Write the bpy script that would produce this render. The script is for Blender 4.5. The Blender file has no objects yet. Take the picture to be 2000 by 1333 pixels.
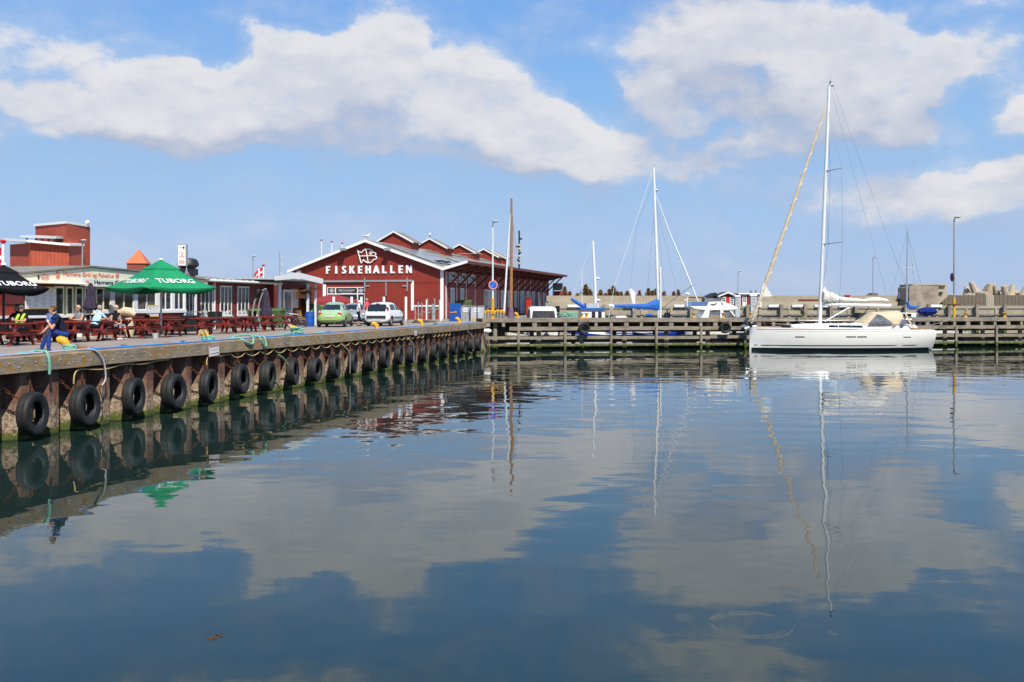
import bpy, bmesh, math, random
import numpy as np
from mathutils import Vector, Matrix
from math import sin, cos, pi, radians as R
random.seed(7)
scene = bpy.context.scene
C = scene.collection
F = 1950.0; CX = 1000.0; HY = 595.0; EYE = 3.4; DECK = 2.03

# ------------------------------------------------------------------ camera
cd = bpy.data.cameras.new('camera'); cam = bpy.data.objects.new('camera', cd); C.objects.link(cam)
cd.sensor_width = 36; cd.lens = 36 * F / 2000; cd.shift_y = -71.5 / 2000
cam.location = (0, 0, EYE); cam.rotation_euler = (pi / 2, 0, 0)
cd.clip_start = 0.3; cd.clip_end = 6000
scene.camera = cam

# ------------------------------------------------------------------ node helpers
def N(nt, t, **k):
    n = nt.nodes.new(t)
    for a, b in k.items(): setattr(n, a, b)
    return n
def put(nt, sock, v):
    if isinstance(v, bpy.types.NodeSocket): nt.links.new(v, sock)
    else:
        try: sock.default_value = v
        except Exception:
            try: sock.default_value = tuple(v) + (1,)
            except Exception: sock.default_value = (v, v, v)
def M_(nt, op, *a, clamp=False):
    n = N(nt, 'ShaderNodeMath', operation=op, use_clamp=clamp)
    for i, x in enumerate(a): put(nt, n.inputs[i], x)
    return n.outputs[0]
def V_(nt, op, *a, out=0):
    n = N(nt, 'ShaderNodeVectorMath', operation=op)
    for i, x in enumerate(a): put(nt, n.inputs[i], x)
    return n.outputs[out]
def noise(nt, vec, scale, detail=3, rough=.55, out=0, lac=2.0):
    n = N(nt, 'ShaderNodeTexNoise')
    if vec is not None: nt.links.new(vec, n.inputs['Vector'])
    n.inputs['Scale'].default_value = scale; n.inputs['Detail'].default_value = detail
    n.inputs['Roughness'].default_value = rough; n.inputs['Lacunarity'].default_value = lac
    return n.outputs[out]
def ramp(nt, fac, stops, interp='LINEAR'):
    n = N(nt, 'ShaderNodeValToRGB'); put(nt, n.inputs[0], fac); e = n.color_ramp.elements
    n.color_ramp.interpolation = interp
    while len(e) < len(stops): e.new(0.5)
    for i, (p, c) in enumerate(stops):
        e[i].position = p; e[i].color = tuple(c) + (1,) if len(c) == 3 else c
    return n.outputs[0]
def mixc(nt, f, a, b, mode='MIX'):
    n = N(nt, 'ShaderNodeMix', data_type='RGBA', blend_type=mode)
    put(nt, n.inputs[0], f); put(nt, n.inputs[6], a); put(nt, n.inputs[7], b)
    return n.outputs[2]
def maprange(nt, v, a, b, c=0., d=1., smooth=True):
    n = N(nt, 'ShaderNodeMapRange', interpolation_type='SMOOTHSTEP' if smooth else 'LINEAR')
    for i, x in enumerate((v, a, b, c, d)): put(nt, n.inputs[i], x)
    return n.outputs[0]

# ------------------------------------------------------------------ sky with clouds (in direction space)
SUN_EL = 50.0; SUN_AZ = 21.0          # sun behind the camera, a little to the right
world = bpy.data.worlds.new('World'); scene.world = world; world.use_nodes = True
wt = world.node_tree; wt.nodes.clear()
CLOUDS = [  # px, py, rx, ry, weight
 (80,180,85,36,1.0),(175,225,120,46,1.0),(270,165,130,85,1.1),(370,210,170,90,1.1),(480,190,160,95,1.2),(600,150,150,100,1.2),(750,90,90,100,1.25),
 (700,190,230,120,1.2),(870,170,150,120,1.2),(980,230,170,95,1.1),(1100,270,160,80,1.0),(620,272,170,48,.8),(560,80,75,40,.7),(340,258,200,42,.8),(1190,310,170,58,.9),
 (645,330,45,22,.55),(900,285,260,50,.7),
 (1270,130,90,60,.55),(1130,88,100,30,.42),(1210,65,80,35,.45),(1380,55,160,85,1.2),(1540,80,190,95,1.2),(1690,120,170,95,1.1),(1800,130,100,65,.8),
 (1300,200,160,70,.9),(1480,220,200,80,.9),(1660,230,170,70,1.0),(1790,240,85,45,.9),(1430,310,170,55,.75),(1280,335,160,30,.6),(1180,375,90,18,.4),
 (1620,375,230,40,.6),(1950,350,150,50,.9),(1800,420,260,40,.5),(1945,330,60,25,.8),(1850,375,200,42,.55),(1960,150,90,90,.5),(2010,225,60,40,.95),(1890,90,90,45,.4),
 (30,70,110,60,.62),(130,110,80,40,.3),(120,260,220,40,.2),(160,325,150,16,.15),(1930,10,90,25,.45),(1900,430,260,40,.25),
 (2300,200,260,120,1.0),(-350,150,300,110,1.0),(-700,330,300,90,.8),(2700,380,300,90,.9),
 (1165,185,62,50,-1.1),(1100,120,60,60,-.5),(1215,235,50,30,-.5),(1395,262,60,26,-.45),(1860,200,60,60,-.5),(1480,160,60,25,-.3),(250,110,60,30,-.5),(450,105,70,26,-.6),(1560,330,70,22,-.3),(450,-190,330,70,.8),(1350,-90,260,60,.9),(1250,-210,300,70,.55),(1750,-200,380,80,.6)]
g = bpy.data.node_groups.new('cloud_density', 'ShaderNodeTree')
g.interface.new_socket('v', in_out='INPUT', socket_type='NodeSocketVector')
g.interface.new_socket('d', in_out='OUTPUT', socket_type='NodeSocketFloat'); g.interface.new_socket('a', in_out='OUTPUT', socket_type='NodeSocketFloat')
gi = N(g, 'NodeGroupInput'); go = N(g, 'NodeGroupOutput')
v0 = gi.outputs[0]
wn = noise(g, v0, 11, 5, .6, out=1)
vv = V_(g, 'MULTIPLY_ADD', V_(g, 'SUBTRACT', wn, (.5, .5, .5)), (.085, .06, 0), v0)
acc = 0.0
for (px, py, rx, ry, w) in CLOUDS:
    az = math.atan((px - CX) / F); el = math.atan((HY - py) / F * cos(az))
    ia, ie = F / rx / 1.12, F / ry / 1.12
    t = V_(g, 'MULTIPLY_ADD', vv, (ia, ie, 0), (-az * ia, -el * ie, 0))
    dd = V_(g, 'DOT_PRODUCT', t, t, out=1)
    acc = M_(g, 'MULTIPLY_ADD', M_(g, 'SUBTRACT', 1.0, dd, clamp=True), w, acc)
sc = V_(g, 'MULTIPLY', v0, (1, 1.7, 1))
fb = noise(g, sc, 17, 9, .62)
fb2 = noise(g, sc, 6, 4, .6)
acc0 = acc
acc = M_(g, 'MINIMUM', acc, 1.12)
dens = M_(g, 'ADD', acc, M_(g, 'MULTIPLY', M_(g, 'SUBTRACT', fb, .5), 1.9))
dens = M_(g, 'ADD', dens, M_(g, 'MULTIPLY', M_(g, 'SUBTRACT', fb2, .5), 1.5))
g.links.new(M_(g, 'ADD', acc0, M_(g, 'MULTIPLY', fb2, 1.6)), go.inputs[1])
g.links.new(dens, go.inputs[0])

tc = N(wt, 'ShaderNodeTexCoord').outputs['Generated']
dirn = V_(wt, 'NORMALIZE', tc)
sx = N(wt, 'ShaderNodeSeparateXYZ'); wt.links.new(dirn, sx.inputs[0])
az = M_(wt, 'ARCTAN2', sx.outputs[0], sx.outputs[1]); el = M_(wt, 'ARCSINE', sx.outputs[2])
cv = N(wt, 'ShaderNodeCombineXYZ'); wt.links.new(az, cv.inputs[0]); wt.links.new(el, cv.inputs[1])
def dens_at(vec):
    n = N(wt, 'ShaderNodeGroup'); n.node_tree = g; wt.links.new(vec, n.inputs[0]); return n.outputs
(d0, a0_) = dens_at(cv.outputs[0]); (d1, _a) = dens_at(V_(wt, 'ADD', cv.outputs[0], (.006, .016, 0))); (_d, a1_) = dens_at(V_(wt, 'ADD', cv.outputs[0], (.012, .05, 0)))
lit = M_(wt, 'ADD', M_(wt, 'MULTIPLY', maprange(wt, M_(wt, 'SUBTRACT', d0, d1), -.7, .7, 0, 1), .42), M_(wt, 'MULTIPLY', maprange(wt, M_(wt, 'SUBTRACT', a0_, a1_), -.75, .7, 0, 1), .62), clamp=True)
alpha = M_(wt, 'MULTIPLY', maprange(wt, d0, .08, M_(wt, 'MULTIPLY_ADD', lit, -.55, 1.5)), .9)
alpha = M_(wt, 'MAXIMUM', alpha, M_(wt, 'MULTIPLY', maprange(wt, d0, -.55, .8), .32))
thick = maprange(wt, d0, .5, 1.6)
sky = N(wt, 'ShaderNodeTexSky', sky_type='NISHITA'); sky.sun_disc = False
sky.sun_elevation = R(SUN_EL); sky.sun_rotation = R(180 - SUN_AZ); sky.altitude = 0; sky.air_density = 1.0; sky.dust_density = .6; sky.ozone_density = 1.6
grade = ramp(wt, el, [(0, (.32, .43, .64)), (.07, (.29, .435, .68)), (.17, (.235, .43, .71)), (.34, (.11, .305, .70)), (.8, (.07, .2, .5))])
grade = V_(wt, 'SCALE', grade); grade.node.inputs[3].default_value = 1 / .105
skyc = mixc(wt, .9, sky.outputs[0], grade)
ccol = mixc(wt, lit, (3.35, 3.65, 4.7, 1), (6.45, 6.3, 6.3, 1))
varn = maprange(wt, noise(wt, V_(wt, 'MULTIPLY', cv.outputs[0], (1, 2.0, 1)), 9, 5, .6), .42, .66)
ccol = mixc(wt, M_(wt, 'MULTIPLY', M_(wt, 'MULTIPLY', thick, .75), varn), ccol, (4.25, 4.5, 5.35, 1))
fin = mixc(wt, alpha, skyc, ccol)
bg = N(wt, 'ShaderNodeBackground'); bg.inputs[1].default_value = 0.105; wt.links.new(fin, bg.inputs[0])
wo = N(wt, 'ShaderNodeOutputWorld'); wt.links.new(bg.outputs[0], wo.inputs[0])
world.cycles.sampling_method = 'MANUAL'; world.cycles.sample_map_resolution = 512

sd = bpy.data.lights.new('sun', 'SUN'); sd.energy = 4.9; sd.angle = R(.53); sd.color = (1, .94, .84)
sun = bpy.data.objects.new('sun', sd); C.objects.link(sun)
ts = Vector((sin(R(SUN_AZ)) * cos(R(SUN_EL)), -cos(R(SUN_AZ)) * cos(R(SUN_EL)), sin(R(SUN_EL))))
sun.rotation_euler = ts.to_track_quat('Z', 'Y').to_euler()
scene.view_settings.view_transform = 'Standard'; scene.view_settings.look = 'None'
scene.view_settings.exposure = 0.3; scene.view_settings.gamma = 1
scene.cycles.max_bounces = 6; scene.cycles.transparent_max_bounces = 8
scene.cycles.caustics_reflective = False; scene.cycles.caustics_refractive = False

# ------------------------------------------------------------------ materials
MATS = {}
def base(name, rough=.6, metal=0.0, spec=.5):
    m = bpy.data.materials.new(name); m.use_nodes = True; nt = m.node_tree
    b = nt.nodes['Principled BSDF']; b.inputs['Roughness'].default_value = rough; b.inputs['Metallic'].default_value = metal
    b.inputs['Specular IOR Level'].default_value = spec
    MATS[name] = m
    return m, nt, b
def pos(nt): return N(nt, 'ShaderNodeNewGeometry').outputs['Position']
def obc(nt): return N(nt, 'ShaderNodeTexCoord').outputs['Object']
def bump(nt, b, h, dist=.01, strength=1.0):
    n = N(nt, 'ShaderNodeBump'); n.inputs['Strength'].default_value = strength; n.inputs['Distance'].default_value = dist
    nt.links.new(h, n.inputs['Height']); nt.links.new(n.outputs[0], b.inputs['Normal'])
def mat(name, col, rough=.6, metal=0.0, var=.12, vs=3.0, bmp=0.0, bs=30, spec=None, dirt=None):
    if spec is None: spec = .12 if rough > .78 else .5
    m, nt, b = base(name, rough, metal, spec)
    p = pos(nt)
    n1 = noise(nt, p, vs, 5, .6)
    lo = tuple(c * (1 - var) for c in col); hi = tuple(min(1, c * (1 + var)) for c in col)
    c = ramp(nt, n1, [(.3, lo), (.7, hi)])
    if dirt:
        c = mixc(nt, maprange(nt, noise(nt, p, vs * 2.3, 6, .7), dirt[1], dirt[1] + .12), c, tuple(dirt[0]) + (1,))
    nt.links.new(c, b.inputs['Base Color'])
    if bmp: bump(nt, b, noise(nt, p, bs, 4, .6), bmp)
    return m
def siding(name, col, axis, pitch, rough=.65, gloss=.0, depth=.015):
    m, nt, b = base(name, rough)
    o = obc(nt); s = N(nt, 'ShaderNodeSeparateXYZ'); nt.links.new(o, s.inputs[0])
    f = M_(nt, 'FRACT', M_(nt, 'DIVIDE', s.outputs[axis], pitch))
    groove = maprange(nt, f, 0, .13, 1, 0) if axis == 2 else maprange(nt, M_(nt, 'ABSOLUTE', M_(nt, 'SUBTRACT', f, .5)), .38, .46)
    board = N(nt, 'ShaderNodeTexWhiteNoise', noise_dimensions='1D'); nt.links.new(M_(nt, 'FLOOR', M_(nt, 'DIVIDE', s.outputs[axis], pitch)), board.inputs['W'])
    c = ramp(nt, noise(nt, pos(nt), 1.2, 5, .6), [(.3, tuple(x * .82 for x in col)), (.7, tuple(x * 1.12 for x in col))])
    c = mixc(nt, M_(nt, 'MULTIPLY', board.outputs[0], .22), c, tuple(x * .7 for x in col) + (1,))
    c = mixc(nt, M_(nt, 'MULTIPLY', groove, .55), c, tuple(x * .4 for x in col) + (1,))
    nt.links.new(c, b.inputs['Base Color'])
    bump(nt, b, M_(nt, 'SUBTRACT', 1.0, groove), depth)
    return m
def timber(name, cols, lichen=0.0, algae=None, grain=(1, 1, 10), rough=.85):
    m, nt, b = base(name, rough)
    p = pos(nt); pv = V_(nt, 'MULTIPLY', p, grain)
    n1 = noise(nt, pv, 2.2, 7, .65); n2 = noise(nt, p, 1.1, 4, .6)
    c = ramp(nt, n1, [(.25, cols[0]), (.5, cols[1]), (.75, cols[2])])
    c = mixc(nt, M_(nt, 'MULTIPLY', maprange(nt, n2, .4, .7), .45), c, tuple(x * .5 for x in cols[0]) + (1,))
    if lichen:
        l = maprange(nt, noise(nt, p, 4.5, 7, .72), .56 - .05 * lichen, .62 - .05 * lichen)
        l = M_(nt, 'MULTIPLY', l, maprange(nt, noise(nt, p, .35, 2, .5), .36, .56))
        c = mixc(nt, M_(nt, 'MULTIPLY', l, .8), c, (.34, .17, .018, 1))
    if algae:
        s = N(nt, 'ShaderNodeSeparateXYZ'); nt.links.new(p, s.inputs[0])
        zz = M_(nt, 'ADD', s.outputs[2], M_(nt, 'MULTIPLY', M_(nt, 'SUBTRACT', noise(nt, p, 3, 5, .7), .5), algae * 1.3))
        c = mixc(nt, maprange(nt, zz, algae * .6, algae, 1, 0), c, (.06, .085, .008, 1))
        c = mixc(nt, maprange(nt, zz, .02, .12, 1, 0), c, (.008, .01, .004, 1))
    nt.links.new(c, b.inputs['Base Color']); bump(nt, b, n1, .012)
    return m

mat('white_paint', (.78, .78, .76), .45, var=.05, dirt=((.5, .48, .42), .68))
mat('cream_paint', (.80, .74, .56), .5, var=.04)
mat('red_table', (.2, .025, .015), .45, var=.25, vs=5, spec=.4)
siding('red_boards_vertical', (.265, .027, .013), 0, .17)
siding('red_side_boards', (.33, .042, .03), 1, .17)
siding('red_clapboard', (.25, .024, .011), 2, .13)
siding('red_brown_clapboard', (.19, .022, .016), 2, .13)
mat('red_paint', (.24, .022, .015), .5)
mat('bright_red', (.5, .03, .02), .45)
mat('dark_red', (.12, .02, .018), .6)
siding('tower_red', (.43, .076, .033), 0, .35, depth=.01)
mat('orange_tile', (.52, .14, .05), .7, bmp=.02, bs=12)
mat('old_brick', (.25, .07, .05), .8)
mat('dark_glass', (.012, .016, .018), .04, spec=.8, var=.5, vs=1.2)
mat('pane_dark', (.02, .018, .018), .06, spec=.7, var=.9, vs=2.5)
mat('pane_grey', (.12, .13, .15), .08, spec=.7, var=.5, vs=3)
mat('black_paint', (.015, .015, .016), .5)
mat('black_fabric', (.012, .012, .014), .85)
mat('green_fabric', (.0, .235, .085), .75, var=.1, vs=2, bmp=.01, bs=3)
mat('dark_fabric', (.045, .035, .055), .85, var=.3, vs=6)
mat('purple_fabric', (.16, .10, .17), .85, var=.2)
mat('blue_fabric', (.01, .11, .43), .75, var=.2, vs=4, bmp=.03, bs=5)
mat('navy_fabric', (.01, .02, .15), .8, var=.3)
mat('tan_canvas', (.56, .46, .31), .85, var=.12)
mat('sail_cloth', (.68, .66, .6), .8, var=.08, vs=4, bmp=.04, bs=7)
mat('gelcoat', (.81, .79, .73), .18, var=.02, spec=.6)
mat('teak', (.34, .21, .12), .7)
mat('aluminium', (.55, .57, .6), .35, .6, var=.08)
mat('mast_white', (.72, .74, .74), .3, var=.05)
mat('steel', (.45, .46, .47), .3, .85)
mat('galvanised', (.33, .35, .36), .5, .4, var=.2, vs=4)
mat('grey_paint', (.3, .31, .32), .55)
mat('light_grey', (.42, .44, .45), .6)
mat('wood_mast', (.3, .15, .06), .5, var=.25, vs=5)
mat('yellow_paint', (.64, .34, .015), .5, var=.15, vs=9, dirt=((.25, .09, .02), .63))
mat('rust', (.12, .045, .02), .9, var=.5, vs=12)
mat('blue_box', (.01, .075, .33), .45, var=.08)
mat('blue_plastic', (.01, .09, .42), .4)
mat('bin_green', (.075, .12, .04), .5, var=.15)
mat('blue_hose', (.02, .24, .68), .5)
mat('white_hose', (.48, .44, .44), .5)
mat('teal_rope', (.2, .45, .34), .85, var=.3, vs=25, bmp=.02, bs=40)
mat('beige_rope', (.5, .36, .15), .85, var=.3, vs=15)
mat('grey_rope', (.3, .28, .24), .9)
mat('rubber', (.012, .012, .012), .62, var=.4, vs=5, bmp=.01, bs=30, dirt=((.05, .045, .038), .63))
mat('tyre_black', (.015, .015, .015), .7)
mat('concrete', (.35, .31, .235), .9, var=.2, vs=1.5, bmp=.02, bs=9, dirt=((.2, .17, .13), .62))
mat('concrete_light', (.36, .32, .245), .9, var=.12, vs=.7)
mat('concrete_block', (.27, .23, .18), .9, var=.3, vs=1.2, bmp=.06, bs=4, dirt=((.45, .41, .35), .64))
mat('tetrapod_concrete', (.4, .33, .24), .9, var=.2, vs=1.5, bmp=.02, bs=6)
mat('rubble', (.16, .14, .11), .95, var=.4, vs=.8)
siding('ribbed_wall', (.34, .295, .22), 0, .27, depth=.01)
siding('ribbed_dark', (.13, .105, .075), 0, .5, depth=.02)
mat('skin', (.50, .24, .15), .55, var=.06)
mat('hair_brown', (.12, .07, .035), .8, var=.3, vs=30)
mat('hair_grey', (.32, .28, .24), .8, var=.3, vs=30)
mat('hair_blond', (.5, .38, .24), .8, var=.25, vs=30)
mat('cloth_navy', (.012, .016, .03), .85, var=.2)
mat('cloth_workblue', (.018, .045, .2), .8, var=.25, vs=8)
mat('cloth_lightblue', (.42, .66, .76), .85, var=.08)
mat('cloth_blue', (.1, .17, .33), .85)
mat('cloth_white', (.68, .66, .65), .85, var=.2, vs=14)
mat('cloth_black', (.014, .014, .016), .85)
mat('cloth_pink', (.7, .09, .13), .85)
mat('cloth_grey', (.22, .22, .25), .85)
mat('hi_vis', (.4, .62, .04), .7)
mat('cap_grey', (.09, .095, .1), .8)
mat('kneepad', (.05, .05, .06), .8)
mat('shoe', (.07, .06, .05), .8)
mat('asphalt', (.29, .25, .215), .92, var=.16, vs=1.3, bmp=.006, bs=60, dirt=((.27, .24, .2), .63))
mat('gravel_land', (.24, .21, .16), .95, var=.25, vs=.7, dirt=((.12, .13, .06), .6))
mat('quay_concrete', (.38, .33, .26), .9, var=.2, vs=2)
mat('foliage_green', (.16, .16, .07), .8, var=.4, vs=3)
mat('foliage_brown', (.34, .17, .09), .85, var=.4, vs=3)
mat('bark', (.1, .06, .04), .9)
mat('weed', (.09, .09, .03), .9)
mat('sign_blue', (.01, .11, .55), .4)
mat('sign_red_pale', (.7, .25, .2), .5)
mat('yellow_sign', (.85, .5, .03), .5)
mat('paper', (.72, .71, .68), .7, var=.03)
mat('grey_text', (.35, .35, .36), .7)
mat('pale_red_text', (.68, .2, .16), .7)
mat('black_text', (.02, .02, .02), .7)
mat('car_green', (.27, .42, .14), .22, spec=.8, var=.02)
mat('car_green_top', (.30, .46, .30), .2, spec=.8, var=.02)
mat('car_white', (.74, .74, .74), .22, spec=.8, var=.02)
mat('car_silver', (.33, .36, .4), .22, .3, var=.02)
mat('bumper_black', (.02, .02, .022), .6)
mat('lamp_red', (.5, .012, .01), .2)
mat('plate', (.6, .6, .6), .4)
mat('rim', (.5, .51, .53), .3, .7)
mat('feather_white', (.75, .75, .73), .7)
mat('feather_grey', (.35, .36, .38), .7)
mat('orange_paint', (.8, .28, .01), .5)
mat('flag_red', (.55, .01, .03), .7)
mat('navy_boot', (.006, .009, .016), .35)
mat('hull_blue', (.01, .04, .3), .3)
timber('fascia_timber', ((.13, .105, .075), (.29, .235, .165), (.42, .35, .255)), lichen=1.3, grain=(6, .5, 9))
timber('pier_timber', ((.125, .10, .072), (.27, .225, .165), (.40, .345, .265)), grain=(.6, 3, 12), algae=.5)
timber('pier_post', ((.13, .11, .08), (.28, .235, .18), (.40, .35, .27)), grain=(12, 12, .6), algae=.55)
timber('dolphin_wood', ((.14, .12, .09), (.28, .24, .19), (.4, .35, .28)), grain=(12, 12, .6))
timber('deck_planks', ((.12, .1, .075), (.22, .19, .15), (.3, .27, .21)), grain=(6, .7, 6))

# roof felt with yellow lichen
m, nt, b = base('roof_grey', .85); p = pos(nt)
c = ramp(nt, noise(nt, p, 2.5, 6, .65), [(.3, (.13, .12, .11)), (.7, (.27, .26, .24))])
c = mixc(nt, M_(nt, 'MULTIPLY', maprange(nt, noise(nt, p, 1.3, 6, .7), .47, .58), .65), c, (.27, .2, .06, 1))
nt.links.new(c, b.inputs['Base Color'])
mat('solar_grey', (.3, .31, .32), .25, .2, var=.2, vs=2)
mat('canopy_roof', (.30, .31, .32), .5, .2, var=.15)

# steel sheet piles: rust, pale tide band, weed at the waterline
m, nt, b = base('sheet_pile', .85); p = pos(nt)
s = N(nt, 'ShaderNodeSeparateXYZ'); nt.links.new(p, s.inputs[0])
c = ramp(nt, noise(nt, V_(nt, 'MULTIPLY', p, (1, 1, .35)), 3.0, 7, .7), [(.25, (.055, .022, .014)), (.48, (.14, .058, .035)), (.7, (.27, .15, .095))])
nz = M_(nt, 'MULTIPLY', M_(nt, 'SUBTRACT', noise(nt, p, 2.4, 6, .7), .5), .9)
zz = M_(nt, 'ADD', s.outputs[2], nz)
c = mixc(nt, M_(nt, 'MULTIPLY', maprange(nt, zz, .5, 1.15, 1, 0), maprange(nt, noise(nt, p, 9, 6, .75), .38, .6)), c, (.40, .33, .23, 1))
wl = M_(nt, 'ADD', s.outputs[2], M_(nt, 'ADD', M_(nt, 'MULTIPLY', nz, .5), M_(nt, 'MULTIPLY', M_(nt, 'SUBTRACT', noise(nt, p, 11, 4, .7), .5), .6)))
c = mixc(nt, maprange(nt, wl, .16, .26, 1, 0), c, ramp(nt, noise(nt, p, 14, 5, .7), [(.3, (.03, .045, .006)), (.7, (.11, .14, .014))]))
c = mixc(nt, maprange(nt, s.outputs[2], .0, .07, 1, 0), c, (.012, .015, .006, 1))
nt.links.new(c, b.inputs['Base Color']); bump(nt, b, noise(nt, p, 22, 5, .7), .02)

# water
m, nt, b = base('water', .015); p = pos(nt)
b.inputs['Base Color'].default_value = (.011, .025, .021, 1); b.inputs['IOR'].default_value = 1.36
s = N(nt, 'ShaderNodeSeparateXYZ'); nt.links.new(p, s.inputs[0])
pw = V_(nt, 'MULTIPLY', p, (.8, 1.15, 1))
patch = maprange(nt, noise(nt, V_(nt, 'MULTIPLY', p, (.5, 1, 1)), .09, 3, .5), .36, .64, .35, 1.3)
dist = maprange(nt, s.outputs[1], 8, 38, .38, 1.0)
calm = maprange(nt, s.outputs[1], 50, 66, 1.0, .4)
amp = M_(nt, 'MULTIPLY', M_(nt, 'MULTIPLY', patch, dist), calm)
h = M_(nt, 'MULTIPLY', noise(nt, pw, .62, 1, .4), 2.3)
h = M_(nt, 'ADD', h, M_(nt, 'MULTIPLY', noise(nt, pw, 1.6, 1, .4), .5))
h = M_(nt, 'ADD', h, M_(nt, 'MULTIPLY', noise(nt, pw, 5.0, 1, .5), .075))
h = M_(nt, 'ADD', h, M_(nt, 'MULTIPLY', noise(nt, pw, 14.0, 1, .5), .012))
h = M_(nt, 'MULTIPLY', h, amp)
for (rx_, ry_, r0, wdt, a_) in ((2.55, 10.6, .86, .05, .07), (3.34, 10.35, .09, .05, .15), (2.55, 10.6, .72, .035, .025)):
    r_ = V_(nt, 'DISTANCE', p, (rx_, ry_, 0), out=1)
    q = M_(nt, 'DIVIDE', M_(nt, 'SUBTRACT', r_, r0 * .5), wdt * .55)
    ring = M_(nt, 'MULTIPLY', M_(nt, 'EXPONENT', M_(nt, 'MULTIPLY', M_(nt, 'MULTIPLY', q, q), -1.0)), M_(nt, 'COSINE', M_(nt, 'MULTIPLY', q, 3.0)))
    h = M_(nt, 'ADD', h, M_(nt, 'MULTIPLY', M_(nt, 'MULTIPLY', ring, maprange(nt, noise(nt, p, 2.3, 2, .6), .35, .6)), a_))
bump(nt, b, h, .0105)
mat('tyre_silt', (.16, .14, .10), .9, var=.5, vs=9)

# ------------------------------------------------------------------ mesh building
class MB:
    def __init__(s): s.v = []; s.f = []; s.m = []; s.M = None
    def add(s, vs, fs, mi=0):
        o = len(s.v)
        if s.M is not None: vs = [s.M @ Vector(p) for p in vs]
        s.v += [tuple(p) for p in vs]; s.f += [tuple(i + o for i in f) for f in fs]; s.m += [mi] * len(fs); return s
    def poly(s, pts, mi=0): return s.add(pts, [tuple(range(len(pts)))], mi)
    def box(s, c, d, rz=0, mi=0, taper=1.0):
        x, y, z = d[0] / 2, d[1] / 2, d[2] / 2
        vs = []
        for k, (a, b_) in enumerate(((-1, -1), (1, -1), (1, 1), (-1, 1))):
            vs.append((a * x, b_ * y, -z))
        for (a, b_) in ((-1, -1), (1, -1), (1, 1), (-1, 1)): vs.append((a * x * taper, b_ * y * taper, z))
        cz, sz = cos(rz), sin(rz)
        vs = [(c[0] + p[0] * cz - p[1] * sz, c[1] + p[0] * sz + p[1] * cz, c[2] + p[2]) for p in vs]
        return s.add(vs, [(3, 2, 1, 0), (4, 5, 6, 7), (0, 1, 5, 4), (1, 2, 6, 5), (2, 3, 7, 6), (3, 0, 4, 7)], mi)
    def bb(s, x0, x1, y0, y1, z0, z1, mi=0): return s.box(((x0 + x1) / 2, (y0 + y1) / 2, (z0 + z1) / 2), (abs(x1 - x0), abs(y1 - y0), abs(z1 - z0)), mi=mi)
    def extr(s, pts, d, mi=0):      # planar polygon extruded by vector d
        n = len(pts); d = Vector(d)
        vs = [Vector(p) for p in pts] + [Vector(p) + d for p in pts]
        return s.add(vs, [tuple(range(n))[::-1], tuple(range(n, 2 * n))] + [(i, (i + 1) % n, n + (i + 1) % n, n + i) for i in range(n)], mi)
    def bar(s, a, b_, w, h, mi=0, up=(0, 0, 1)):
        a = Vector(a); b_ = Vector(b_); d = (b_ - a).normalized(); u = Vector(up)
        if abs(d.dot(u)) > .98: u = Vector((0, 1, 0))
        x = d.cross(u).normalized() * w / 2; y = x.cross(d).normalized() * h / 2
        vs = [a - x - y, a + x - y, a + x + y, a - x + y, b_ - x - y, b_ + x - y, b_ + x + y, b_ - x + y]
        return s.add(vs, [(3, 2, 1, 0), (4, 5, 6, 7), (0, 1, 5, 4), (1, 2, 6, 5), (2, 3, 7, 6), (3, 0, 4, 7)], mi)
    def tube(s, pts, r, n=8, mi=0, closed=False):
        pts = [Vector(p) for p in pts]; L = len(pts); rr = r if hasattr(r, '__len__') else [r] * L
        t0 = (pts[1] - pts[0]).normalized(); u = Vector((0, 0, 1)) if abs(t0.z) < .9 else Vector((1, 0, 0))
        x = t0.cross(u).normalized(); rings = []
        for i in range(L):
            if closed: t = pts[(i + 1) % L] - pts[i - 1]
            else: t = pts[min(i + 1, L - 1)] - pts[max(i - 1, 0)]
            t = t.normalized(); x = (x - t * x.dot(t)).normalized(); y = t.cross(x)
            rings.append([pts[i] + (x * cos(2 * pi * k / n) + y * sin(2 * pi * k / n)) * rr[i] for k in range(n)])
        return s.loft(rings, mi, caps=not closed, ring_closed=True, wrap=closed)
    def loft(s, rings, mi=0, caps=True, ring_closed=True, wrap=False):
        n = len(rings[0]); L = len(rings); vs = [p for r_ in rings for p in r_]; fs = []
        for i in range(L if wrap else L - 1):
            for k in range(n if ring_closed else n - 1):
                a = i * n + k; b_ = i * n + (k + 1) % n; c = ((i + 1) % L) * n + (k + 1) % n; d = ((i + 1) % L) * n + k
                fs.append((a, b_, c, d))
        if caps and not wrap: fs += [tuple(range(n))[::-1], tuple((L - 1) * n + k for k in range(n))]
        return s.add(vs, fs, mi)
    def lathe(s, prof, n=20, c=(0, 0, 0), axis='z', mi=0):
        rings = []
        for (r_, h_) in prof:
            ring = []
            for k in range(n):
                a = 2 * pi * k / n; p = (r_ * cos(a), r_ * sin(a), h_)
                if axis == 'x': p = (p[2], p[0], p[1])
                elif axis == 'y': p = (p[0], p[2], p[1])
                ring.append((c[0] + p[0], c[1] + p[1], c[2] + p[2]))
            rings.append(ring)
        return s.loft(rings, mi)
    def ball(s, c, r, n=10, mi=0):
        r = r if hasattr(r, '__len__') else (r, r, r)
        rings = []
        for i in range(1, n):
            th = pi * i / n; rings.append([(c[0] + r[0] * sin(th) * cos(2 * pi * k / (n + 4)), c[1] + r[1] * sin(th) * sin(2 * pi * k / (n + 4)), c[2] - r[2] * cos(th)) for k in range(n + 4)])
        return s.loft(rings, mi)
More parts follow.
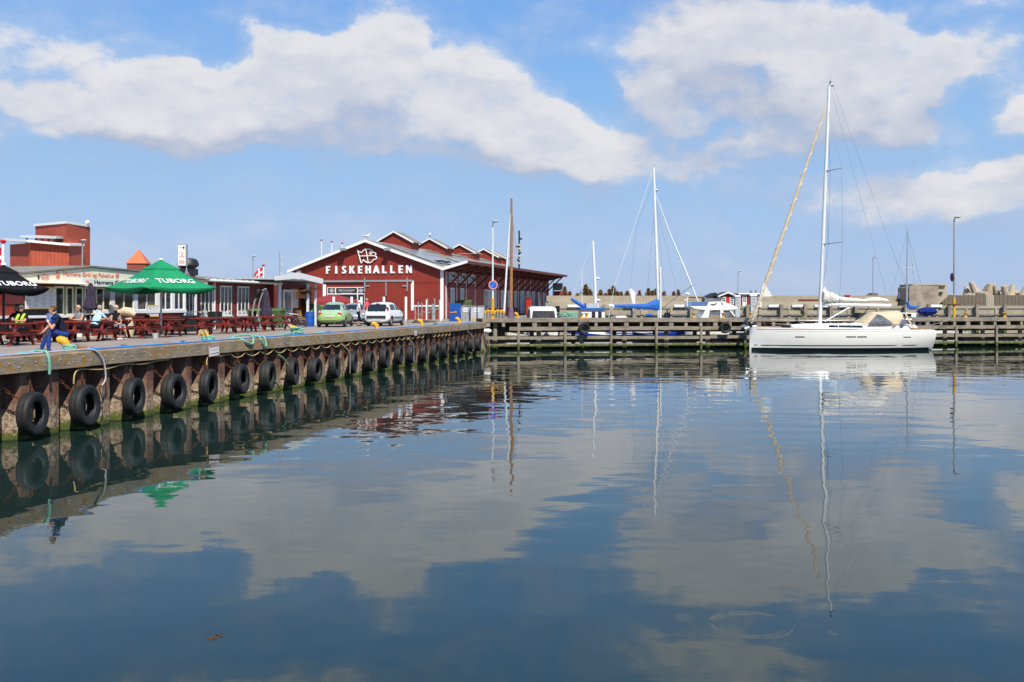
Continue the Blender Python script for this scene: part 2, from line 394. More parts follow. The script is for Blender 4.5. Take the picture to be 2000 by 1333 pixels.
    def torus(s, c, R_, r_, n=36, m_=12, axis='z', squash=1.0, mi=0):
        rings = []
        for i in range(n):
            a = 2 * pi * i / n; ring = []
            for k in range(m_):
                b_ = 2 * pi * k / m_; rad = R_ + r_ * cos(b_); h_ = r_ * squash * sin(b_)
                p = (rad * cos(a), rad * sin(a), h_)
                if axis == 'x': p = (p[2], p[0], p[1])
                elif axis == 'y': p = (p[0], p[2], p[1])
                ring.append((c[0] + p[0], c[1] + p[1], c[2] + p[2]))
            rings.append(ring)
        return s.loft(rings, mi, wrap=True)

def link(name, me, mats, parent=None, loc=None, rz=0.0, smooth=True, ang=.6):
    if not isinstance(mats, (list, tuple)): mats = [mats]
    for x in mats: me.materials.append(MATS[x])
    if smooth:
        me.polygons.foreach_set('use_smooth', [True] * len(me.polygons)); me.set_sharp_from_angle(angle=ang)
    o = bpy.data.objects.new(name, me); C.objects.link(o)
    if parent is not None: o.parent = parent
    if loc is not None: o.location = loc
    if rz: o.rotation_euler = (0, 0, rz)
    return o
def obj(name, mb, mats, parent=None, loc=None, rz=0.0, fix=True, smooth=True, ang=.6):
    me = bpy.data.meshes.new(name); me.from_pydata(mb.v, [], mb.f)
    me.polygons.foreach_set('material_index', mb.m)
    if fix:
        bm = bmesh.new(); bm.from_mesh(me); bmesh.ops.recalc_face_normals(bm, faces=bm.faces); bm.to_mesh(me); bm.free()
    me.update()
    return link(name, me, mats, parent, loc, rz, smooth, ang)
def tag(o, label, cat, group=None, kind=None):
    o['label'] = label; o['category'] = cat
    if group: o['group'] = group
    if kind: o['kind'] = kind
    return o
def struct(o, label=None, kind='structure'):
    o['kind'] = kind
    if label: o['label'] = label
    return o
def thing(name, label, cat, loc=(0, 0, 0), rz=0.0, group=None):
    o = bpy.data.objects.new(name, None); C.objects.link(o); o.location = loc; o.rotation_euler = (0, 0, rz); o.empty_display_size = .1
    return tag(o, label, cat, group)
def dup(root, loc, rz, label, group=None):
    r = root.copy(); C.objects.link(r); r.location = loc; r.rotation_euler = (0, 0, rz); r['label'] = label
    if group: r['group'] = group
    for ch in list(root.children):
        c = ch.copy(); C.objects.link(c); c.parent = r
        for gch in ch.children:
            d = gch.copy(); C.objects.link(d); d.parent = c
    return r
def text_mesh(s, size, depth=.01, bold=0.0, align='CENTER', space=1.0):
    cu = bpy.data.curves.new('lettering', 'FONT'); cu.body = s; cu.size = size; cu.extrude = depth; cu.offset = bold; cu.align_x = align; cu.space_character = space
    cu.resolution_u = 3
    o = bpy.data.objects.new('lettering', cu); C.objects.link(o)
    dg = bpy.context.evaluated_depsgraph_get(); me = bpy.data.meshes.new_from_object(o.evaluated_get(dg)); bpy.data.objects.remove(o); bpy.data.curves.remove(cu)
    return me
def text(name, s, size, material, parent, M, depth=.01, bold=0.0, align='CENTER', space=1.0):
    me = text_mesh(s, size, depth, bold, align, space)
    me.transform(M)
    return link(name, me, material, parent, smooth=False)
def frameM(o, x, y):    # matrix with given origin, x axis, y axis
    x = Vector(x).normalized(); y = Vector(y); y = (y - x * y.dot(x)).normalized(); z = x.cross(y)
    M = Matrix((x, y, z)).transposed().to_4x4(); M.translation = Vector(o); return M
ORD = ['first', 'second', 'third', 'fourth', 'fifth', 'sixth', 'seventh', 'eighth', 'ninth', 'tenth', 'eleventh', 'twelfth', 'thirteenth', 'fourteenth', 'fifteenth', 'sixteenth', 'seventeenth', 'eighteenth', 'nineteenth', 'twentieth', 'twenty-first', 'twenty-second', 'twenty-third', 'twenty-fourth', 'twenty-fifth', 'twenty-sixth', 'twenty-seventh', 'twenty-eighth', 'twenty-ninth', 'thirtieth', 'thirty-first', 'thirty-second']

# measured frames ---------------------------------------------------
TH = math.atan(.2205); QD = Vector((sin(TH), cos(TH), 0)); QN = Vector((cos(TH), -sin(TH), 0)); Q0 = Vector((-17.72, 0, 0))
def Q(s_, t, z=0.0): p = Q0 + QD * s_ - QN * t; return Vector((p.x, p.y, z))
def qs(px, t):           # distance along the quay of the point at inland offset t seen in column px
    k = (px - CX) / F; P0 = Q0 - QN * t; Y = (P0.x - .2205 * P0.y) / (k - .2205)
    return (Vector((k * Y, Y, 0)) - Q0).dot(QD)
def P(px, Y, py=None, z=None): return Vector(((px - CX) / F * Y, Y, z if z is not None else EYE - (py - HY) / F * Y))
def G(px, py, h_=DECK): Y = F * (EYE - h_) / (py - HY); return Vector(((px - CX) / F * Y, Y, h_))
QR = -TH                 # z rotation that turns local +y into the quay direction

# ------------------------------------------------------------------ ground, water
struct(obj('water', MB().poly([(-3000, -300, 0), (3000, -300, 0), (3000, 5000, 0), (-3000, 5000, 0)]), 'water', smooth=False), 'calm dark blue harbour water with soft reflections')
S_END = 74.0; S_LAND = 118.0
land = [Q(-40, .4), Q(S_LAND, .4), Vector((-20, 118, 0)), Vector((-20, 400, 0)), Vector((-500, 400, 0)), Vector((-500, -40, 0))]
mb = MB(); mb.extr([(p.x, p.y, -1.5) for p in land], (0, 0, DECK + 1.5)); struct(obj('ground', mb, 'gravel_land', smooth=False), 'sandy harbour ground behind the quay')
def sheet(name, pts, z, m_, label):
    return struct(obj(name, MB().poly([(p[0], p[1], z) for p in pts]), m_, smooth=False, fix=False), label)
sheet('pavement', [Q(-40, .75), Q(90, .75), Q(90, 24), Q(-40, 24)][::-1][::-1], DECK + .004, 'asphalt', 'grey asphalt quay surface')
for o in (bpy.data.objects['pavement'], bpy.data.objects['water']):
    if o.data.polygons[0].normal.z < 0: o.data.flip_normals()
sheet('concrete_edge', [Q(-40, .3), Q(-40, .78), Q(74, .78), Q(74, .3)], DECK + .03, 'quay_concrete', 'pale concrete strip along the quay edge')
o = bpy.data.objects['concrete_edge']
if o.data.polygons[0].normal.z < 0: o.data.flip_normals()

# ------------------------------------------------------------------ quay wall
qw = thing('quay_wall', 'rusty sheet-pile quay wall with weathered lichen-spotted timber edge beam', 'quay wall')
per = 1.1; prof = [(0, 0), (.36, 0), (.55, .36), (.91, .36)]
top, bot = [], []
smin, smax = -38, 73
pts = []
k0 = int(smin / per)
off = (qs(58.5, 0) - .36) % per
sx_ = smin - (smin % per) + off
while sx_ < smax - per:
    for (a, b_) in prof: pts.append((sx_ + a, b_))
    sx_ += per
pts.append((sx_, 0)); pts.append((sx_ + .25, 0)); pts.append((sx_ + .25, 6)); s_corner = sx_ + .25
mb = MB()
zs = [DECK - .12, 1.2, .6, .2, -1.5]
rings = [[Q(a, b_, z) for (a, b_) in pts] for z in zs]
mb.loft(rings, caps=False, ring_closed=False)
obj('sheet_piling', mb, 'sheet_pile', qw, fix=False, smooth=False)
# beam in long timbers, butted
seg = 6.4; s0 = -36.0; kk = 0; BT, BB = DECK + .10, DECK - .31
while s0 < s_corner:
    s1 = min(s0 + seg, s_corner + .12)
    mb = MB(); dz = .008 * ((kk * 37) % 3 - 1)
    mb.extr([Q(s0 + .006, -.16, BB + dz), Q(s0 + .006, .30, BB + dz), Q(s0 + .006, .30, BT + dz), Q(s0 + .006, -.135, BT + dz), Q(s0 + .006, -.16, BT - .03 + dz)], QD * (s1 - s0 - .012))
    obj('edge_beam', mb, 'fascia_timber', qw, smooth=False)
    s0 += seg; kk += 1
mb = MB()
s = 22.0
while s < s_corner:
    for z, ds in ((DECK - .05, 0), (DECK - .18, .35)):
        c = Q(s + ds, -.165, z + random.uniform(-.03, .03)); mb.ball(c, .022, 5)
    s += .95
obj('bolt_heads', mb, 'galvanised', qw)

# tyre fenders
def make_tyre(name, label, R_=.54, W=.36, group=None):
    t = thing(name, label, 'tyre fender', group=group)
    mb = MB(); prof_ = []
    h2 = W / 2; ri = R_ * .53
    for (r_, h_) in ((ri, h2 * .55), (ri + .03, h2 * .8), (R_ * .72, h2), (R_ * .9, h2 * .98), (R_ * .975, h2 * .82), (R_, h2 * .55), (R_ * .985, h2 * .5), (R_, h2 * .44), (R_, h2 * .16), (R_ * .985, h2 * .1)):
        prof_.append((r_, h_))
    prof_ += [(a, -b_) for (a, b_) in prof_[::-1]]
    inner = [(ri + .02, -h2 * .5), (R_ * .86, -h2 * .7), (R_ * .90, 0), (R_ * .86, h2 * .7), (ri + .02, h2 * .5)]
    prof_ += inner
    rings = []
    for i in range(40):
        a = 2 * pi * i / 40; rings.append([(h_, r_ * cos(a), r_ * sin(a)) for (r_, h_) in prof_])
    mb.loft(rings, wrap=True, caps=False); obj('tyre', mb, 'rubber', t, ang=.5)
    mb = MB(); mb.loft([[(h_, R_ * .52 * s_, -R_ * (.83 - .12 * abs(s_))) for s_ in (-1, -.5, 0, .5, 1)] for h_ in (-h2 * .6, 0, h2 * .6)], caps=False, ring_closed=False); obj('sediment', mb, 'tyre_silt', t, fix=False)
    return t
tyre_px = [66, 168, 263, 341, 409, 471, 524, 573, 616, 655, 690, 722, 752, 780, 804, 828, 850, 869, 888, 905, 921, 934]
tyre0 = None
TYRE_S = []
rnd = random.Random(3)
for i, px in enumerate(tyre_px):
    s = qs(px, -.32) ; TYRE_S.append(s)
    z = .70 + rnd.uniform(-.05, .06); loc = Q(s, -.29, z); rz = -TH + rnd.uniform(.06, .2)
    lab = 'black truck tyre fender hanging on the quay wall, %s from the left' % ORD[i]
    if tyre0 is None:
        tyre0 = make_tyre('tyre_fender', lab, group='tyre fenders chained along the quay wall'); t = tyre0
    else: t = dup(tyre0, loc, rz, lab)
    t.location = loc; t.rotation_euler = (rnd.uniform(-.04, .04), rnd.uniform(-.1, .03), rz)
    q_ = rnd.uniform(.93, 1.06); t.scale = (rnd.uniform(.85, 1.1), q_, q_)
    # chains
    for dsn, dz, zt in ((-.33, .42, 1.42), (.12, .56, 1.55)):
        if i > 13 and dsn > 0: continue
        a = Q(s + dsn - .32, .02, zt + rnd.uniform(-.05, .08)); b_ = Q(s + dsn, -.2, z + dz - .02)
        if dsn > 0: a = Q(s + dsn + .06, -.02, zt + .05)
        mb = MB(); n_ = max(3, int((a - b_).length / (.075 if i < 8 else .11)))
        for k in range(n_):
            f = (k + .5) / n_; c = a.lerp(b_, f); c.z -= .05 * sin(pi * f); d = (b_ - a).normalized()
            x = d.cross(Vector((0, 0, 1))).normalized(); y = d.cross(x)
            if k % 2: x = y
            L_ = (a - b_).length / n_ * .68
            mb.tube([c + d * (L_ * cos(q)) + x * (.03 * sin(q)) for q in [2 * pi * j / 8 for j in range(8)]], .011 if i < 8 else .014, 5, closed=True)
        cl = obj('chain', mb, 'rust', fix=False)
        tag(cl, 'rusty chain holding the %s tyre from the left, its %s chain' % (ORD[i], 'left' if dsn < 0 else 'right'), 'chain', 'rusty chains holding the tyre fenders')

# ------------------------------------------------------------------ wooden pier
PR = math.atan(.157); PDv = Vector((cos(PR), sin(PR), 0)); PNv = Vector((sin(PR), -cos(PR), 0)); PO = Vector((0, 73.8, 0))
def PP(a, b_, z): p = PO + PDv * a - PNv * b_; return Vector((p.x, p.y, z))      # a along, b inland (away from camera)
def pa(px, b_=0.0): k = (px - CX) / F; O = PO - PNv * b_; return (k * O.y - O.x) / (PDv.x - k * PDv.y)
PZ = 2.34
pier = thing('wooden_pier', 'weathered grey timber pier crossing behind the white sailing yacht', 'pier', PP(0, 0, 0), PR)
a0, a1 = -2.2, 62.0
def pbox(name, x0, x1, y0, y1, z0, z1, m_, ang=0):
    return obj(name, MB().bb(x0, x1, y0, y1, z0, z1), m_, pier, smooth=False)
mb = MB(); x = a0; rr_ = random.Random(5)
while x < a1:
    mb.bb(x, x + .19, .2, 3.9, PZ - .075 + rr_.uniform(0, .012), PZ - .012 + rr_.uniform(-.008, .0)); x += .2
obj('deck_planking', mb, 'deck_planks', pier, smooth=False)
def runs(name, y0, y1, z0, z1, step, m_='pier_timber', x0=a0, jit=.02):
    x = x0; i = 0
    while x < a1:
        e = min(x + step, a1); j = rr_.uniform(-jit, jit)
        pbox(name, x + .008, e - .008, y0 + rr_.uniform(0, .02), y1, z0 + j, z1 + j, m_); x = e; i += 1
runs('cap_beam', -.02, .2, PZ - .27, PZ - .0, 7.1, jit=.01)
runs('upper_rail', -.04, .16, 1.47, 1.74, 7.0, x0=a0 + 2)
runs('middle_rail', .0, .14, .80, 1.03, 3.5, jit=.03)
runs('lower_rail', .0, .16, .27, .46, 3.5, jit=.02)
runs('back_cap_beam', 3.9, 4.1, PZ - .27, PZ, 7.1)
px = pa(1103.3) % 3.52
x = px - 3.52 * 1
while x < a1:
    if x > a0:
        pbox('fender_post', x - .085, x + .085, -.15, -.042, -.8, 1.68 + rr_.uniform(-.02, .05), 'pier_post')
    x += 3.52
x = a0 + .4; i = 0
while x < a1:
    w = .11 if i % 3 else .17
    pbox('packing_block', x - w, x + w, .03, .3, 1.745, PZ - .275, 'pier_post'); x += 1.17; i += 1
mb1 = None; x = a0 + 1.0
while x < a1:
    for yb in (.55, 3.5):
        mb = MB(); mb.tube([(x, yb, -1.2), (x, yb, PZ - .28)], .17, 10); obj('pile', mb, 'pier_post', pier)
    pbox('cross_beam', x - .13, x + .13, .32, 3.85, 1.72, 1.98, 'pier_timber')
    x += 3.3
pbox('stringer', a0, a1, .75, .95, 2.0, 2.24, 'pier_timber'); pbox('stringer', a0, a1, 2.9, 3.1, 2.0, 2.24, 'pier_timber')
pbox('added_gap_backing', a0, a1, 3.75, 3.85, 1.22, 2.05, 'pier_timber')  # boards added behind the rails so the gaps under the deck stay dark
pbox('added_gap_backing', a0, a1, 3.75, 3.85, .42, .98, 'pier_timber')
pbox('added_gap_backing', a0, a1, 3.75, 3.85, -.3, .33, 'pier_timber')

# pier tyres and bollards
for px_, nm in ((1141, 'beside the blue-roofed boat'), (1416, 'just left of the white yacht bow')):
    a = pa(px_, -.3); p = PP(a, -.34, 1.62)
    t = dup(tyre0, p, PR - pi / 2, 'black tyre fender hung on the timber pier %s' % nm, 'tyre fenders on the timber pier'); t.scale = (.95, .8, .8); t.rotation_euler = (0, 0, PR - pi / 2)
    for sgn in (-1, 1):
        mb = MB(); mb.tube([PP(a + sgn * .25, -.34, 1.98), PP(a + sgn * .36, -.08, 2.22), PP(a + sgn * .37, .1, PZ + .02)], .018, 6)
        tag(obj('rope', mb, 'rust'), 'rusty %s lashing of the tyre %s' % ('left' if sgn < 0 else 'right', nm), 'lashing', 'lashings of the pier tyres')
t = dup(tyre0, PP(pa(1685, 2.0), 2.0, PZ + .16), 0, 'large black tyre lying flat on the pier deck behind the yacht mast', 'tyres lying on the pier'); t.rotation_euler = (0, pi / 2, 0); t.scale = (1.25, 1.3, 1.3)

def make_cleat_bollard(label, h=.42):
    t = thing('mooring_bollard', label, 'bollard', group='yellow spool bollards on the timber pier')
    mb = MB(); mb.lathe([(.17, 0), (.17, .03), (.10, .05), (.085, h * .35), (.085, h * .72), (.10, h * .8)], 14); obj('post', mb, 'yellow_paint', t)
    mb = MB(); mb.lathe([(.10, h * .8), (.19, h * .86), (.2, h * .95), (.12, h)], 14); obj('cap', mb, 'yellow_paint', t)
    return t
cb = None
for px_, bb_, lab in ((962, .3, 'yellow spool bollard in front of the timber dolphin at the quay corner'), (1136, .6, 'yellow spool bollard above the pier tyre, left one of the close pair'), (1145.5, .6, 'yellow spool bollard above the pier tyre, right one of the close pair'),
                      (1355, 2.6, 'yellow spool bollard below the bow of the motor cruiser'), (1412.5, .5, 'yellow spool bollard above the tyre left of the yacht bow'), (1466, 2.5, 'yellow spool bollard just behind the yacht bow'),
                      (1684, 3.2, 'yellow spool bollard behind the yacht boom'), (1885.5, .6, 'yellow spool bollard right of the yellow-footed lamp post'), (1962, .6, 'yellow spool bollard nearest the right end of the pier')):
    p = PP(pa(px_, bb_), bb_, PZ - .01)
    if cb is None: cb = make_cleat_bollard(lab); cb.location = p
    else: dup(cb, p, PR, lab)

# curved hook bollards on the quay
def make_hook_bollard(label):
    t = thing('hook_bollard', label, 'bollard', group='yellow hook bollards along the quay')
    mb = MB(); mb.lathe([(.24, 0), (.24, .04), (.17, .06), (.15, .07)], 14); obj('base_plate', mb, 'yellow_paint', t)
    mb = MB(); pts = [(0, 0, .05), (0, 0, .17), (-.03, 0, .27), (-.1, 0, .35), (-.19, 0, .38), (-.26, 0, .36)]; mb.tube(pts, [.12, .11, .115, .12, .115, .085], 12); obj('horn', mb, 'yellow_paint', t)
    return t
hb = None
for i, (px_, t_, lab, sc_) in enumerate(((131, 1.0, 'yellow hook bollard the man in blue overalls sits on', 1.0), (404, .8, 'yellow bollard wrapped in green rope beside the hanging white sign', 1.0), (579, .8, 'yellow bollard almost hidden by coiled green rope near the blue barrel', 1.0),
        (736, .75, 'yellow hook bollard in front of the white hatchback', 1.0), (824, 1.5, 'yellow hook bollard in front of the metal railings', 1.0), (897, 1.5, 'yellow hook bollard in front of the blue cabinet', 1.0),
        (1011, 8.5, 'yellow hook bollard on the land behind the wooden mast', 1.25), (1036, 1.2, 'yellow hook bollard left behind the white cabin boat', 1.1), (1098, 1.2, 'yellow hook bollard right behind the white cabin boat', 1.1))):
    s = qs(px_, t_); p = Q(s, t_, DECK)
    if i == 6: p = P(1011, 100, z=DECK)
    if i == 7: p = P(1037, 108, z=DECK)
    if i == 8: p = P(1098, 117, z=2.1)
    if hb is None: hb = make_hook_bollard(lab); t = hb; t.location = p
    else: t = dup(hb, p, 0, lab)
    t.rotation_euler = (0, 0, (.3, .2, 0, .3, .1, .15, .3, .1, .2)[i]); t.scale = (sc_,) * 3

# ------------------------------------------------------------------ outer jetty, breakwater
JY = 115.0; JZ = 3.22
jt = thing('concrete_jetty', 'pale concrete jetty with timber piles behind the moored boats', 'jetty', (0, JY, 0))
jx0, jx1 = 5.5, 140.0
obj('jetty_body', MB().bb(jx0, jx1, 0, 14, -1, JZ - .3), 'concrete', jt, smooth=False)
obj('jetty_deck', MB().bb(jx0, jx1, -.1, 14, JZ - .3, JZ), 'concrete_light', jt, smooth=False)
for i, px_ in enumerate((1526, 1573, 1623, 1672, 1769, 1814, 1854, 1908, 1962, 2015, 1460, 1402, 1350, 1240, 1180)):
    x = (px_ - CX) / F * (JY - .5); obj('jetty_pile', MB().box((x, -.5, 1.3), (.34, .34, 4.2)), 'pier_post', jt, smooth=False)
for i in range(26):
    x = 8 + i * 3.4
    obj('wall_rib', MB().bb(x, x + .25, -.12, -.002, 0, JZ - .3), 'concrete_light', jt, smooth=False)
obj('waling_beam', MB().bb(jx0, jx1, -.24, -.13, 2.2, 2.3), 'pier_timber', jt, smooth=False)
k = 0
for (x0, x1) in ((1108, 1135), (1218, 1245), (1316, 1350), (1372, 1385), (1458, 1467), (1480, 1486), (1500, 1524), (1546, 1571), (1590, 1600), (1606, 1618), (1637, 1653), (1815, 1838)):
    a = (x0 - CX) / F * JY; b_ = (x1 - CX) / F * JY
    mb = MB(); mb.bb(a, b_, -.2, .25, 0, .3); o = obj('concrete_barrier', mb, 'white_paint', loc=(0, JY, JZ + .003 - .0), smooth=False); k += 1
    o.location.z = JZ - .12; o.location.y = JY - .1; o.location.z = JZ + .003 - .14
    tag(o, 'white-painted kerb board on the jetty edge, %s from the left' % ORD[k - 1], 'kerb board', 'white kerb boards on the jetty edge')
bw = thing('breakwater_wall', 'long ribbed concrete breakwater wall along the horizon', 'wall', (0, 128, 0))
x_b0 = 6.5; x_b1 = (1778 - CX) / F * 128; x_b2 = (1834 - CX) / F * 128
obj('wall_panel', MB().bb(x_b0 - 1.5, x_b1, 0, 1.0, 1.0, 4.52), 'ribbed_wall', bw, smooth=False)
obj('wall_footing', MB().bb(x_b0 - 1.5, x_b1, -1.2, -.002, 1.0, 3.75), 'concrete_light', bw, smooth=False)
obj('plain_panel', MB().bb(4.4, 10.5, -.6, -.003, 3.75, 4.50), 'concrete_light', bw, smooth=False)
x_g0 = (1926 - CX) / F * 127; x_g1 = (1941 - CX) / F * 127
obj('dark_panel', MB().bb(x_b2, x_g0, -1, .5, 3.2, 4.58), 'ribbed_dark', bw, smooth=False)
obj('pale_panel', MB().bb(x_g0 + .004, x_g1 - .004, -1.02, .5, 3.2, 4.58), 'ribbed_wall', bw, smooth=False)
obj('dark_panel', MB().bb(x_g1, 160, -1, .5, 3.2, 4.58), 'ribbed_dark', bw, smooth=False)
mb = MB()   # steps at the left end
for i in range(6): mb.bb(4.2 - .0, 8.6 - i * .5, -2.6, -1.25, 2.0 + i * .27, 2.0 + (i + 1) * .27 - .002)
obj('steps', mb, 'concrete_light', bw, smooth=False)
# concrete bunker block
bk = thing('concrete_bunker', 'weathered concrete bunker block on the breakwater', 'bunker', (0, 124.5, 0))
x0 = (1776 - CX) / F * 124.5; x1 = (1833 - CX) / F * 124.5; x2 = (1853 - CX) / F * 124.5
mb = MB(); rb = random.Random(11)
front = [(x0, 0, 3.2), (x1, 0, 3.2), (x1, 0, 5.7), (x0 + .35, 0, 5.78), (x0, 0, 5.5)]
mb.extr(front, (.3, 4.5, 0)); obj('block', mb, 'concrete_block', bk, smooth=False)
mb = MB(); mb.extr([(x1 + .004, .4, 3.2), (x2, .4, 4.4), (x2, .4, 5.0), (x2 - .25, .4, 5.1), (x2 + .05, .4, 5.4), (x2 - .1, .4, 5.85), (x1 + .004, .4, 5.9)], (.2, 4, 0)); obj('side_block', mb, 'concrete_light', bk, smooth=False)
mb = MB(); mb.bb(x1 + .25, x1 + .6, .2, .398, 4.65, 4.95); obj('opening', mb, 'black_paint', bk, smooth=False)
mb = MB(); mb.bb(x0 + .45, x2 - .25, .02, 4.4, 5.785, 5.93); obj('cap_slab', mb, 'concrete_light', bk, smooth=False)
# rubble and tetrapods beyond
mb = MB(); rr2 = random.Random(2)
for i in range(420):
    x = rr2.uniform(4, 110); y = 130 + rr2.uniform(0, 7); s_ = rr2.uniform(.5, 1.3); z = (2.6 if x < 46 else 4.2) - abs(y - 131) * .15 + rr2.uniform(-.3, .25)
    mb.box((x, y, z), (s_, s_, s_), rr2.uniform(0, 3), taper=.7)
struct(obj('rock_slope', mb, 'rubble', smooth=False), 'grey boulders heaped behind the breakwater wall', 'stuff')
def make_tetra(label):
    mb = MB(); L_ = 1.75
    dirs = [(0, 0, 1), (.94, 0, -.33), (-.47, .816, -.33), (-.47, -.816, -.33)]
    for d in dirs: mb.tube([Vector((0, 0, 0)), Vector(d) * L_ * .35, Vector(d) * L_ * .96, Vector(d) * L_], [.5, .48, .33, .26], 10)
    o = obj('tetrapod', mb, 'tetrapod_concrete'); return tag(o, label, 'tetrapod', 'concrete tetrapods behind the breakwater')
tt = None; rr3 = random.Random(21)
for i, (px_, py_, rx, ry, rz) in enumerate(((1872, 578, .6, .9, 0), (1888, 572, .2, .5, .5), (1899, 574, .3, .3, 1.), (1907, 564, .15, .35, 0), (1917, 574, .4, -.6, .2), (1920, 570, .1, .4, .7), (1930, 569, .1, .1, .2), (1947, 568, -.1, -.45, .1), (1955, 570, .1, -.4, .4), (1966, 571, .1, .4, 1.2), (1975, 570, 0, -.4, .3), (1985, 577, .5, .6, .3), (1995, 574, -.3, .3, 0))):
    Y = 131 + (i % 3) * .9; p = P(px_, Y, py_); p.z -= 0.75
    lab = 'pale concrete tetrapod above the dark ribbed wall, %s from the left' % ORD[i]
    if tt is None: tt = make_tetra(lab); t = tt
    else: t = tt.copy(); C.objects.link(t); t['label'] = lab
    t.location = p; t.rotation_euler = (rx, ry, rz + i)

# ------------------------------------------------------------------ fish hall
HA = math.atan(500 / F); HR = -HA
hall = thing('fish_hall', 'long dark red fish hall with white gable trim and five roof dormers', 'building', (-6.4, 93, DECK), HR)
def hx(px): k = (px - CX) / F; return (k * 93 + 6.4) / (cos(HA) + k * sin(HA))      # local x on the gable plane
def hsd(px): k = (px - CX) / F; return (6.4 + 93 * k) / (sin(HA) - k * cos(HA))      # local y on the side wall
def hz(py, x, y=0.0): Y = 93 - x * sin(HA) + y * cos(HA); return EYE - (py - HY) / F * Y - DECK
HW = 15.2; HL = 46.0; EV = 4.66; RD = 7.36; RX = -HW / 2
o = obj('gable_wall', MB().extr([(-HW, 0, 0), (0, 0, 0), (0, 0, EV), (RX, 0, RD), (-HW, 0, EV)], (0, .2, 0)), 'red_boards_vertical', hall, smooth=False)
obj('side_wall', MB().bb(-.2, 0, .204, HL, 0, EV - .05), 'red_side_boards', hall, smooth=False)
obj('side_wall', MB().bb(-HW, -HW + .2, .204, HL, 0, EV - .05), 'red_side_boards', hall, smooth=False)
obj('end_wall', MB().extr([(-HW, HL, 0), (0, HL, 0), (0, HL, EV), (RX, HL, RD), (-HW, HL, EV)], (0, .2, 0)), 'red_boards_vertical', hall, smooth=False)
sl = (RD - EV) / (HW / 2)
def roofz(x): return RD - abs(x - RX) * sl
for sgn, nm in ((-1, 'left'), (1, 'right')):
    xe = RX + sgn * (HW / 2 + (.45 if sgn < 0 else .0)); mb = MB()
    mb.extr([(RX, -.5, RD + .02), (xe, -.5, roofz(xe) + .02), (xe, -.5, roofz(xe) + .14), (RX, -.5, RD + .14)], (0, HL + .9, 0))
    rf = obj('roof', mb, 'roof_grey', hall, smooth=False)
    mb = MB(); mb.extr([(RX, -.56, RD + .16), (xe + sgn * .02, -.56, roofz(xe) + .16), (xe + sgn * .02, -.56, roofz(xe) - .1), (RX, -.56, RD - .1)], (0, .055, 0))
    obj('barge_board', mb, 'white_paint', hall, smooth=False)
# side canopy rising outward
CWD = 2.5; cz0 = EV; cz1 = EV + .62
mb = MB(); mb.extr([(.002, -.5, cz0 + .02), (CWD, -.5, cz1 + .02), (CWD, -.5, cz1 + .12), (.002, -.5, cz0 + .13)], (0, HL + 1.0, 0))
obj('canopy', mb, ['canopy_roof'], hall, smooth=False)
mb = MB(); mb.extr([(.03, -.56, cz0 - .16), (CWD + .02, -.56, cz1 - .08), (CWD + .02, -.56, cz1 + .14), (.03, -.56, cz0 + .15)], (0, .055, 0)); obj('barge_board', mb, 'white_paint', hall, smooth=False)
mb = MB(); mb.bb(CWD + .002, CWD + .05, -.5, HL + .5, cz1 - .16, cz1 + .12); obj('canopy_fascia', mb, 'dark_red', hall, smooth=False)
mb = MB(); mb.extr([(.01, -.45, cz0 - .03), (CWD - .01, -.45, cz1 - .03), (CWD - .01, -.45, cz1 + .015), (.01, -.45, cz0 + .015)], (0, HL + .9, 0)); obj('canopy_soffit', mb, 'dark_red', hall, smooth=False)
bays = [1.0 + 3.1 * i for i in range(15)]
for i, y in enumerate(bays):
    mb = MB(); mb.bar((.06, y, 3.0), (CWD - .25, y, cz1 - .22), .1, .16); mb.bar((.02, y, cz0 - .14), (CWD - .05, y, cz1 - .14), .1, .14); obj('canopy_bracket', mb, 'dark_red', hall, smooth=False)
    obj('wall_batten', MB().bb(.002, .05, y - .07, y + .07, 0, 4.4), 'white_paint' if i % 4 else 'galvanised', hall, smooth=False)
obj('wall_plinth', MB().bb(.002, .04, .3, 30, 0, .3), 'dark_red', hall, smooth=False)
obj('wall_trim', MB().bb(.002, .03, 1.08, HL, 3.3, 3.4), 'dark_red', hall, smooth=False)
def hwin(y0, y1, z0, z1, fr='white_paint', gl='pane_grey', bars=1, nm='window'):
    f = MB(); w = .09
    f.bb(.03, .09, y0, y1, z0, z0 + w); f.bb(.03, .09, y0, y1, z1 - w, z1); f.bb(.03, .088, y0, y0 + w, z0 + w, z1 - w); f.bb(.03, .088, y1 - w, y1, z0 + w, z1 - w)
    for i in range(bars): yy = y0 + (y1 - y0) * (i + 1) / (bars + 1); f.bb(.032, .08, yy - .04, yy + .04, z0 + w, z1 - w)
    fo = obj(nm, f, fr, hall, smooth=False)
    obj('pane', MB().bb(.004, .045, y0 + .03, y1 - .03, z0 + .03, z1 - .03), gl, fo, smooth=False)
for i in range(3):
    y = bays[i] + .5; hwin(y, y + 2.1, 3.5, 4.42, gl='pane_dark', bars=1)
for i, y in enumerate(bays[:-1]):
    if i in (0, 1): hwin(y + 1.0, y + 2.2, 1.3, 2.95, gl='light_grey', bars=0)
    elif i == 4: hwin(y + .3, y + 1.5, .1, 2.95, nm='door'); hwin(y + 1.75, y + 2.7, 1.0, 2.95, gl='light_grey')
    elif i in (2, 3): continue
    elif i in (9, 10, 11): hwin(y + .7, y + 2.4, .3, 3.0, gl='light_grey', nm='door')
    else: hwin(y + .9, y + 2.1, 1.0, 2.95, gl='light_grey')
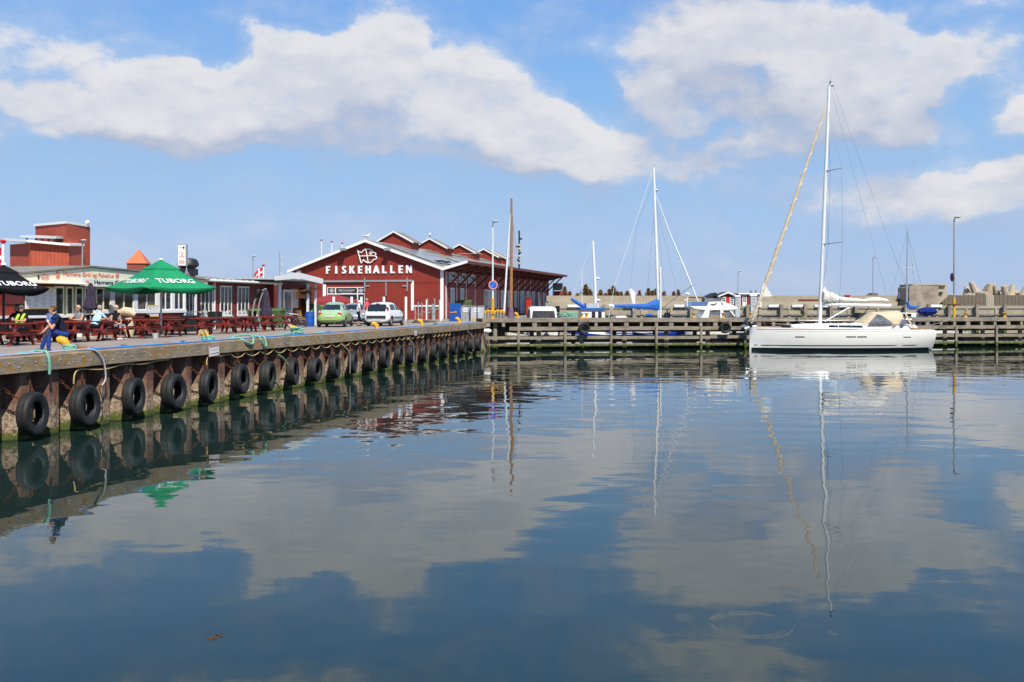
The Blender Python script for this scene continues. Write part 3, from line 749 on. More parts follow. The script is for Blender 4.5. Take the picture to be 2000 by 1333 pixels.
# corner boards and gable fittings
obj('corner_board', MB().bb(-.28, .03, -.045, -.003, 0, EV - .12), 'white_paint', hall, smooth=False)
obj('corner_board', MB().bb(.034, .075, .55, .75, 0, EV - .2), 'white_paint', hall, smooth=False)
obj('corner_board', MB().bb(-HW + .3, -HW + .75, -.045, -.003, 0, EV - .0), 'white_paint', hall, smooth=False)
obj('rail_cover', MB().bb(hx(632), hx(806), -.2, -.01, 3.5, 3.68), 'galvanised', hall, smooth=False)
obj('white_post', MB().bb(hx(631), hx(637), -.06, -.004, 0, 3.3), 'white_paint', hall, smooth=False)
obj('white_post', MB().bb(hx(803), hx(808.5), -.06, -.004, 0, 3.6), 'white_paint', hall, smooth=False)
obj('white_rail', MB().bb(hx(808.5) + .004, hx(861), -.05, -.004, 1.15, 1.3), 'white_paint', hall, smooth=False)
for a, b_ in ((713, 755.5), (756, 803)):
    obj('sliding_door', MB().bb(hx(a) + .02, hx(b_) - .02, -.14, -.006, .05, 3.45), 'red_boards_vertical', hall, smooth=False)
for px_ in (714, 755.5, 797):
    mb = MB(); mb.bb(hx(px_) - .06, hx(px_) + .06, -.24, -.205, 2.6 if px_ != 755.5 else 2.2, 3.9 if px_ != 755.5 else 3.7)
    if px_ == 714: mb.bb(hx(px_) + .07, hx(px_) + .5, -.23, -.21, 3.05, 3.17)
    if px_ == 797: mb.bb(hx(px_) - .5, hx(px_) - .07, -.23, -.21, 3.05, 3.17)
    obj('door_hanger', mb, 'galvanised', hall, smooth=False)
# zigzag board ends
mb = MB(); x = hx(808) + .05
zt = 3.42; pts = []
while x < -.35: pts += [(x, -.03, zt - .1), (x + .14, -.03, zt + .06)]; x += .28
pts = pts + [(x, -.03, zt - .1), (x, -.03, zt + .12), (pts[0][0], -.03, zt + .12)]
obj('zigzag_trim', mb.extr(pts, (0, .026, 0)), 'red_boards_vertical', hall, smooth=False)
# entrance: RESTAURANT sign over glazed doors
x0, x1 = hx(641), hx(712); z1 = hz(563, x0); z0 = hz(573.5, x0); zb = hz(575.5, x0)
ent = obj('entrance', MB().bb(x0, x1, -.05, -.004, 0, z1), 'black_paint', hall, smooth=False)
fr = MB(); fr.bb(x0 - .06, x0, -.09, -.004, 0, z1 + .07); fr.bb(x1, x1 + .06, -.09, -.004, 0, z1 + .07); fr.bb(x0, x1, -.088, -.052, zb, z0); fr.bb(x0, x1, -.088, -.052, z1, z1 + .07)
for px_ in (656, 699): fr.bb(hx(px_) - .05, hx(px_) + .05, -.086, -.052, 0, zb - .002); fr.bb(hx(px_) - .05, hx(px_) + .05, -.086, -.052, z0 + .002, z1 - .002)
obj('frame', fr, 'white_paint', ent, smooth=False)
zc = (z0 + z1) / 2
text('lettering', 'RESTAURANT', .27, 'light_grey', ent, frameM((hx(677.5), -.07, zc - .08), (1, 0, 0), (0, 0, 1)), .008, .006)
text('lettering', 'FISKEHALLEN', .12, 'light_grey', ent, frameM((hx(677.5), -.07, zc - .25), (1, 0, 0), (0, 0, 1)), .006, .002, space=1.5)
for px_ in (648.5, 705.5):
    mb = MB(); mb.lathe([(.0, 0), (.2, 0), (.2, .02), (.0, .02)], 14, axis='y', c=(hx(px_), -.075, zc)); mb.bb(hx(px_) - .3, hx(px_) + .3, -.07, -.055, zc - .06, zc + .05); obj('emblem', mb, 'grey_text', ent)
# FISKEHALLEN sign letters: heavy flared sans, built letter by letter
lx0 = hx(636.5); lx1 = hx(803); LH = .74; base_z = hz(535, hx(720)) + .02
nL = 11; cell = (lx1 - lx0) / (nL - .42)
st = .21
GL = {
 'F': [[(0, 0), (st, 0), (st, .3), (.40, .3), (.40, .44), (st, .44), (st, .6), (.46, .6), (.48, .74), (0, .74)]],
 'I': [[(0, 0), (.24, 0), (.22, .74), (.02, .74)]],
 'S': [[(.0, .04), (.16, 0), (.34, .02), (.46, .14), (.44, .3), (.3, .4), (.2, .48), (.22, .58), (.42, .56), (.44, .7), (.26, .75), (.08, .7), (0, .58), (.02, .42), (.14, .32), (.25, .24), (.22, .15), (.02, .2)]],
 'K': [[(0, 0), (st, 0), (st, .3), (.36, 0), (.6, 0), (.36, .38), (.58, .74), (.36, .74), (st, .46), (st, .74), (0, .74)]],
 'E': [[(0, 0), (.46, 0), (.46, .14), (st, .14), (st, .3), (.42, .3), (.42, .43), (st, .43), (st, .6), (.46, .6), (.46, .74), (0, .74)]],
 'H': [[(0, 0), (st, 0), (st, .3), (.36, .3), (.36, 0), (.57, 0), (.57, .74), (.36, .74), (.36, .45), (st, .45), (st, .74), (0, .74)]],
 'A': [[(0, 0), (.2, 0), (.25, .14), (.44, .14), (.48, 0), (.7, 0), (.46, .74), (.24, .74)]],
 'L': [[(0, 0), (.48, 0), (.47, .15), (st, .15), (st, .74), (0, .74)]],
 'N': [[(0, 0), (.18, 0), (.18, .42), (.4, 0), (.6, 0), (.6, .74), (.42, .74), (.42, .34), (.2, .74), (0, .74)]]}
for i, ch in enumerate('FISKEHALLEN'):
    w = max(p[0] for p in GL[ch][0]); cx = lx0 + cell * i + .29; mb = MB()
    s_ = LH / .74
    mb.extr([(cx + (p[0] - w / 2) * s_, -.11, base_z + p[1] * s_) for p in GL[ch][0]], (0, .07, 0)); obj('sign_letter', mb, 'white_paint', hall, smooth=False)
# fish outline emblem (tail left, round body, crossed bars, eye)
def fpt(px, py): x = hx(px); return (x, -.12, hz(py, x))
def z3(x, y): return fpt(500 + x / 5.553, 440 + y / 5.553)
out = [z3(*p) for p in ((1104, 268), (1128, 292), (1150, 300), (1168, 280), (1190, 262), (1215, 260), (1242, 262), (1266, 276), (1280, 298), (1302, 304), (1306, 322), (1294, 336), (1312, 346), (1314, 360), (1304, 372), (1282, 374), (1270, 392), (1245, 410), (1216, 410), (1192, 398), (1168, 378), (1160, 396), (1148, 416), (1138, 392), (1128, 350))]
mb = MB(); mb.tube(out, .062, 6, closed=True); mb.tube([z3(1195, 262), z3(1210, 335), z3(1222, 410)], .05, 6); mb.tube([z3(1132, 338), z3(1210, 335), z3(1300, 334)], .05, 6)
mb.torus(z3(1250, 306), .13, .04, 16, 6, axis='y'); mb.ball(z3(1250, 306), .05, 6)
obj('fish_emblem', mb, 'white_paint', hall)
for px_ in (676, 762):
    x = hx(px_); z = roofz(x); mb = MB(); mb.bb(x - .25, x + .25, -.95, -.6, z - .12, z + .12); mb.bb(x - .05, x + .05, -.66, -.0, z - .05, z + .05); obj('floodlight', mb, 'galvanised', hall, smooth=False)
# solar panels on the right slope
for j, (y0, y1, x0, x1) in enumerate(((1.5, 12, .8, 3.4), (1.5, 12, 3.6, 6.2), (14, 24, 3.2, 6.6), (26, 36, 3.2, 6.6), (14, 40, .9, 1.3))):
    xa, xb = RX + x0, RX + x1; mb = MB(); mb.extr([(xa, y0, roofz(xa) + .2), (xb, y0, roofz(xb) + .2), (xb, y0, roofz(xb) + .25), (xa, y0, roofz(xa) + .25)], (0, y1 - y0, 0)); obj('solar_panel', mb, 'solar_grey', hall, smooth=False)
for y_ in (3.5, 5.6): x = -1.6; mb = MB(); mb.box((x, y_, roofz(x) + .34), (.9, .5, .16)); obj('skylight', mb, 'black_paint', hall, smooth=False)
# dormers
for j, y0 in enumerate((7.1, 18.2, 29.5, 40.2, 47.0)):
    zt = 10.78 - DECK; ze = zt - .98; w = 1.85; L_ = 2.3 if j < 4 else 1.2
    if j == 4: y0 = 44.2; L_ = 1.6
    mb = MB(); mb.extr([(RX - w, y0, 6.4), (RX + w, y0, 6.4), (RX + w, y0, ze), (RX, y0, zt - .04), (RX - w, y0, ze)], (0, L_, 0)); d = obj('dormer', mb, 'red_boards_vertical', hall, smooth=False)
    for sgn in (-1, 1):
        mb = MB(); we = w + .28; zee = ze - .15
        mb.extr([(RX, y0 - .2, zt), (RX + sgn * we, y0 - .2, zee), (RX + sgn * we, y0 - .2, zee + .09), (RX, y0 - .2, zt + .09)], (0, L_ + .4, 0)); obj('dormer_roof', mb, 'roof_grey', d, smooth=False)
        mb = MB(); mb.extr([(RX, y0 - .25, zt - .06), (RX + sgn * we, y0 - .25, zee - .06), (RX + sgn * we, y0 - .25, zee + .1), (RX, y0 - .25, zt + .1)], (0, .045, 0)); obj('dormer_trim', mb, 'white_paint', d, smooth=False)
# far annex
mb = MB(); mb.bb(.5, 1.9, HL + .6, HL + 4, 0, 3.2); an = obj('annex', mb, 'red_side_boards', hall, smooth=False)
obj('annex_corner', MB().bb(.46, .62, HL + .56, HL + .6, 0, 3.3), 'white_paint', an, smooth=False); obj('annex_corner', MB().bb(1.8, 1.94, HL + .56, HL + .6, 0, 3.3), 'white_paint', an, smooth=False)
obj('annex_rail', MB().bb(.5, 1.9, HL + .5, HL + .54, 3.3, 4.3), 'galvanised', hall, smooth=False)
def small_door(px, Y, py0, py1, w_, lab, m_='bright_red', nm='red_cabinet'):
    p0 = P(px, Y, py1); p1 = P(px, Y, py0); h_ = p1.z - DECK
    t = thing(nm, lab, 'cabinet', (p0.x, Y, DECK), HR); obj('body', MB().bb(-w_ / 2, w_ / 2, 0, .6, 0, h_), m_, t, smooth=False); obj('top', MB().bb(-w_ / 2 - .08, w_ / 2 + .08, -.08, .65, h_ + .002, h_ + .08), m_, t, smooth=False)
    return t
small_door(1031.5, 119, 583, 618, .55, 'tall narrow bright red cabinet against the hall side wall')
small_door(1092, 133, 584, 610, .5, 'narrow red cabinet at the far end of the hall')

# gull on ridge, ball vent on second dormer
def gull(name, loc, rz, lab, sit=True):
    t = thing(name, lab, 'bird', loc, rz, 'gulls on the roofs')
    mb = MB(); mb.loft([[(x, w * cos(a), z + h * sin(a)) for a in [2 * pi * k / 10 for k in range(10)]] for (x, w, h, z) in ((-.3, .012, .01, .2), (-.16, .05, .045, .2), (0, .085, .08, .2), (.1, .07, .075, .24), (.15, .045, .05, .31), (.17, .045, .05, .37), (.2, .03, .03, .39), (.24, .008, .008, .375))]); obj('body', mb, 'feather_white', t)
    mb = MB(); mb.loft([[(x, y, z + .0) for (y, z) in ((-.095, .2), (-.02, .285), (.02, .285), (.095, .2))] for x in (-.27, -.1, .06)]); obj('wing', mb, 'feather_grey', t)
    mb = MB(); mb.tube([(0, .03, .0), (0, .03, .15)], .008, 5); mb.tube([(0, -.03, .0), (0, -.03, .15)], .008, 5); obj('legs', mb, 'orange_paint', t); return t
yr = 93 + (HW / 2) * sin(HA)
g_ = Vector((-6.4, 93, DECK)) + Matrix.Rotation(HR, 3, 'Z') @ Vector((RX, -.1, RD + .15))
gl = gull('seagull', g_, .2, 'white gull standing on the gable peak above the fish emblem'); gl.scale = (1.6,) * 3
g_ = Vector((-6.4, 93, DECK)) + Matrix.Rotation(HR, 3, 'Z') @ Vector((RX, 18.2, 10.78 - DECK + .09))
gl = gull('seagull', g_, 1.7, 'white gull sitting on the second roof dormer'); gl.scale = (1.5,) * 3

# ------------------------------------------------------------------ grill restaurant (row along the quay)
T1 = 9.85; T2 = 10.65
def gw(px, t=T1): return qs(px, t)
def gpy(px, py, t=T1): Y = Q(qs(px, t), t).y; return EYE - (py - HY) / F * Y - DECK
grill = thing('grill_restaurant', 'low red clapboard grill restaurant with ribbon windows and cream gable sign', 'building', Q(0, T1, DECK), pi / 2 - TH)
# local frame: x along the quay (away from camera), y inland, z up
def gb(x0, x1, y0, y1, z0, z1, m_, name, par=None): return obj(name, MB().bb(x0, x1, y0, y1, z0, z1), m_, par or grill, smooth=False)
xa = gw(-120); xk = gw(186); xe = gw(361); 
zs_ = .98; zsill = 1.1; zt = 2.1
gb(xk, xe, 0, .15, 0, zs_, 'red_clapboard', 'wall')
gb(xk, xe, .0, .15, zt + .0, 2.55, 'white_paint', 'wall_head')
gb(xe - .15, xe, .16, 6, 0, 2.5, 'red_clapboard', 'wall')
gb(xk, xe - .16, 5.8, 6, 0, 2.5, 'red_clapboard', 'wall')
gb(xk - .05, xe + .05, -.07, -.003, zs_ - .02, zsill + .0, 'white_paint', 'sill_board')
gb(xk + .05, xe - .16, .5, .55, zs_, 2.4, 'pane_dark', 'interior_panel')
gp = [188, 215, 223, 260, 268, 304, 312, 334, 340, 358]
for i in range(0, len(gp), 2):
    a, b_ = gw(gp[i]), gw(gp[i + 1]); 
    mb = MB(); w = .05
    mb.bb(a, b_, -.02, .05, zsill, zsill + w); mb.bb(a, b_, -.02, .05, zt - w, zt); 
    for k in range(3): xx = a + (b_ - a) * k / 2; mb.bb(xx - .035, xx + .035, -.018, .048, zsill + w, zt - w)
    wo_ = obj('window', mb, 'cream_paint' if i < 4 else 'white_paint', grill, smooth=False)
    obj('pane', MB().bb(a + .04, b_ - .04, .01, .03, zsill + .03, zt - .03), 'dark_glass', wo_, smooth=False)
    if i: gb(gw(gp[i - 1]), a, -.04, .06, zsill + .002, zt, 'white_paint', 'window_post')
gb(xe - .12, xe + .02, -.05, -.004, 0, 2.5, 'white_paint', 'corner_post')
# left kiosk part
gb(xa, gw(30), 0, .15, 0, 2.4, 'red_clapboard', 'wall'); gb(gw(30), xk - .02, 0, .15, 0, .72, 'red_clapboard', 'wall')
gb(gw(2), gw(60), -.05, -.004, gpy(40, 594), gpy(40, 570), 'dark_red', 'wall_board')
gb(xa, gw(147), -.35, .02, .83, .93, 'white_paint', 'serving_counter'); gb(gw(146), gw(148.5), -.3, -.1, .0, .83, 'white_paint', 'counter_leg')
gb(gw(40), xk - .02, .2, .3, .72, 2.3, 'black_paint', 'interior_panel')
kp = [107, 125, 129, 143, 147, 162, 165, 184]
for i in range(0, len(kp), 2):
    a, b_ = gw(kp[i]), gw(kp[i + 1]); mb = MB(); mb.bb(a, b_, -.02, .05, .93, .99); mb.bb(a, b_, -.02, .05, 2.05, 2.12); mb.bb(a, a + .07, -.018, .048, .99, 2.05); mb.bb(b_ - .07, b_, -.018, .048, .99, 2.05)
    wo_ = obj('window', mb, 'cream_paint', grill, smooth=False); obj('pane', MB().bb(a + .05, b_ - .05, .01, .03, .96, 2.08), 'dark_glass', wo_, smooth=False)
gb(gw(40), xk, .0, .12, 2.13, 2.42, 'dark_red', 'wall_head')
gb(gw(160), gw(168) , -.5, -.42, 0, 2.3, 'white_paint', 'porch_post') if False else None
# menu boards
def menu(px0, px1, py0, py1, yy, cols, par_name, lab=None, edge='yellow_sign'):
    a, b_ = gw(px0), gw(px1); zb, zt_ = gpy((px0 + px1) / 2, py1), gpy((px0 + px1) / 2, py0)
    mo = gb(a, b_, yy - .03, yy, zb, zt_, 'paper', par_name)
    mb = MB(); mb.bb(a, b_, yy - .034, yy - .0301, zt_ - .06, zt_ - .002); mb.bb(a, b_, yy - .034, yy - .0301, zb + .002, zb + .03); obj('border', mb, edge, mo, smooth=False)
    mb = MB(); r_ = random.Random(4)
    for c in range(cols):
        xc0 = a + (b_ - a) * (c + .12) / cols; xc1 = a + (b_ - a) * (c + .8) / cols; z = zt_ - .12
        while z > zb + .07: mb.bb(xc0, xc0 + (xc1 - xc0) * r_.uniform(.5, 1), yy - .034, yy - .0302, z - .012, z); z -= .045 if r_.random() > .15 else .09
    obj('printed_lines', mb, 'grey_text', mo, smooth=False)
menu(46, 105, 560, 604, -.06, 4, 'menu_board'); menu(283, 308, 596, 619, -.02, 4, 'menu_board')
# sign gable with lettering
zr = 2.94; mb = MB()
xg0 = gw(28); xg1 = gw(398); xap = gw(170)
mb.extr([(xg0, -.22, 2.28), (xg1, -.22, 2.4), (xg1, -.22, 2.62), (gw(270), -.22, 2.86), (xap, -.22, 2.94), (xg0, -.22, 2.52)], (0, .08, 0)); gs = obj('sign_fascia', mb, 'cream_paint', grill, smooth=False)
mb = MB()
ptsr = [(xg0 - .1, 2.54), (xap, 2.97), (gw(270), 2.89), (xg1 + .1, 2.64)]
for (p_, q_) in zip(ptsr[:-1], ptsr[1:]): mb.extr([(p_[0], -.3, p_[1]), (q_[0], -.3, q_[1]), (q_[0], -.3, q_[1] + .07), (p_[0], -.3, p_[1] + .07)], (0, 7.0, 0))
obj('roof', mb, 'roof_grey', grill, smooth=False)
mb = MB(); mb.extr([(xg0, -.6, 2.2), (gw(150), -.6, 2.2), (gw(150), .3, 2.42), (xg0, .3, 2.42)][::1], (0, 0, .04)) ; obj('awning', mb, 'cream_paint', grill, smooth=False)
tz = gpy(170, 544); sc_l = lambda p0, p1: gw(p1) - gw(p0)
def gtext(s_, px0, px1, py_base, hpx, m_, yy, bold=.01):
    """lettering stretched to its measured width on the sign board"""
    me = text_mesh(s_, 1.0, .006, bold, 'LEFT'); xs = [v.co.x for v in me.vertices]; w = max(xs) - min(xs); tt_ = T1 + yy; a, b_ = gw(px0, tt_), gw(px1, tt_)
    hh = hpx / F * Q(qs((px0 + px1) / 2, tt_), tt_).y / .72
    M = Matrix.Translation((a, yy, gpy((px0 + px1) / 2, py_base, tt_))) @ Matrix.Rotation(pi / 2, 4, 'X') @ Matrix.Diagonal(((b_ - a) / w, hh, 1, 1)) @ Matrix.Translation((-min(xs), 0, 0))
    me.transform(M); return me
# board faces the quay: its local -y side; letters read along +x
link('lettering', gtext('Havnens Grill og Fiskehus', 124, 222, 541, 8.3, 'pale_red_text', -.232, .008), 'pale_red_text', gs, smooth=False)
T9 = T1 - .3; sb = gb(gw(157, T9), gw(292, T9), -.32, -.26, gpy(190, 560, T9), gpy(190, 545.5, T9), 'light_grey', 'hanging_sign')
sb.data.materials[0] = MATS['paper']
link('lettering', gtext('Havnens Grill', 184.5, 242, 556, 8.0, 'black_text', -.327, .012), 'black_text', sb, smooth=False)
for px_ in (113, 229): obj('logo_roundel', MB().ball((gw(px_, T1 - .23), -.23, gpy(px_, 538, T1 - .23)), (.14, .02, .16), 7), 'sign_red_pale', gs)
obj('logo_roundel', MB().ball((gw(169.5, T9), -.322, gpy(170, 552, T9)), (.12, .02, .1), 7), 'sign_red_pale', gs)
for px_, py_ in ((78, 542), (263, 540)):
    mb = MB(); mb.torus((0, 0, 0), .2, .03, 18, 6, axis='y'); mb.bb(-.14, .14, -.015, .015, -.04, .04); mb.M = None
    o_ = obj('oval_logo', mb, 'sign_red_pale', gs); o_.location = (gw(px_), -.23, gpy(px_, py_)); o_.scale = (1.1, .6, .55)
o_ = obj('drop_logo', MB().ball((gw(65.5), -.232, gpy(65, 542)), (.06, .015, .11), 6), 'black_text', gs)

# second wing with tall windows
row = thing('restaurant_wing', 'dark red clapboard wing with four tall white three-pane windows', 'building', Q(0, T2, DECK), pi / 2 - TH)
def rb(x0, x1, y0, y1, z0, z1, m_, name, par=None): return obj(name, MB().bb(x0, x1, y0, y1, z0, z1), m_, par or row, smooth=False)
g2 = lambda px: qs(px, T2)
xe2 = g2(534)
rb(xe + .1, xe2, 0, .15, 0, 2.62, 'red_brown_clapboard', 'wall'); rb(xe2 - .15, xe2, .16, 6, 0, 2.6, 'red_brown_clapboard', 'wall')
mb = MB(); mb.extr([(xe - .6, -.45, 2.66), (xe - .6, 6, 3.15), (xe - .6, 6, 3.24), (xe - .6, -.45, 2.75)], (xe2 - xe + .7, 0, 0)); obj('roof', mb, 'roof_grey', row, smooth=False)
mb = MB(); mb.tube([(xe - .6, -.52, 2.66), (xe2 + .1, -.52, 2.66)], .07, 8); x = xe
while x < xe2: mb.bb(x - .02, x + .02, -.22, -.44, 2.6, 2.78); x += .75
obj('gutter', mb, 'white_paint', row)
for (p0, p1) in ((361.5, 381), (391.5, 414), (429.5, 451), (463.5, 484.5)):
    a, b_ = g2(p0), g2(p1); z0_, z1_ = .72, 2.42; mb = MB()
    for k in range(4): xx = a + (b_ - a) * k / 3; mb.bb(xx - .028, xx + .028, -.05, .0, z0_ + .09, z1_ - .08)
    mb.bb(a - .05, b_ + .05, -.055, -.0, z1_ - .079, z1_); mb.bb(a - .05, b_ + .05, -.055, -.0, z0_, z0_ + .089); w_ = obj('window', mb, 'white_paint', row, smooth=False)
    obj('pane', MB().bb(a, b_, -.02, -.004, z0_ + .05, z1_ - .05), 'pane_dark', w_, smooth=False); obj('sill', MB().bb(a - .1, b_ + .1, -.12, -.056, z0_ - .1, z0_ - .002), 'light_grey', w_, smooth=False)
    mb = MB(); r_ = random.Random(int(p0)); x = a + .1
    while x < b_ - .1: mb.ball((x, -.028, z0_ + .2 + r_.uniform(-.03, .06)), (.07, .006, .11), 5); x += .16
    obj('window_frost', mb, 'paper', w_)
for px_ in (417.5, 531): x = g2(px_); rb(x - .06, x + .06, -.08, -.003, 0, 2.6, 'white_paint', 'downpipe')
x = qs(382, 9.9); mb = MB(); mb.bb(x - .05, x + .05, -.8, -.7, 0, 2.6); obj('post', mb, 'white_paint', row, smooth=False)
mb = MB()
for px_ in (502, 511): x = g2(px_); mb.bb(x - .1, x + .1, -.1, -.01, 1.95, 2.3)
obj('wall_box', mb, 'light_grey', row, smooth=False)
# roof vent
xv = g2(448) ; yv = 2.6
v_ = MB(); v_.lathe([(.42, 2.95), (.42, 3.45), (.5, 3.5), (.62, 3.62), (.6, 3.75), (.5, 3.95), (.3, 4.02), (.0, 4.03)], 16, c=(xv, yv, 0)); obj('roof_vent', v_, 'black_paint', row)
v_ = MB(); v_.bb(xv - .55, xv + .6, yv - .3, yv + .3, 3.05, 3.42); obj('vent_box', v_, 'black_paint', row, smooth=False)

# kiosk with white canopy, white door
T3 = 10.2; g3 = lambda px: qs(px, T3)
kio = thing('kiosk_porch', 'small red kiosk with white corrugated canopy and white glazed door', 'building', Q(0, T3, DECK), pi / 2 - TH)
def kb(x0, x1, y0, y1, z0, z1, m_, name, par=None): return obj(name, MB().bb(x0, x1, y0, y1, z0, z1), m_, par or kio, smooth=False)
x0, x1 = g3(534) , g3(617)
kb(g3(552), x1, 0, .15, 0, 2.7, 'red_brown_clapboard', 'wall'); kb(x1 - .15, x1, .16, 5, 0, 2.7, 'red_brown_clapboard', 'wall'); kb(x0, x0 + .12, .0, 1.8, 0, 2.7, 'red_brown_clapboard', 'wall')
kb(x0 + .14, g3(549), .5, .6, 0, 2.5, 'black_paint', 'doorway')
kb(g3(543.5), g3(549), -.03, .1, 0, 2.6, 'white_paint', 'door_post')
a, b_ = g3(550.5), g3(568.5)
mb = MB(); mb.bb(a, b_, -.1, -.05, .02, 1.0); mb.bb(a, a + .22, -.1, -.05, 1.002, 2.3); mb.bb(b_ - .22, b_, -.1, -.05, 1.002, 2.3); mb.bb(a + .222, b_ - .222, -.1, -.05, 2.15, 2.3); dr = obj('door', mb, 'white_paint', kio, smooth=False)
obj('door_glass', MB().bb(a + .2, b_ - .2, -.08, -.065, .98, 2.17), 'pane_grey', dr, smooth=False)
mb = MB(); cx0, cx1 = qs(537, T3 - 1.2), qs(629, T3 - 1.2)
mb.extr([(cx0, -1.25, 2.78), (cx0 + 3.2, -1.25, 2.98), (cx1, -1.25, 2.72), (cx1, -1.25, 3.06), (cx0 + 3.2, -1.25, 3.36), (cx0, -1.25, 3.0)], (0, .06, 0)); cf = obj('canopy_fascia', mb, 'white_paint', kio, smooth=False)
mb = MB(); mb.extr([(cx0, -1.18, 2.84), (cx0, 4.5, 2.9), (cx0, 4.5, 3.0), (cx0, -1.18, 2.94)], (cx1 - cx0, 0, 0)); obj('canopy_roof', mb, 'light_grey', kio, smooth=False)
mb = MB(); mb.bb(cx1 - .001 + .003, cx1 + .06, -1.25, 4.5, 2.72, 3.06); obj('canopy_fascia', mb, 'white_paint', kio, smooth=False)
a, b_ = g3(569), g3(581); z0_, z1_ = gpy(575, 602, T3), gpy(575, 565, T3)
mo = kb(a, b_, -.05, -.004, z0_, z1_, 'paper', 'menu_board'); mb = MB(); mb.bb(a, b_, -.056, -.051, z1_ - .12, z1_ - .004); mb.bb(a, b_, -.056, -.051, z0_ + .004, z0_ + .1); obj('border', mb, 'yellow_sign', mo, smooth=False)
mb = MB(); z = z1_ - .2
while z > z0_ + .16: mb.bb(a + .06, a + (b_ - a) * .45, -.056, -.0511, z - .02, z); mb.bb(a + (b_ - a) * .55, b_ - .06, -.056, -.0511, z - .02, z); z -= .07
obj('printed_lines', mb, 'grey_text', mo, smooth=False)
kb(qs(600, T3 - .85), qs(602.5, T3 - .85), -.9, -.8, 0, 2.7, 'white_paint', 'post'); kb(qs(615, T3 - .85), qs(617, T3 - .85), -.9, -.8, 0, 2.7, 'white_paint', 'post')
g4 = lambda px: qs(px, T3 - 1.0)
mb = MB(); mb.bar((g4(586), -1.0, 2.2), (g4(622), -1.1, 2.45), .18, .1); mb.bar((g4(588), -.9, 1.7), (g4(608), -1.0, 2.4), .06, .1); mb.bb(g4(584), g4(596), -1.0, -.8, 1.75, 2.1); mb.bar((g4(590), -.95, 2.5), (g4(610), -.95, 2.0), .06, .08); obj('hanging_gear', mb, 'rust', kio, smooth=False)
kb(g3(588), g3(600), -.3, -.01, 1.3, 2.5, 'black_paint', 'hatch')

# ------------------------------------------------------------------ far buildings on the left
def px_x(px, Y): return (px - CX) / F * Y
YT = 120.0
tw = thing('red_tower_building', 'tall windowless brick-red warehouse block with flat white-edged roof', 'building', (px_x(130, YT), YT, DECK))
def tp(px, dy=0): return px_x(px, YT + dy) - px_x(130, YT)
tz_ = lambda py, dy=0: EYE - (py - HY) / F * (YT + dy) - DECK
zt_ = tz_(437); 
mb = MB(); mb.extr([(tp(130.5), 0, 0), (tp(176, 6), 6, 0), (tp(176, 6) - 5, 12, 0), (tp(69, 4.5), 4.5, 0)], (0, 0, zt_)); obj('tower_wall', mb, 'tower_red', tw, smooth=False)
mb = MB(); mb.extr([(tp(130.5), -.15, zt_ + .003), (tp(176, 6) + .15, 6, zt_ + .003), (tp(176, 6) - 5, 12.2, zt_ + .003), (tp(68, 4.5) - .1, 4.4, zt_ + .003)], (0, 0, .28)); obj('roof_edge', mb, 'white_paint', tw, smooth=False)
zl = tz_(478)
mb = MB(); mb.extr([(tp(83), -3.0, 0), (tp(134, -.8), -.8, 0), (tp(134, -.8), 3, 0), (tp(19.5, 0), 0, 0)], (0, 0, zl)); obj('annex_wall', mb, 'tower_red', tw, smooth=False)
mb = MB(); mb.extr([(tp(83), -3.9, zl + .05), (tp(137, -1.2), -1.4, zl - .25), (tp(137, -1), 3, zl - .0), (tp(9, 0), 1, zl + .45), (tp(9, 0), -.5, zl + .45)], (0, 0, .28)); obj('annex_roof', mb, 'white_paint', tw, smooth=False)
mb = MB(); mb.extr([(tp(52), -1.6, zl + .75), (tp(121), -1.6, zl + .6), (tp(121), 1.5, zl + .8), (tp(52), 1.5, zl + 1.0)], (0, 0, .25)); obj('rooflight', mb, 'light_grey', tw, smooth=False)
mb = MB()
for px_ in (62, 80, 92, 104, 116): mb.bb(tp(px_) - .1, tp(px_) + .1, -1.3, -1.1, zl + .1, zl + .68)
obj('rooflight_post', mb, 'black_paint', tw, smooth=False)
mb = MB(); mb.ball((tp(171, 5), 5, zt_ + .55), .28, 8); obj('roof_globe', mb, 'white_paint', tw)
YB = 150.0
bt = thing('brick_turret', 'square brick turret with steep orange tiled pyramid roof', 'turret', (px_x(271, YB), YB, DECK))
zz_ = lambda py: EYE - (py - HY) / F * YB - DECK
wB = 21 / F * YB * .93
mb = MB(); mb.box((0, 0, zz_(530) / 2), (wB * 1.7, wB * 1.7, zz_(530)), .12); obj('wall', mb, 'cream_paint', bt, smooth=False)
mb = MB(); mb.box((0, 0, (zz_(530) + zz_(516)) / 2 + .01), (wB * 1.82, wB * 1.82, zz_(516) - zz_(530)), .12); obj('parapet', mb, 'old_brick', bt, smooth=False)
mb = MB(); mb.box((0, 0, (zz_(488) + zz_(516)) / 2 + .03), (wB * 2.05, wB * 2.05, zz_(488) - zz_(516)), .12, taper=.02); obj('roof', mb, 'orange_tile', bt, smooth=False)
# low background buildings so the plain does not show
bb_ = thing('storage_shed', 'long low grey-roofed shed behind the restaurant wing', 'shed', (-34, 84, DECK), -.2)
obj('wall', MB().bb(-14, 2, 0, 8, 0, 2.4), 'red_brown_clapboard', bb_, smooth=False); obj('roof', MB().extr([(-14.4, -.4, 2.41), (-14.4, 8.4, 2.41), (-14.4, 4, 3.0)], (16.8, 0, 0)), 'roof_grey', bb_, smooth=False)

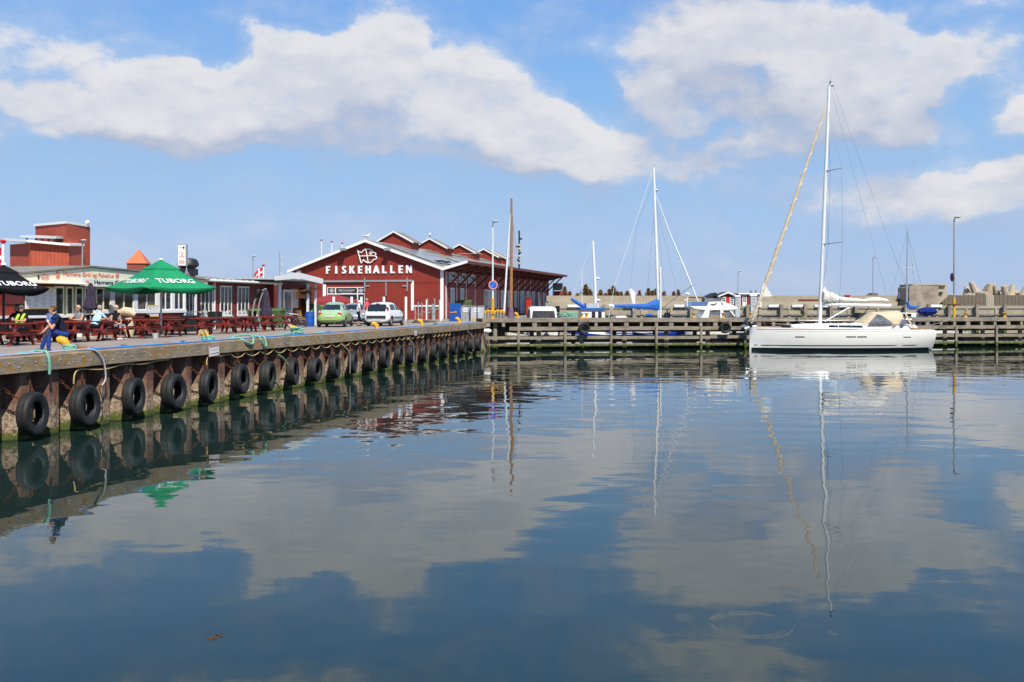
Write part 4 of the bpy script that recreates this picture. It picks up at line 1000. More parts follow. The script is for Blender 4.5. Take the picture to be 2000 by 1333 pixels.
# ------------------------------------------------------------------ people
def person(label, loc, J, cols, voxel=.014, rz=0.0, face=(0, -1, 0), hair='hair_grey', long_hair=False, kind_extra=None, shoe_dir=None, sleeves='short', legs_='long', scale=1.0, cap=None, glasses=False, curl=1.0):
    """one continuous body grown from overlapping limbs by a voxel remesh; cloth by nearest limb"""
    t = thing('person', label, 'person', loc, rz); t.scale = (scale,) * 3
    J = {k: Vector(v) for k, v in J.items()}; mb = MB(); segs = []
    def cap_(a, b_, r0, r1, reg, n=10):
        a = Vector(a); b_ = Vector(b_); d = b_ - a; L_ = d.length
        if L_ < 1e-4: b_ = a + Vector((0, 0, .001)); d = b_ - a; L_ = d.length
        d = d / L_; pts = [a - d * r0 * .95, a - d * r0 * .7, a, a.lerp(b_, .5), b_, b_ + d * r1 * .7, b_ + d * r1 * .95]
        mb.tube(pts, [r0 * .3, r0 * .72, r0, (r0 + r1) / 2, r1, r1 * .72, r1 * .3], n); segs.append((a, b_, (r0 + r1) / 2, reg))
    f = Vector(face).normalized()
    sh = (J['Lsh'] - J['Rsh']); side = sh.normalized(); mid = (J['Lsh'] + J['Rsh']) / 2; pel = J['pelvis']; up = (mid - pel).normalized()
    fr = side.cross(up).normalized()
    def ring(c, w, d_): return [c + side * w * cos(2 * pi * k / 16) + fr * d_ * sin(2 * pi * k / 16) for k in range(16)]
    H_ = (mid - pel).length
    b1 = 1.0 if cols.get('build', 1) == 1 else cols['build']
    mb.loft([ring(pel - up * .10, .12, .09), ring(pel - up * .03, .168 * b1, .12 * b1), ring(pel + up * H_ * .3, .148 * b1, .115 * b1), ring(pel + up * H_ * .65, .165 * b1, .12 * b1), ring(pel + up * H_ * .9, .165, .10), ring(mid + up * .035, .10, .07), ring(mid + up * .07, .05, .05)])
    segs.append((pel + up * .06, mid, .15, 'top')); segs.append((pel - up * .05, pel - up * .02, .17, 'bottom'))
    for s_ in 'LR':
        cap_(mid + (J[s_ + 'sh'] - mid) * .5, J[s_ + 'sh'], .062, .058, 'top')
        e = J[s_ + 'el']; w = J[s_ + 'wr']; m1 = J[s_ + 'sh'].lerp(e, .55 if sleeves == 'short' else (.05 if sleeves == 'none' else .98))
        cap_(J[s_ + 'sh'], m1, .058, .052, 'top'); cap_(m1, e, .046, .04, 'top' if sleeves == 'long' else 'skin'); cap_(e, w, .041, .027, 'top' if sleeves == 'long' else 'skin')
        h = J.get(s_ + 'ha'); h = Vector(h) if h is not None else w + (w - e).normalized() * .1
        d = (h - w).normalized(); nrm = d.cross(side if abs(d.dot(side)) < .8 else up).normalized(); lat = d.cross(nrm).normalized()
        palm = w + d * .045
        for q in (-.03, -.01, .01, .03): cap_(w + d * .015 + lat * q * .7, palm + d * .03 + lat * q, .014, .013, 'skin', 6)
        for q, L_ in ((-.033, .052), (-.011, .068), (.011, .072), (.033, .06)):
            b0 = palm + d * .035 + lat * q; b1_ = b0 + (d + nrm * .35 * curl).normalized() * L_ * .55; b2_ = b1_ + (d * .6 + nrm * .9 * curl).normalized() * L_ * .5
            cap_(b0, b1_, .0095, .009, 'skin', 6); cap_(b1_, b2_, .009, .0075, 'skin', 6)
        b0 = w + d * .03 - lat * .03; b1_ = b0 + (d * .5 - lat * .9).normalized() * .04; cap_(b0, b1_, .012, .010, 'skin', 6); cap_(b1_, b1_ + (d + nrm * .4).normalized() * .03, .010, .008, 'skin', 6)
    for s_, sg in (('L', 1), ('R', -1)):
        hip = J.get(s_ + 'hip'); hip = Vector(hip) if hip is not None else pel + side * .09 * sg - up * .02
        kn = J[s_ + 'kn']; an = J[s_ + 'an']
        cap_(hip, kn.lerp(hip, .05), .092, .062, 'bottom'); 
        if legs_ == 'long': cap_(kn, an + (kn - an) * .1, .064, .06, 'bottom'); cap_(an + (kn - an) * .12, an, .045, .04, 'sock')
        else:
            cut = .0 if legs_ == 'short' else .35
            m1 = kn.lerp(an, cut) if cut else kn.lerp(hip, .12)
            if cut: cap_(kn, m1, .06, .056, 'bottom')
            cap_(m1 if cut else kn, kn.lerp(an, .45), .05, .052, 'skin'); cap_(kn.lerp(an, .4), an, .048, .034, 'skin')
        sd_ = Vector(shoe_dir[s_]) if shoe_dir else Vector((f.x, f.y, 0)); sd_.z = 0; sd_ = sd_.normalized()
        ft = Vector((an.x, an.y, max(.0, an.z - .045)))
        cap_(ft - sd_ * .04, ft + sd_ * .12, .042, .038, 'shoe'); cap_(ft + sd_ * .1, ft + sd_ * .17, .038, .028, 'shoe')
    hd = J['head']; nk = J['neck']
    cap_(mid + up * .02, hd - Vector((0, 0, .07)), .056, .05, 'skin')
    fs = f; fl = Vector((0, 0, 1)).cross(fs).normalized(); fu = fs.cross(-fl).normalized() * -1
    if fu.z < 0: fu = -fu
    def hp(a, b_, c): return hd + fl * a + fs * b_ + fu * c
    def ell(c, ra, rb_, rc, reg='skin', n=12):
        rings = []
        for i in range(1, n):
            th = pi * i / n; rings.append([c + fl * ra * sin(th) * cos(2 * pi * k / 14) + fs * rb_ * sin(th) * sin(2 * pi * k / 14) + fu * -rc * cos(th) for k in range(14)])
        mb.loft(rings); segs.append((c, c + Vector((0, 0, .001)), max(ra, rb_) * .95, reg))
    ell(hp(0, -.008, .03), .076, .093, .09); ell(hp(0, .022, -.045), .056, .062, .068)
    cap_(hp(0, .088, .02), hp(0, .108, -.015), .010, .016, 'skin', 8); cap_(hp(-.022, .082, -.055), hp(.022, .082, -.055), .009, .009, 'lip', 6)
    for a in (-.077, .077): ell(hp(a, -.005, .005), .012, .022, .032, n=6)
    for a in (-.03, .03): ell(hp(a, .083, .025), .011, .006, .007, 'eye', n=6)
    me = bpy.data.meshes.new('person'); me.from_pydata(mb.v, [], mb.f)
    bm = bmesh.new(); bm.from_mesh(me); bmesh.ops.recalc_face_normals(bm, faces=bm.faces); bm.to_mesh(me); bm.free()
    o = bpy.data.objects.new('body', me); C.objects.link(o)
    md = o.modifiers.new('r', 'REMESH'); md.mode = 'VOXEL'; md.voxel_size = voxel
    sm = o.modifiers.new('s', 'SMOOTH'); sm.factor = .5; sm.iterations = 2
    dg = bpy.context.evaluated_depsgraph_get(); m2 = bpy.data.meshes.new_from_object(o.evaluated_get(dg)); bpy.data.objects.remove(o)
    n = len(m2.polygons); ctr = np.empty(n * 3); m2.polygons.foreach_get('center', ctr); ctr = ctr.reshape(n, 3)
    best = np.full(n, 1e9); reg = np.zeros(n, int); regs = ['skin', 'top', 'bottom', 'shoe', 'lip', 'eye', 'sock']
    for (a, b_, r_, rg) in segs:
        a = np.array(a); b_ = np.array(b_); d = b_ - a; tt_ = np.clip(((ctr - a) @ d) / max(d @ d, 1e-9), 0, 1)
        q = np.linalg.norm(ctr - (a + tt_[:, None] * d), axis=1) - r_
        if rg in ('eye', 'lip'): q -= .002
        k = q < best; best[k] = q[k]; reg[k] = regs.index(rg)
    m2.materials.clear()
    body = link('body', m2, ['skin', cols.get('top', 'cloth_navy'), cols.get('bottom', 'cloth_navy'), cols.get('shoe', 'shoe'), 'cloth_pink' if False else 'skin', 'black_paint', cols.get('sock', 'shoe')], t, smooth=True, ang=3.0)
    m2.polygons.foreach_set('material_index', reg.astype(np.int32)); m2.update()
    # hair cap
    mb2 = MB()
    if hair:
        rings = []
        for i in range(1, 11):
            th = pi * .5 + pi * .5 * i / 10.2 if False else pi * i / 11
            ring_ = []
            for k in range(16):
                a = 2 * pi * k / 16; x = .083 * sin(th) * cos(a); y = -.012 + .1 * sin(th) * sin(a); z = .034 + .098 * -cos(th)
                low = -.05 if y < 0 else .055
                if long_hair and y < .035: low = -.13
                if z < low: z = low; x *= .97; y = y * .97
                if y > .02 and z < .07: y = .02 + (y - .02) * .55; 
                ring_.append(hp(x, y, z))
            rings.append(ring_)
        mb2.loft(rings); obj('hair', mb2, hair, t, ang=2)
    if cap:
        mb2 = MB(); rings = []
        for i in range(5, 11):
            th = pi * i / 11; rings.append([hp(.089 * sin(th) * cos(2 * pi * k / 16), -.008 + .106 * sin(th) * sin(2 * pi * k / 16), .034 + .105 * -cos(th)) for k in range(16)])
        mb2.loft(rings); mb2.loft([[hp(.07 * cos(a), .07 + r_ * sin(a), .05 - r_ * .1) for a in [pi * k / 8 for k in range(9)]] for r_ in (.0, .09)], ring_closed=False, caps=False); obj('cap', mb2, cap, t, ang=2)
    if glasses:
        mb2 = MB()
        for a in (-.032, .032): mb2.tube([hp(a + .024 * cos(q), .102, .024 + .017 * sin(q)) for q in [2 * pi * k / 10 for k in range(10)]], .0035, 5, closed=True)
        mb2.tube([hp(-.056, .10, .03), hp(-.079, 0, .03)], .003, 5); mb2.tube([hp(.056, .10, .03), hp(.079, 0, .03)], .003, 5); mb2.tube([hp(-.008, .102, .026), hp(.008, .102, .026)], .003, 5)
        obj('glasses', mb2, 'black_paint', t)
    return t, hp
def sitJ(phi, lean=.08, arms='table', seat=.45, spread=.1, turn=0.0):
    f = Vector((cos(phi), sin(phi), 0)); l = Vector((-sin(phi), cos(phi), 0)); z = Vector((0, 0, 1)); p = z * (seat + .1)
    mid = p + z * .45 + f * lean; J = {'pelvis': p, 'neck': mid + z * .06, 'head': mid + z * .22 + f * .05, 'Lsh': mid + l * .17, 'Rsh': mid - l * .17}
    for s_, g in (('L', 1), ('R', -1)):
        J[s_ + 'kn'] = p + f * .43 + l * g * spread + z * .0; J[s_ + 'an'] = p + f * (.46) + l * g * (spread + .02); J[s_ + 'an'].z = .09
        if arms == 'table': J[s_ + 'el'] = mid + f * .2 + l * g * .24 - z * .2; J[s_ + 'wr'] = mid + f * .42 + l * g * .06 - z * .18
        else: J[s_ + 'el'] = mid + f * .05 + l * g * .24 - z * .27; J[s_ + 'wr'] = p + f * .25 + l * g * .08 + z * .1
    return J, f
def standJ(phi, H=1.7, armf=(.1, .1), step=.0):
    k = H / 1.75; f = Vector((cos(phi), sin(phi), 0)); l = Vector((-sin(phi), cos(phi), 0)); z = Vector((0, 0, 1)); p = z * .93 * k; mid = z * 1.42 * k + f * .02
    J = {'pelvis': p, 'neck': mid + z * .06, 'head': z * 1.62 * k + f * .05, 'Lsh': mid + l * .18, 'Rsh': mid - l * .18}
    for s_, g, a in (('L', 1, armf[0]), ('R', -1, armf[1])):
        J[s_ + 'kn'] = z * .5 * k + l * g * .1 + f * (.06 + g * step); J[s_ + 'an'] = z * .09 + l * g * .11 + f * g * step * 1.3
        J[s_ + 'el'] = mid + l * g * .25 - z * .26 + f * a * .4; J[s_ + 'wr'] = mid + l * g * .27 - z * (.5 - a * .4) + f * a * 1.6
    return J, f
# the man on the bollard
Jm = {'pelvis': (0, 0, .53), 'Lkn': (-.27, -.36, .62), 'Lan': (-.26, -.42, .14), 'Rkn': (-.50, -.02, .53), 'Ran': (-.60, -.10, .13), 'neck': (-.16, -.1, 1.08), 'head': (-.27, -.16, 1.215),
      'Lsh': (-.04, -.27, 1.0), 'Rsh': (-.26, .08, 1.0), 'Lel': (-.16, -.42, .70), 'Lwr': (-.33, -.34, .92), 'Lha': (-.38, -.27, 1.0), 'Rel': (-.47, .03, .74), 'Rwr': (-.58, -.08, .585), 'Rha': (-.63, -.12, .54)}
pm = P(126, 28.35, z=DECK)
man, hp = person('man in blue work overalls and black shirt sitting on a yellow bollard', pm, Jm, {'top': 'cloth_navy', 'bottom': 'cloth_workblue', 'shoe': 'shoe', 'sock': 'cloth_workblue'}, voxel=.009, face=(-.93, -.36, -.05), hair='hair_brown', glasses=True, shoe_dir={'L': (-.7, -.7, 0), 'R': (-.8, -.4, 0)}, curl=1.6)
mb = MB()
for (a, b_, r_) in (((-.27, -.37, .655), (-.275, -.40, .48), .068), ((-.505, -.025, .555), (-.54, -.06, .38), .068)):
    a = Vector(a); b_ = Vector(b_); d = Vector((-.5, -.45, 0)).normalized() * .022; mb.tube([a + d, (a + b_) / 2 + d, b_ + d], [r_ * .7, r_ * .85, r_ * .6], 10)
obj('knee_pads', mb, 'kneepad', man)
mb = MB(); mb.tube([(-.06, -.21, 1.075), (-.17, -.25, 1.0), (-.22, -.21, .85), (-.2, -.17, .72)], .03, 8); mb.tube([(-.25, .03, 1.07), (-.34, -.04, .98), (-.33, -.08, .82), (-.25, -.1, .7)], .03, 8); mb.tube([(-.26, -.14, .9), (-.24, -.13, .68)], .1, 10)
obj('bib', mb, 'cloth_workblue', man)
mb = MB(); d = (Vector(Jm['Lwr']) - Vector(Jm['Lel'])).normalized(); c = Vector(Jm['Lel']).lerp(Vector(Jm['Lwr']), .85); mb.tube([c, c + d * .03], .033, 10); obj('watch', mb, 'steel', man)

def qloc(s_, t_, z=DECK): return Q(s_, t_, z)
ph_s = math.atan2(QD.y, QD.x)       # facing along the quay (away from camera)
ph_c = ph_s + pi
def P_(label, s_, t_, phi, cols, **k):
    kw = {a: k.pop(a) for a in ('lean', 'arms', 'spread', 'seat') if a in k}
    J, f = sitJ(phi, **kw); return person(label, qloc(s_, t_), J, cols, face=k.pop('face', f), **k)
t, hp = P_('man in grey cap and yellow safety vest at the picnic table on the far left', 33.7, 6.45, ph_c, {'top': 'cloth_black', 'bottom': 'cloth_navy'}, hair='hair_grey', cap='cap_grey')
J, f = sitJ(ph_c); mid = (J['Lsh'] + J['Rsh']) / 2; l_ = (J['Lsh'] - J['Rsh']).normalized()
mb = MB()
for g in (-1, 1):
    a = mid + l_ * g * .1 + Vector((0, 0, .055)); mb.bar(a + f * .02, mid + l_ * g * .1 + f * .16 - Vector((0, 0, .12)), .1, .02); mb.bar(mid + l_ * g * .1 + f * .16 - Vector((0, 0, .12)), mid + l_ * g * .1 + f * .13 - Vector((0, 0, .42)), .1, .02)
obj('safety_vest', mb, 'hi_vis', t)
P_('man in blue shirt bent over his table with his back turned', 35.28, 6.7, ph_s, {'top': 'cloth_blue', 'bottom': 'cloth_black', 'build': 1.12}, hair='hair_brown', lean=.2, sleeves='long')
P_('blond woman in grey top and sunglasses facing the camera', 36.45, 6.25, ph_c, {'top': 'cloth_grey', 'bottom': 'cloth_black'}, hair='hair_blond', long_hair=True, sleeves='none', glasses=True)
P_('grey-haired man in light blue t-shirt leaning on a picnic table', 36.92, 6.0, ph_s - .35, {'top': 'cloth_lightblue', 'bottom': 'cloth_navy', 'build': 1.2}, hair='hair_grey', lean=.2, legs_='short', voxel=.012)
J, f = sitJ(ph_s - pi / 2 - .25, arms='lap', lean=.04)
wl_, hp = person('woman in black top and grey shorts sitting with a black backpack', qloc(38.1, 5.95), J, {'top': 'cloth_black', 'bottom': 'cloth_grey', 'shoe': 'cloth_white'}, face=(-.3, -.9, -.25), hair='hair_blond', long_hair=True, sleeves='none', legs_='short', voxel=.012)
bp = thing('backpack', 'small black backpack hanging behind the woman in grey shorts', 'backpack', qloc(37.86, 6.2, DECK + .58))
mb = MB(); mb.loft([[(.17 * w * cos(a), .09 * w * sin(a), z) for a in [2 * pi * k / 14 for k in range(14)]] for (w, z) in ((.6, 0), (1, .04), (1.05, .2), (.95, .36), (.5, .44))]); obj('bag', mb, 'cloth_black', bp)
mb = MB(); mb.box((.02, -.1, .3), (.07, .01, .03)); obj('patch', mb, 'cloth_white', bp)
P_('man in black t-shirt at the rear table facing the camera', 36.3, 8.75, ph_c, {'top': 'cloth_black', 'bottom': 'cloth_navy'}, hair='hair_brown')
P_('dark-haired man in black at the rear table seen from behind', 35.4, 8.05, ph_s, {'top': 'cloth_black', 'bottom': 'cloth_navy'}, hair='hair_brown')
J, f = standJ(.25, 1.62, (.12, .05), .05)
person('white-haired woman in patterned top and dark capri trousers between the parked cars', P(700, 63.4, z=DECK), J, {'top': 'cloth_white', 'bottom': 'cloth_navy', 'shoe': 'cloth_black', 'build': 1.12}, face=(.8, .5, 0), hair='feather_white', legs_='capri')
J, f = standJ(2.6, 1.78, (.1, .2))
person('bald tanned man in pink shirt behind the white hatchback', P(717, 66.5, z=DECK), J, {'top': 'cloth_pink', 'bottom': 'cloth_navy'}, face=f, hair='hair_grey', sleeves='none')
J, f = standJ(1.2, 1.7)
person('person in dark jacket on the moored boat right of the blue sail cover', P(1303, 88, z=1.25), J, {'top': 'cloth_navy', 'bottom': 'cloth_black'}, face=f, hair='hair_brown', sleeves='long')
for i, (px_, m_, lab) in enumerate(((1467, 'cloth_black', 'walker in black passing behind the breakwater wall above the red hut'), (1476, 'cloth_pink', 'walker in dark red passing behind the breakwater wall above the red hut'))):
    J, f = standJ(0 if i else pi, 1.75); person(lab, P(px_, 130.2, z=3.5), J, {'top': m_ if i == 0 else 'red_paint', 'bottom': 'cloth_black'}, face=f, hair='hair_brown', sleeves='long', voxel=.02)
J, f = standJ(pi, 1.72); person('angler in light blue jacket standing beside the concrete bunker', P(1756, 121, z=JZ), J, {'top': 'cloth_blue', 'bottom': 'cloth_black'}, face=f, hair='hair_brown', sleeves='long', voxel=.02)
struct(obj('rubble_path', MB().bb(7, 120, 129.02, 131.5, 1, 3.5), 'concrete_light', smooth=False), 'path behind the breakwater wall')

# ------------------------------------------------------------------ picnic tables
def make_table(label):
    t = thing('picnic_table', label, 'picnic table', group='dark red picnic tables in the row along the quay')
    mb = MB()
    for i in range(5): y = -.3 + .15 * i; mb.bb(-.95, .95, y - .068, y + .068, .715, .755)
    obj('tabletop', mb, 'red_table', t, smooth=False)
    for g in (-1, 1):
        mb = MB()
        for y in (.56, .71): mb.bb(-.95, .95, g * y - .066, g * y + .066, .425, .465)
        obj('bench', mb, 'red_table', t, smooth=False)
    for x in (-.62, .62):
        for g in (-1, 1): mb = MB(); mb.bar((x, g * .22, .714), (x, g * .56, 0), .045, .1, up=(1, 0, 0)); obj('leg', mb, 'red_table', t, smooth=False)
        mb = MB(); mb.bb(x + .025, x + .07, -.78, .78, .325, .424); obj('crossbeam', mb, 'red_table', t, smooth=False)
        mb = MB(); mb.bb(x + .025, x + .07, -.35, .35, .62, .714); obj('top_batten', mb, 'red_table', t, smooth=False)
        mb = MB(); mb.bar((x * .95, 0, .36), (x * .35, 0, .71), .05, .07); obj('brace', mb, 'red_table', t, smooth=False)
    return t
tab = None; rt = random.Random(8)
descs = ['with the man in the safety vest', 'with the blond woman in sunglasses', 'between the light blue shirt and the backpack woman', 'just right of the woman with the backpack', 'under the right side of the green parasol pole',
         'in front of the red bicycle', 'in front of the tall windows, left one', 'in front of the tall windows, right one', 'left of the folded purple parasol', 'at the right end of the row by the blue barrel']
for i, px_ in enumerate((45, 156, 212, 293, 340, 400, 452, 491, 527, 566)):
    s_ = qs(px_, 5.6); lab = 'dark red picnic table ' + descs[i]
    loc = Q(s_, 6.25, DECK + .004); rz = -TH + rt.uniform(-.06, .06)
    if tab is None: tab = make_table(lab); tab.location = loc; tab.rotation_euler = (0, 0, rz)
    else: dup(tab, loc, rz, lab)
dup(tab, Q(qs(300, 8.4), 8.4, DECK + .004), -TH + .08, 'dark red picnic table close to the wall under the menu notice', 'dark red picnic tables in the back row')
dup(tab, Q(35.75, 8.5, DECK + .004), -TH - .04, 'dark red picnic table in the back row under the black parasol', 'dark red picnic tables in the back row')
def tagm(name, mb, m_, lab, cat, grp=None, loc=None, **k): return tag(obj(name, mb, m_, loc=loc, **k), lab, cat, grp)
# things on the tables
def bottle(loc, lab):
    t = thing('beer_bottle', lab, 'bottle', loc); mb = MB(); mb.lathe([(.0, 0), (.032, 0), (.032, .13), (.014, .18), (.013, .23), (0, .232)], 10); obj('glass', mb, 'bin_green', t)
    mb = MB(); mb.lathe([(.0325, .03), (.0335, .031), (.0335, .1), (.0325, .101)], 10); obj('bottle_label', mb, 'paper', t); return t
bottle(Q(36.05, 5.75, DECK + .76), 'green beer bottle on the table of the blond woman')
m, nt, b = base('clear_plastic', .05); b.inputs['Transmission Weight'].default_value = .85; b.inputs['Base Color'].default_value = (.9, .92, .92, 1)
for i, (s_, t_, lab) in enumerate(((37.5, 5.75, 'clear drinking cup in front of the man in light blue'), (37.7, 5.5, 'clear drinking cup nearest the backpack woman'))):
    mb = MB(); mb.lathe([(.0, 0), (.03, 0), (.042, .13), (.038, .13), (.028, .01), (0, .01)], 12); tagm('drinking_cup', mb, 'clear_plastic', lab, 'cup', 'cups on the picnic table', loc=Q(s_, t_, DECK + .76))
mb = MB(); mb.lathe([(.0, 0), (.1, 0), (.13, .22), (.12, .22), (.09, .02), (0, .02)], 16); tagm('plastic_bucket', mb, 'light_grey', 'small translucent bucket standing on the asphalt by the tables', 'bucket', loc=G(303.5, 662))
mb = MB(); mb.ball((0, 0, .09), (.13, .13, .09), 8); tagm('dark_bowl', mb, 'black_paint', 'dark round bowl on the table below the menu notice', 'bowl', loc=Q(qs(287, 8.4), 8.4, DECK + .76))
# rolled pale canvas bundle and strut on the wall
cv_ = thing('canvas_bundle', 'pale rolled canvas bundle beside the woman with the backpack', 'bundle', Q(qs(247, 7.9), 7.9, DECK))
mb = MB(); mb.tube([(-.32, 0, .98), (-.1, 0, 1.08), (.15, 0, 1.05), (.38, 0, .92)], [.12, .19, .19, .1], 12); obj('roll', mb, 'tan_canvas', cv_); mb = MB(); mb.tube([(.12, 0, 0), (.14, .02, .3), (.1, 0, .8)], [.15, .2, .14], 10); obj('sack', mb, 'tan_canvas', cv_)
mb = MB(); mb.tube([Q(gw(189), T1 - .12, DECK + .84), Q(gw(241), T1 - .3, DECK + .72)], .035, 8); tagm('awning_pole', mb, 'galvanised', 'thin grey pole lying along the red restaurant wall', 'pole')

# ------------------------------------------------------------------ parasols
def parasol(label, loc, half, z_edge, z_top, rot, fabric, txt, txt_panels, tsize, pole_m='white_paint', pole_t=1.0):
    t = thing('parasol', label, 'parasol', loc, rot); mb = MB()
    A = Vector((0, 0, z_top)); cn = [Vector((half * cos(a), half * sin(a), z_edge)) for a in (-pi / 2, 0, pi / 2, pi)]   # first corner points at -y
    r0 = .26
    for i in range(4):
        c0, c1 = cn[i], cn[(i + 1) % 4]; rows = []
        for v in range(7):
            fv = r0 + (1 - r0) * v / 6; row = []
            for u in range(11):
                fu = u / 10; p = A.lerp(c0.lerp(c1, fu), fv); sag = -.10 * sin(pi * fu) * fv; p = p + Vector((0, 0, -.10 * sin(pi * (fv - r0) / (1 - r0)) + sag * .6)); row.append(p)
            rows.append(row)
        e = rows[-1]; rows.append([p + Vector((0, 0, -.06 - .17 * sin(pi * u / 10) ** .8)) - Vector((p.x, p.y, 0)).normalized() * .01 for u, p in enumerate(e)])
        mb.loft(rows, caps=False, ring_closed=False)
    o = obj('canopy', mb, fabric, t, fix=False, ang=.5)
    md = o.modifiers.new('s', 'SOLIDIFY'); md.thickness = .012
    mb = MB()
    for i in range(4):
        c0, c1 = cn[i], cn[(i + 1) % 4]; rows = []
        for v in range(3):
            fv = (r0 + .07) * v / 2; rows.append([A.lerp(c0.lerp(c1, u / 6), fv) + Vector((0, 0, .07 - .01 * v)) for u in range(7)])
        rows.append([p + Vector((0, 0, -.07)) for p in rows[-1]]); mb.loft(rows, caps=False, ring_closed=False)
    o = obj('vent_cap', mb, fabric, t, fix=False, ang=.5)
    mb = MB(); mb.tube([(0, 0, 0), (0, 0, z_top - .1)], .045 * pole_t, 10); obj('pole', mb, pole_m, t)
    mb = MB(); mb.lathe([(0, z_top + .06), (.1, z_top + .06), (.09, z_top + .12), (0, z_top + .13)], 12); obj('finial', mb, 'white_paint', t)
    for c in cn:
        mb = MB(); mb.tube([(0, 0, z_top - .12), A.lerp(c, .5) - Vector((0, 0, .13)), c - Vector((0, 0, .05))], .014, 5); obj('rib', mb, 'galvanised', t)
    mb = MB(); mb.lathe([(0, 0), (.35, 0), (.35, .08), (.08, .12), (.06, .3), (0, .3)], 16); obj('foot', mb, 'concrete', t)
    for i in txt_panels:
        c0, c1 = cn[i], cn[(i + 1) % 4]; m_ = A.lerp((c0 + c1) / 2, .70); x = (c1 - c0).normalized(); y = (A - (c0 + c1) / 2).normalized(); n_ = x.cross(y)
        text('lettering', txt, tsize, 'white_paint', t, frameM(m_ - y * tsize * .35 + Vector((0, 0, -.10)) + n_ * .03, x, y), .003, .008, space=1.04)
        m_ = A.lerp(c1, .93).lerp(A.lerp(c0, .93), .07 if i else .93) if False else A.lerp(c0.lerp(c1, .12 if i == 3 else .86), .95)
        mb = MB(); M0 = frameM(m_ + n_ * .03 + Vector((0, 0, -.09)), x, y); mb.M = M0; mb.bb(-.2, .06, -.04, .05, -.004, .004); mb.lathe([(0, 0), (.06, 0), (.06, .006), (0, .006)], 10, c=(.12, .01, 0)); obj('small_print', mb, 'white_paint', t)
    return t
pg = Q(qs(314.5, 7.3), 7.3, DECK)
parasol('large green square parasol with white lettering over the picnic tables', pg, 2.38, 2.12, 3.28, -.12 + .2, 'green_fabric', 'TUBORG', (3, 0), .44)
pb = P(7, 35.6, z=DECK)
parasol('large black square parasol with white lettering at the left edge', pb, 1.5, 1.96, 2.72, .25, 'black_fabric', 'TUBORG', (3, 0), .36, 'black_paint')
def closed_parasol(label, loc, h, top_, low, m_, base_=True, pole_='galvanised'):
    t = thing('folded_parasol', label, 'parasol', loc); mb = MB(); rings = []
    for i, (f, r_) in enumerate(((0, .03), (.08, .07), (.35, .12), (.6, .15), (.82, .2), (.95, .24), (1, .22))):
        z = top_ - (top_ - low) * f; rings.append([(r_ * (1 + .22 * (k % 2)) * cos(2 * pi * k / 16), r_ * (1 + .22 * (k % 2)) * sin(2 * pi * k / 16), z + (.05 if k % 2 else 0)) for k in range(16)])
    mb.loft(rings); obj('canopy', mb, m_, t, ang=1.2); mb = MB(); mb.tube([(0, 0, 0), (0, 0, top_ + .04)], .025, 8); obj('pole', mb, pole_, t)
    mb = MB(); mb.lathe([(0, 0), (.28, 0), (.28, .07), (.05, .1), (0, .1)], 14); obj('foot', mb, 'concrete', t); return t
closed_parasol('small folded dark parasol above the man in light blue', Q(qs(177, 7.6), 7.6, DECK), 2.2, gpy(177, 555, 7.6), gpy(177, 606, 7.6), 'dark_fabric')
cp = closed_parasol('folded purple-grey cantilever parasol beside the green bins', Q(qs(520, 8.0), 8.0, DECK), 2.4, gpy(520, 567, 8.0), gpy(520, 618, 8.0), 'dark_fabric')
cp.scale = (1.25, 1.25, 1)
mb = MB(); mb.tube([(-.5, 0, 0), (-.62, 0, .9), (-.5, 0, 1.6), (-.2, 0, 2.1), (.0, 0, 2.25)], .04, 8); mb.tube([(-.25, 0, 0), (-.38, 0, .9), (-.3, 0, 1.5), (-.15, 0, 2.05)], .035, 8); obj('curved_mast', mb, 'galvanised', cp)
mb = MB(); mb.tube([(-.45, 0, 1.75), (-.2, 0, 2.15)], .09, 8); obj('hinge_cover', mb, 'black_fabric', cp)
rp = thing('red_awning', 'low red tent awning in front of the hall entrance', 'awning', P(652, 84, z=DECK))
mb = MB(); w = 3.2
zz1 = EYE - (590 - HY) / F * 84 - DECK - .0; zz2 = EYE - (576 - HY) / F * 84 - DECK
mb.add([(-2.2, -1.5, zz1), (2.3, -1.5, zz1 - .05), (2.3, 1.5, zz1), (-2.2, 1.5, zz1), (-.4, 0, zz2), (.3, 0, zz2)], [(0, 1, 5, 4), (1, 2, 5), (2, 3, 4, 5), (3, 0, 4)]); mb.bb(-2.2, 2.3, -1.52, -1.505, zz1 - .25, zz1 + .0)
obj('canopy', mb, 'red_paint', rp, fix=False, smooth=False)
for x in (-2.1, 2.2): obj('pole', MB().tube([(x, -1.4, 0), (x, -1.4, zz1)], .03, 6), 'white_paint', rp)

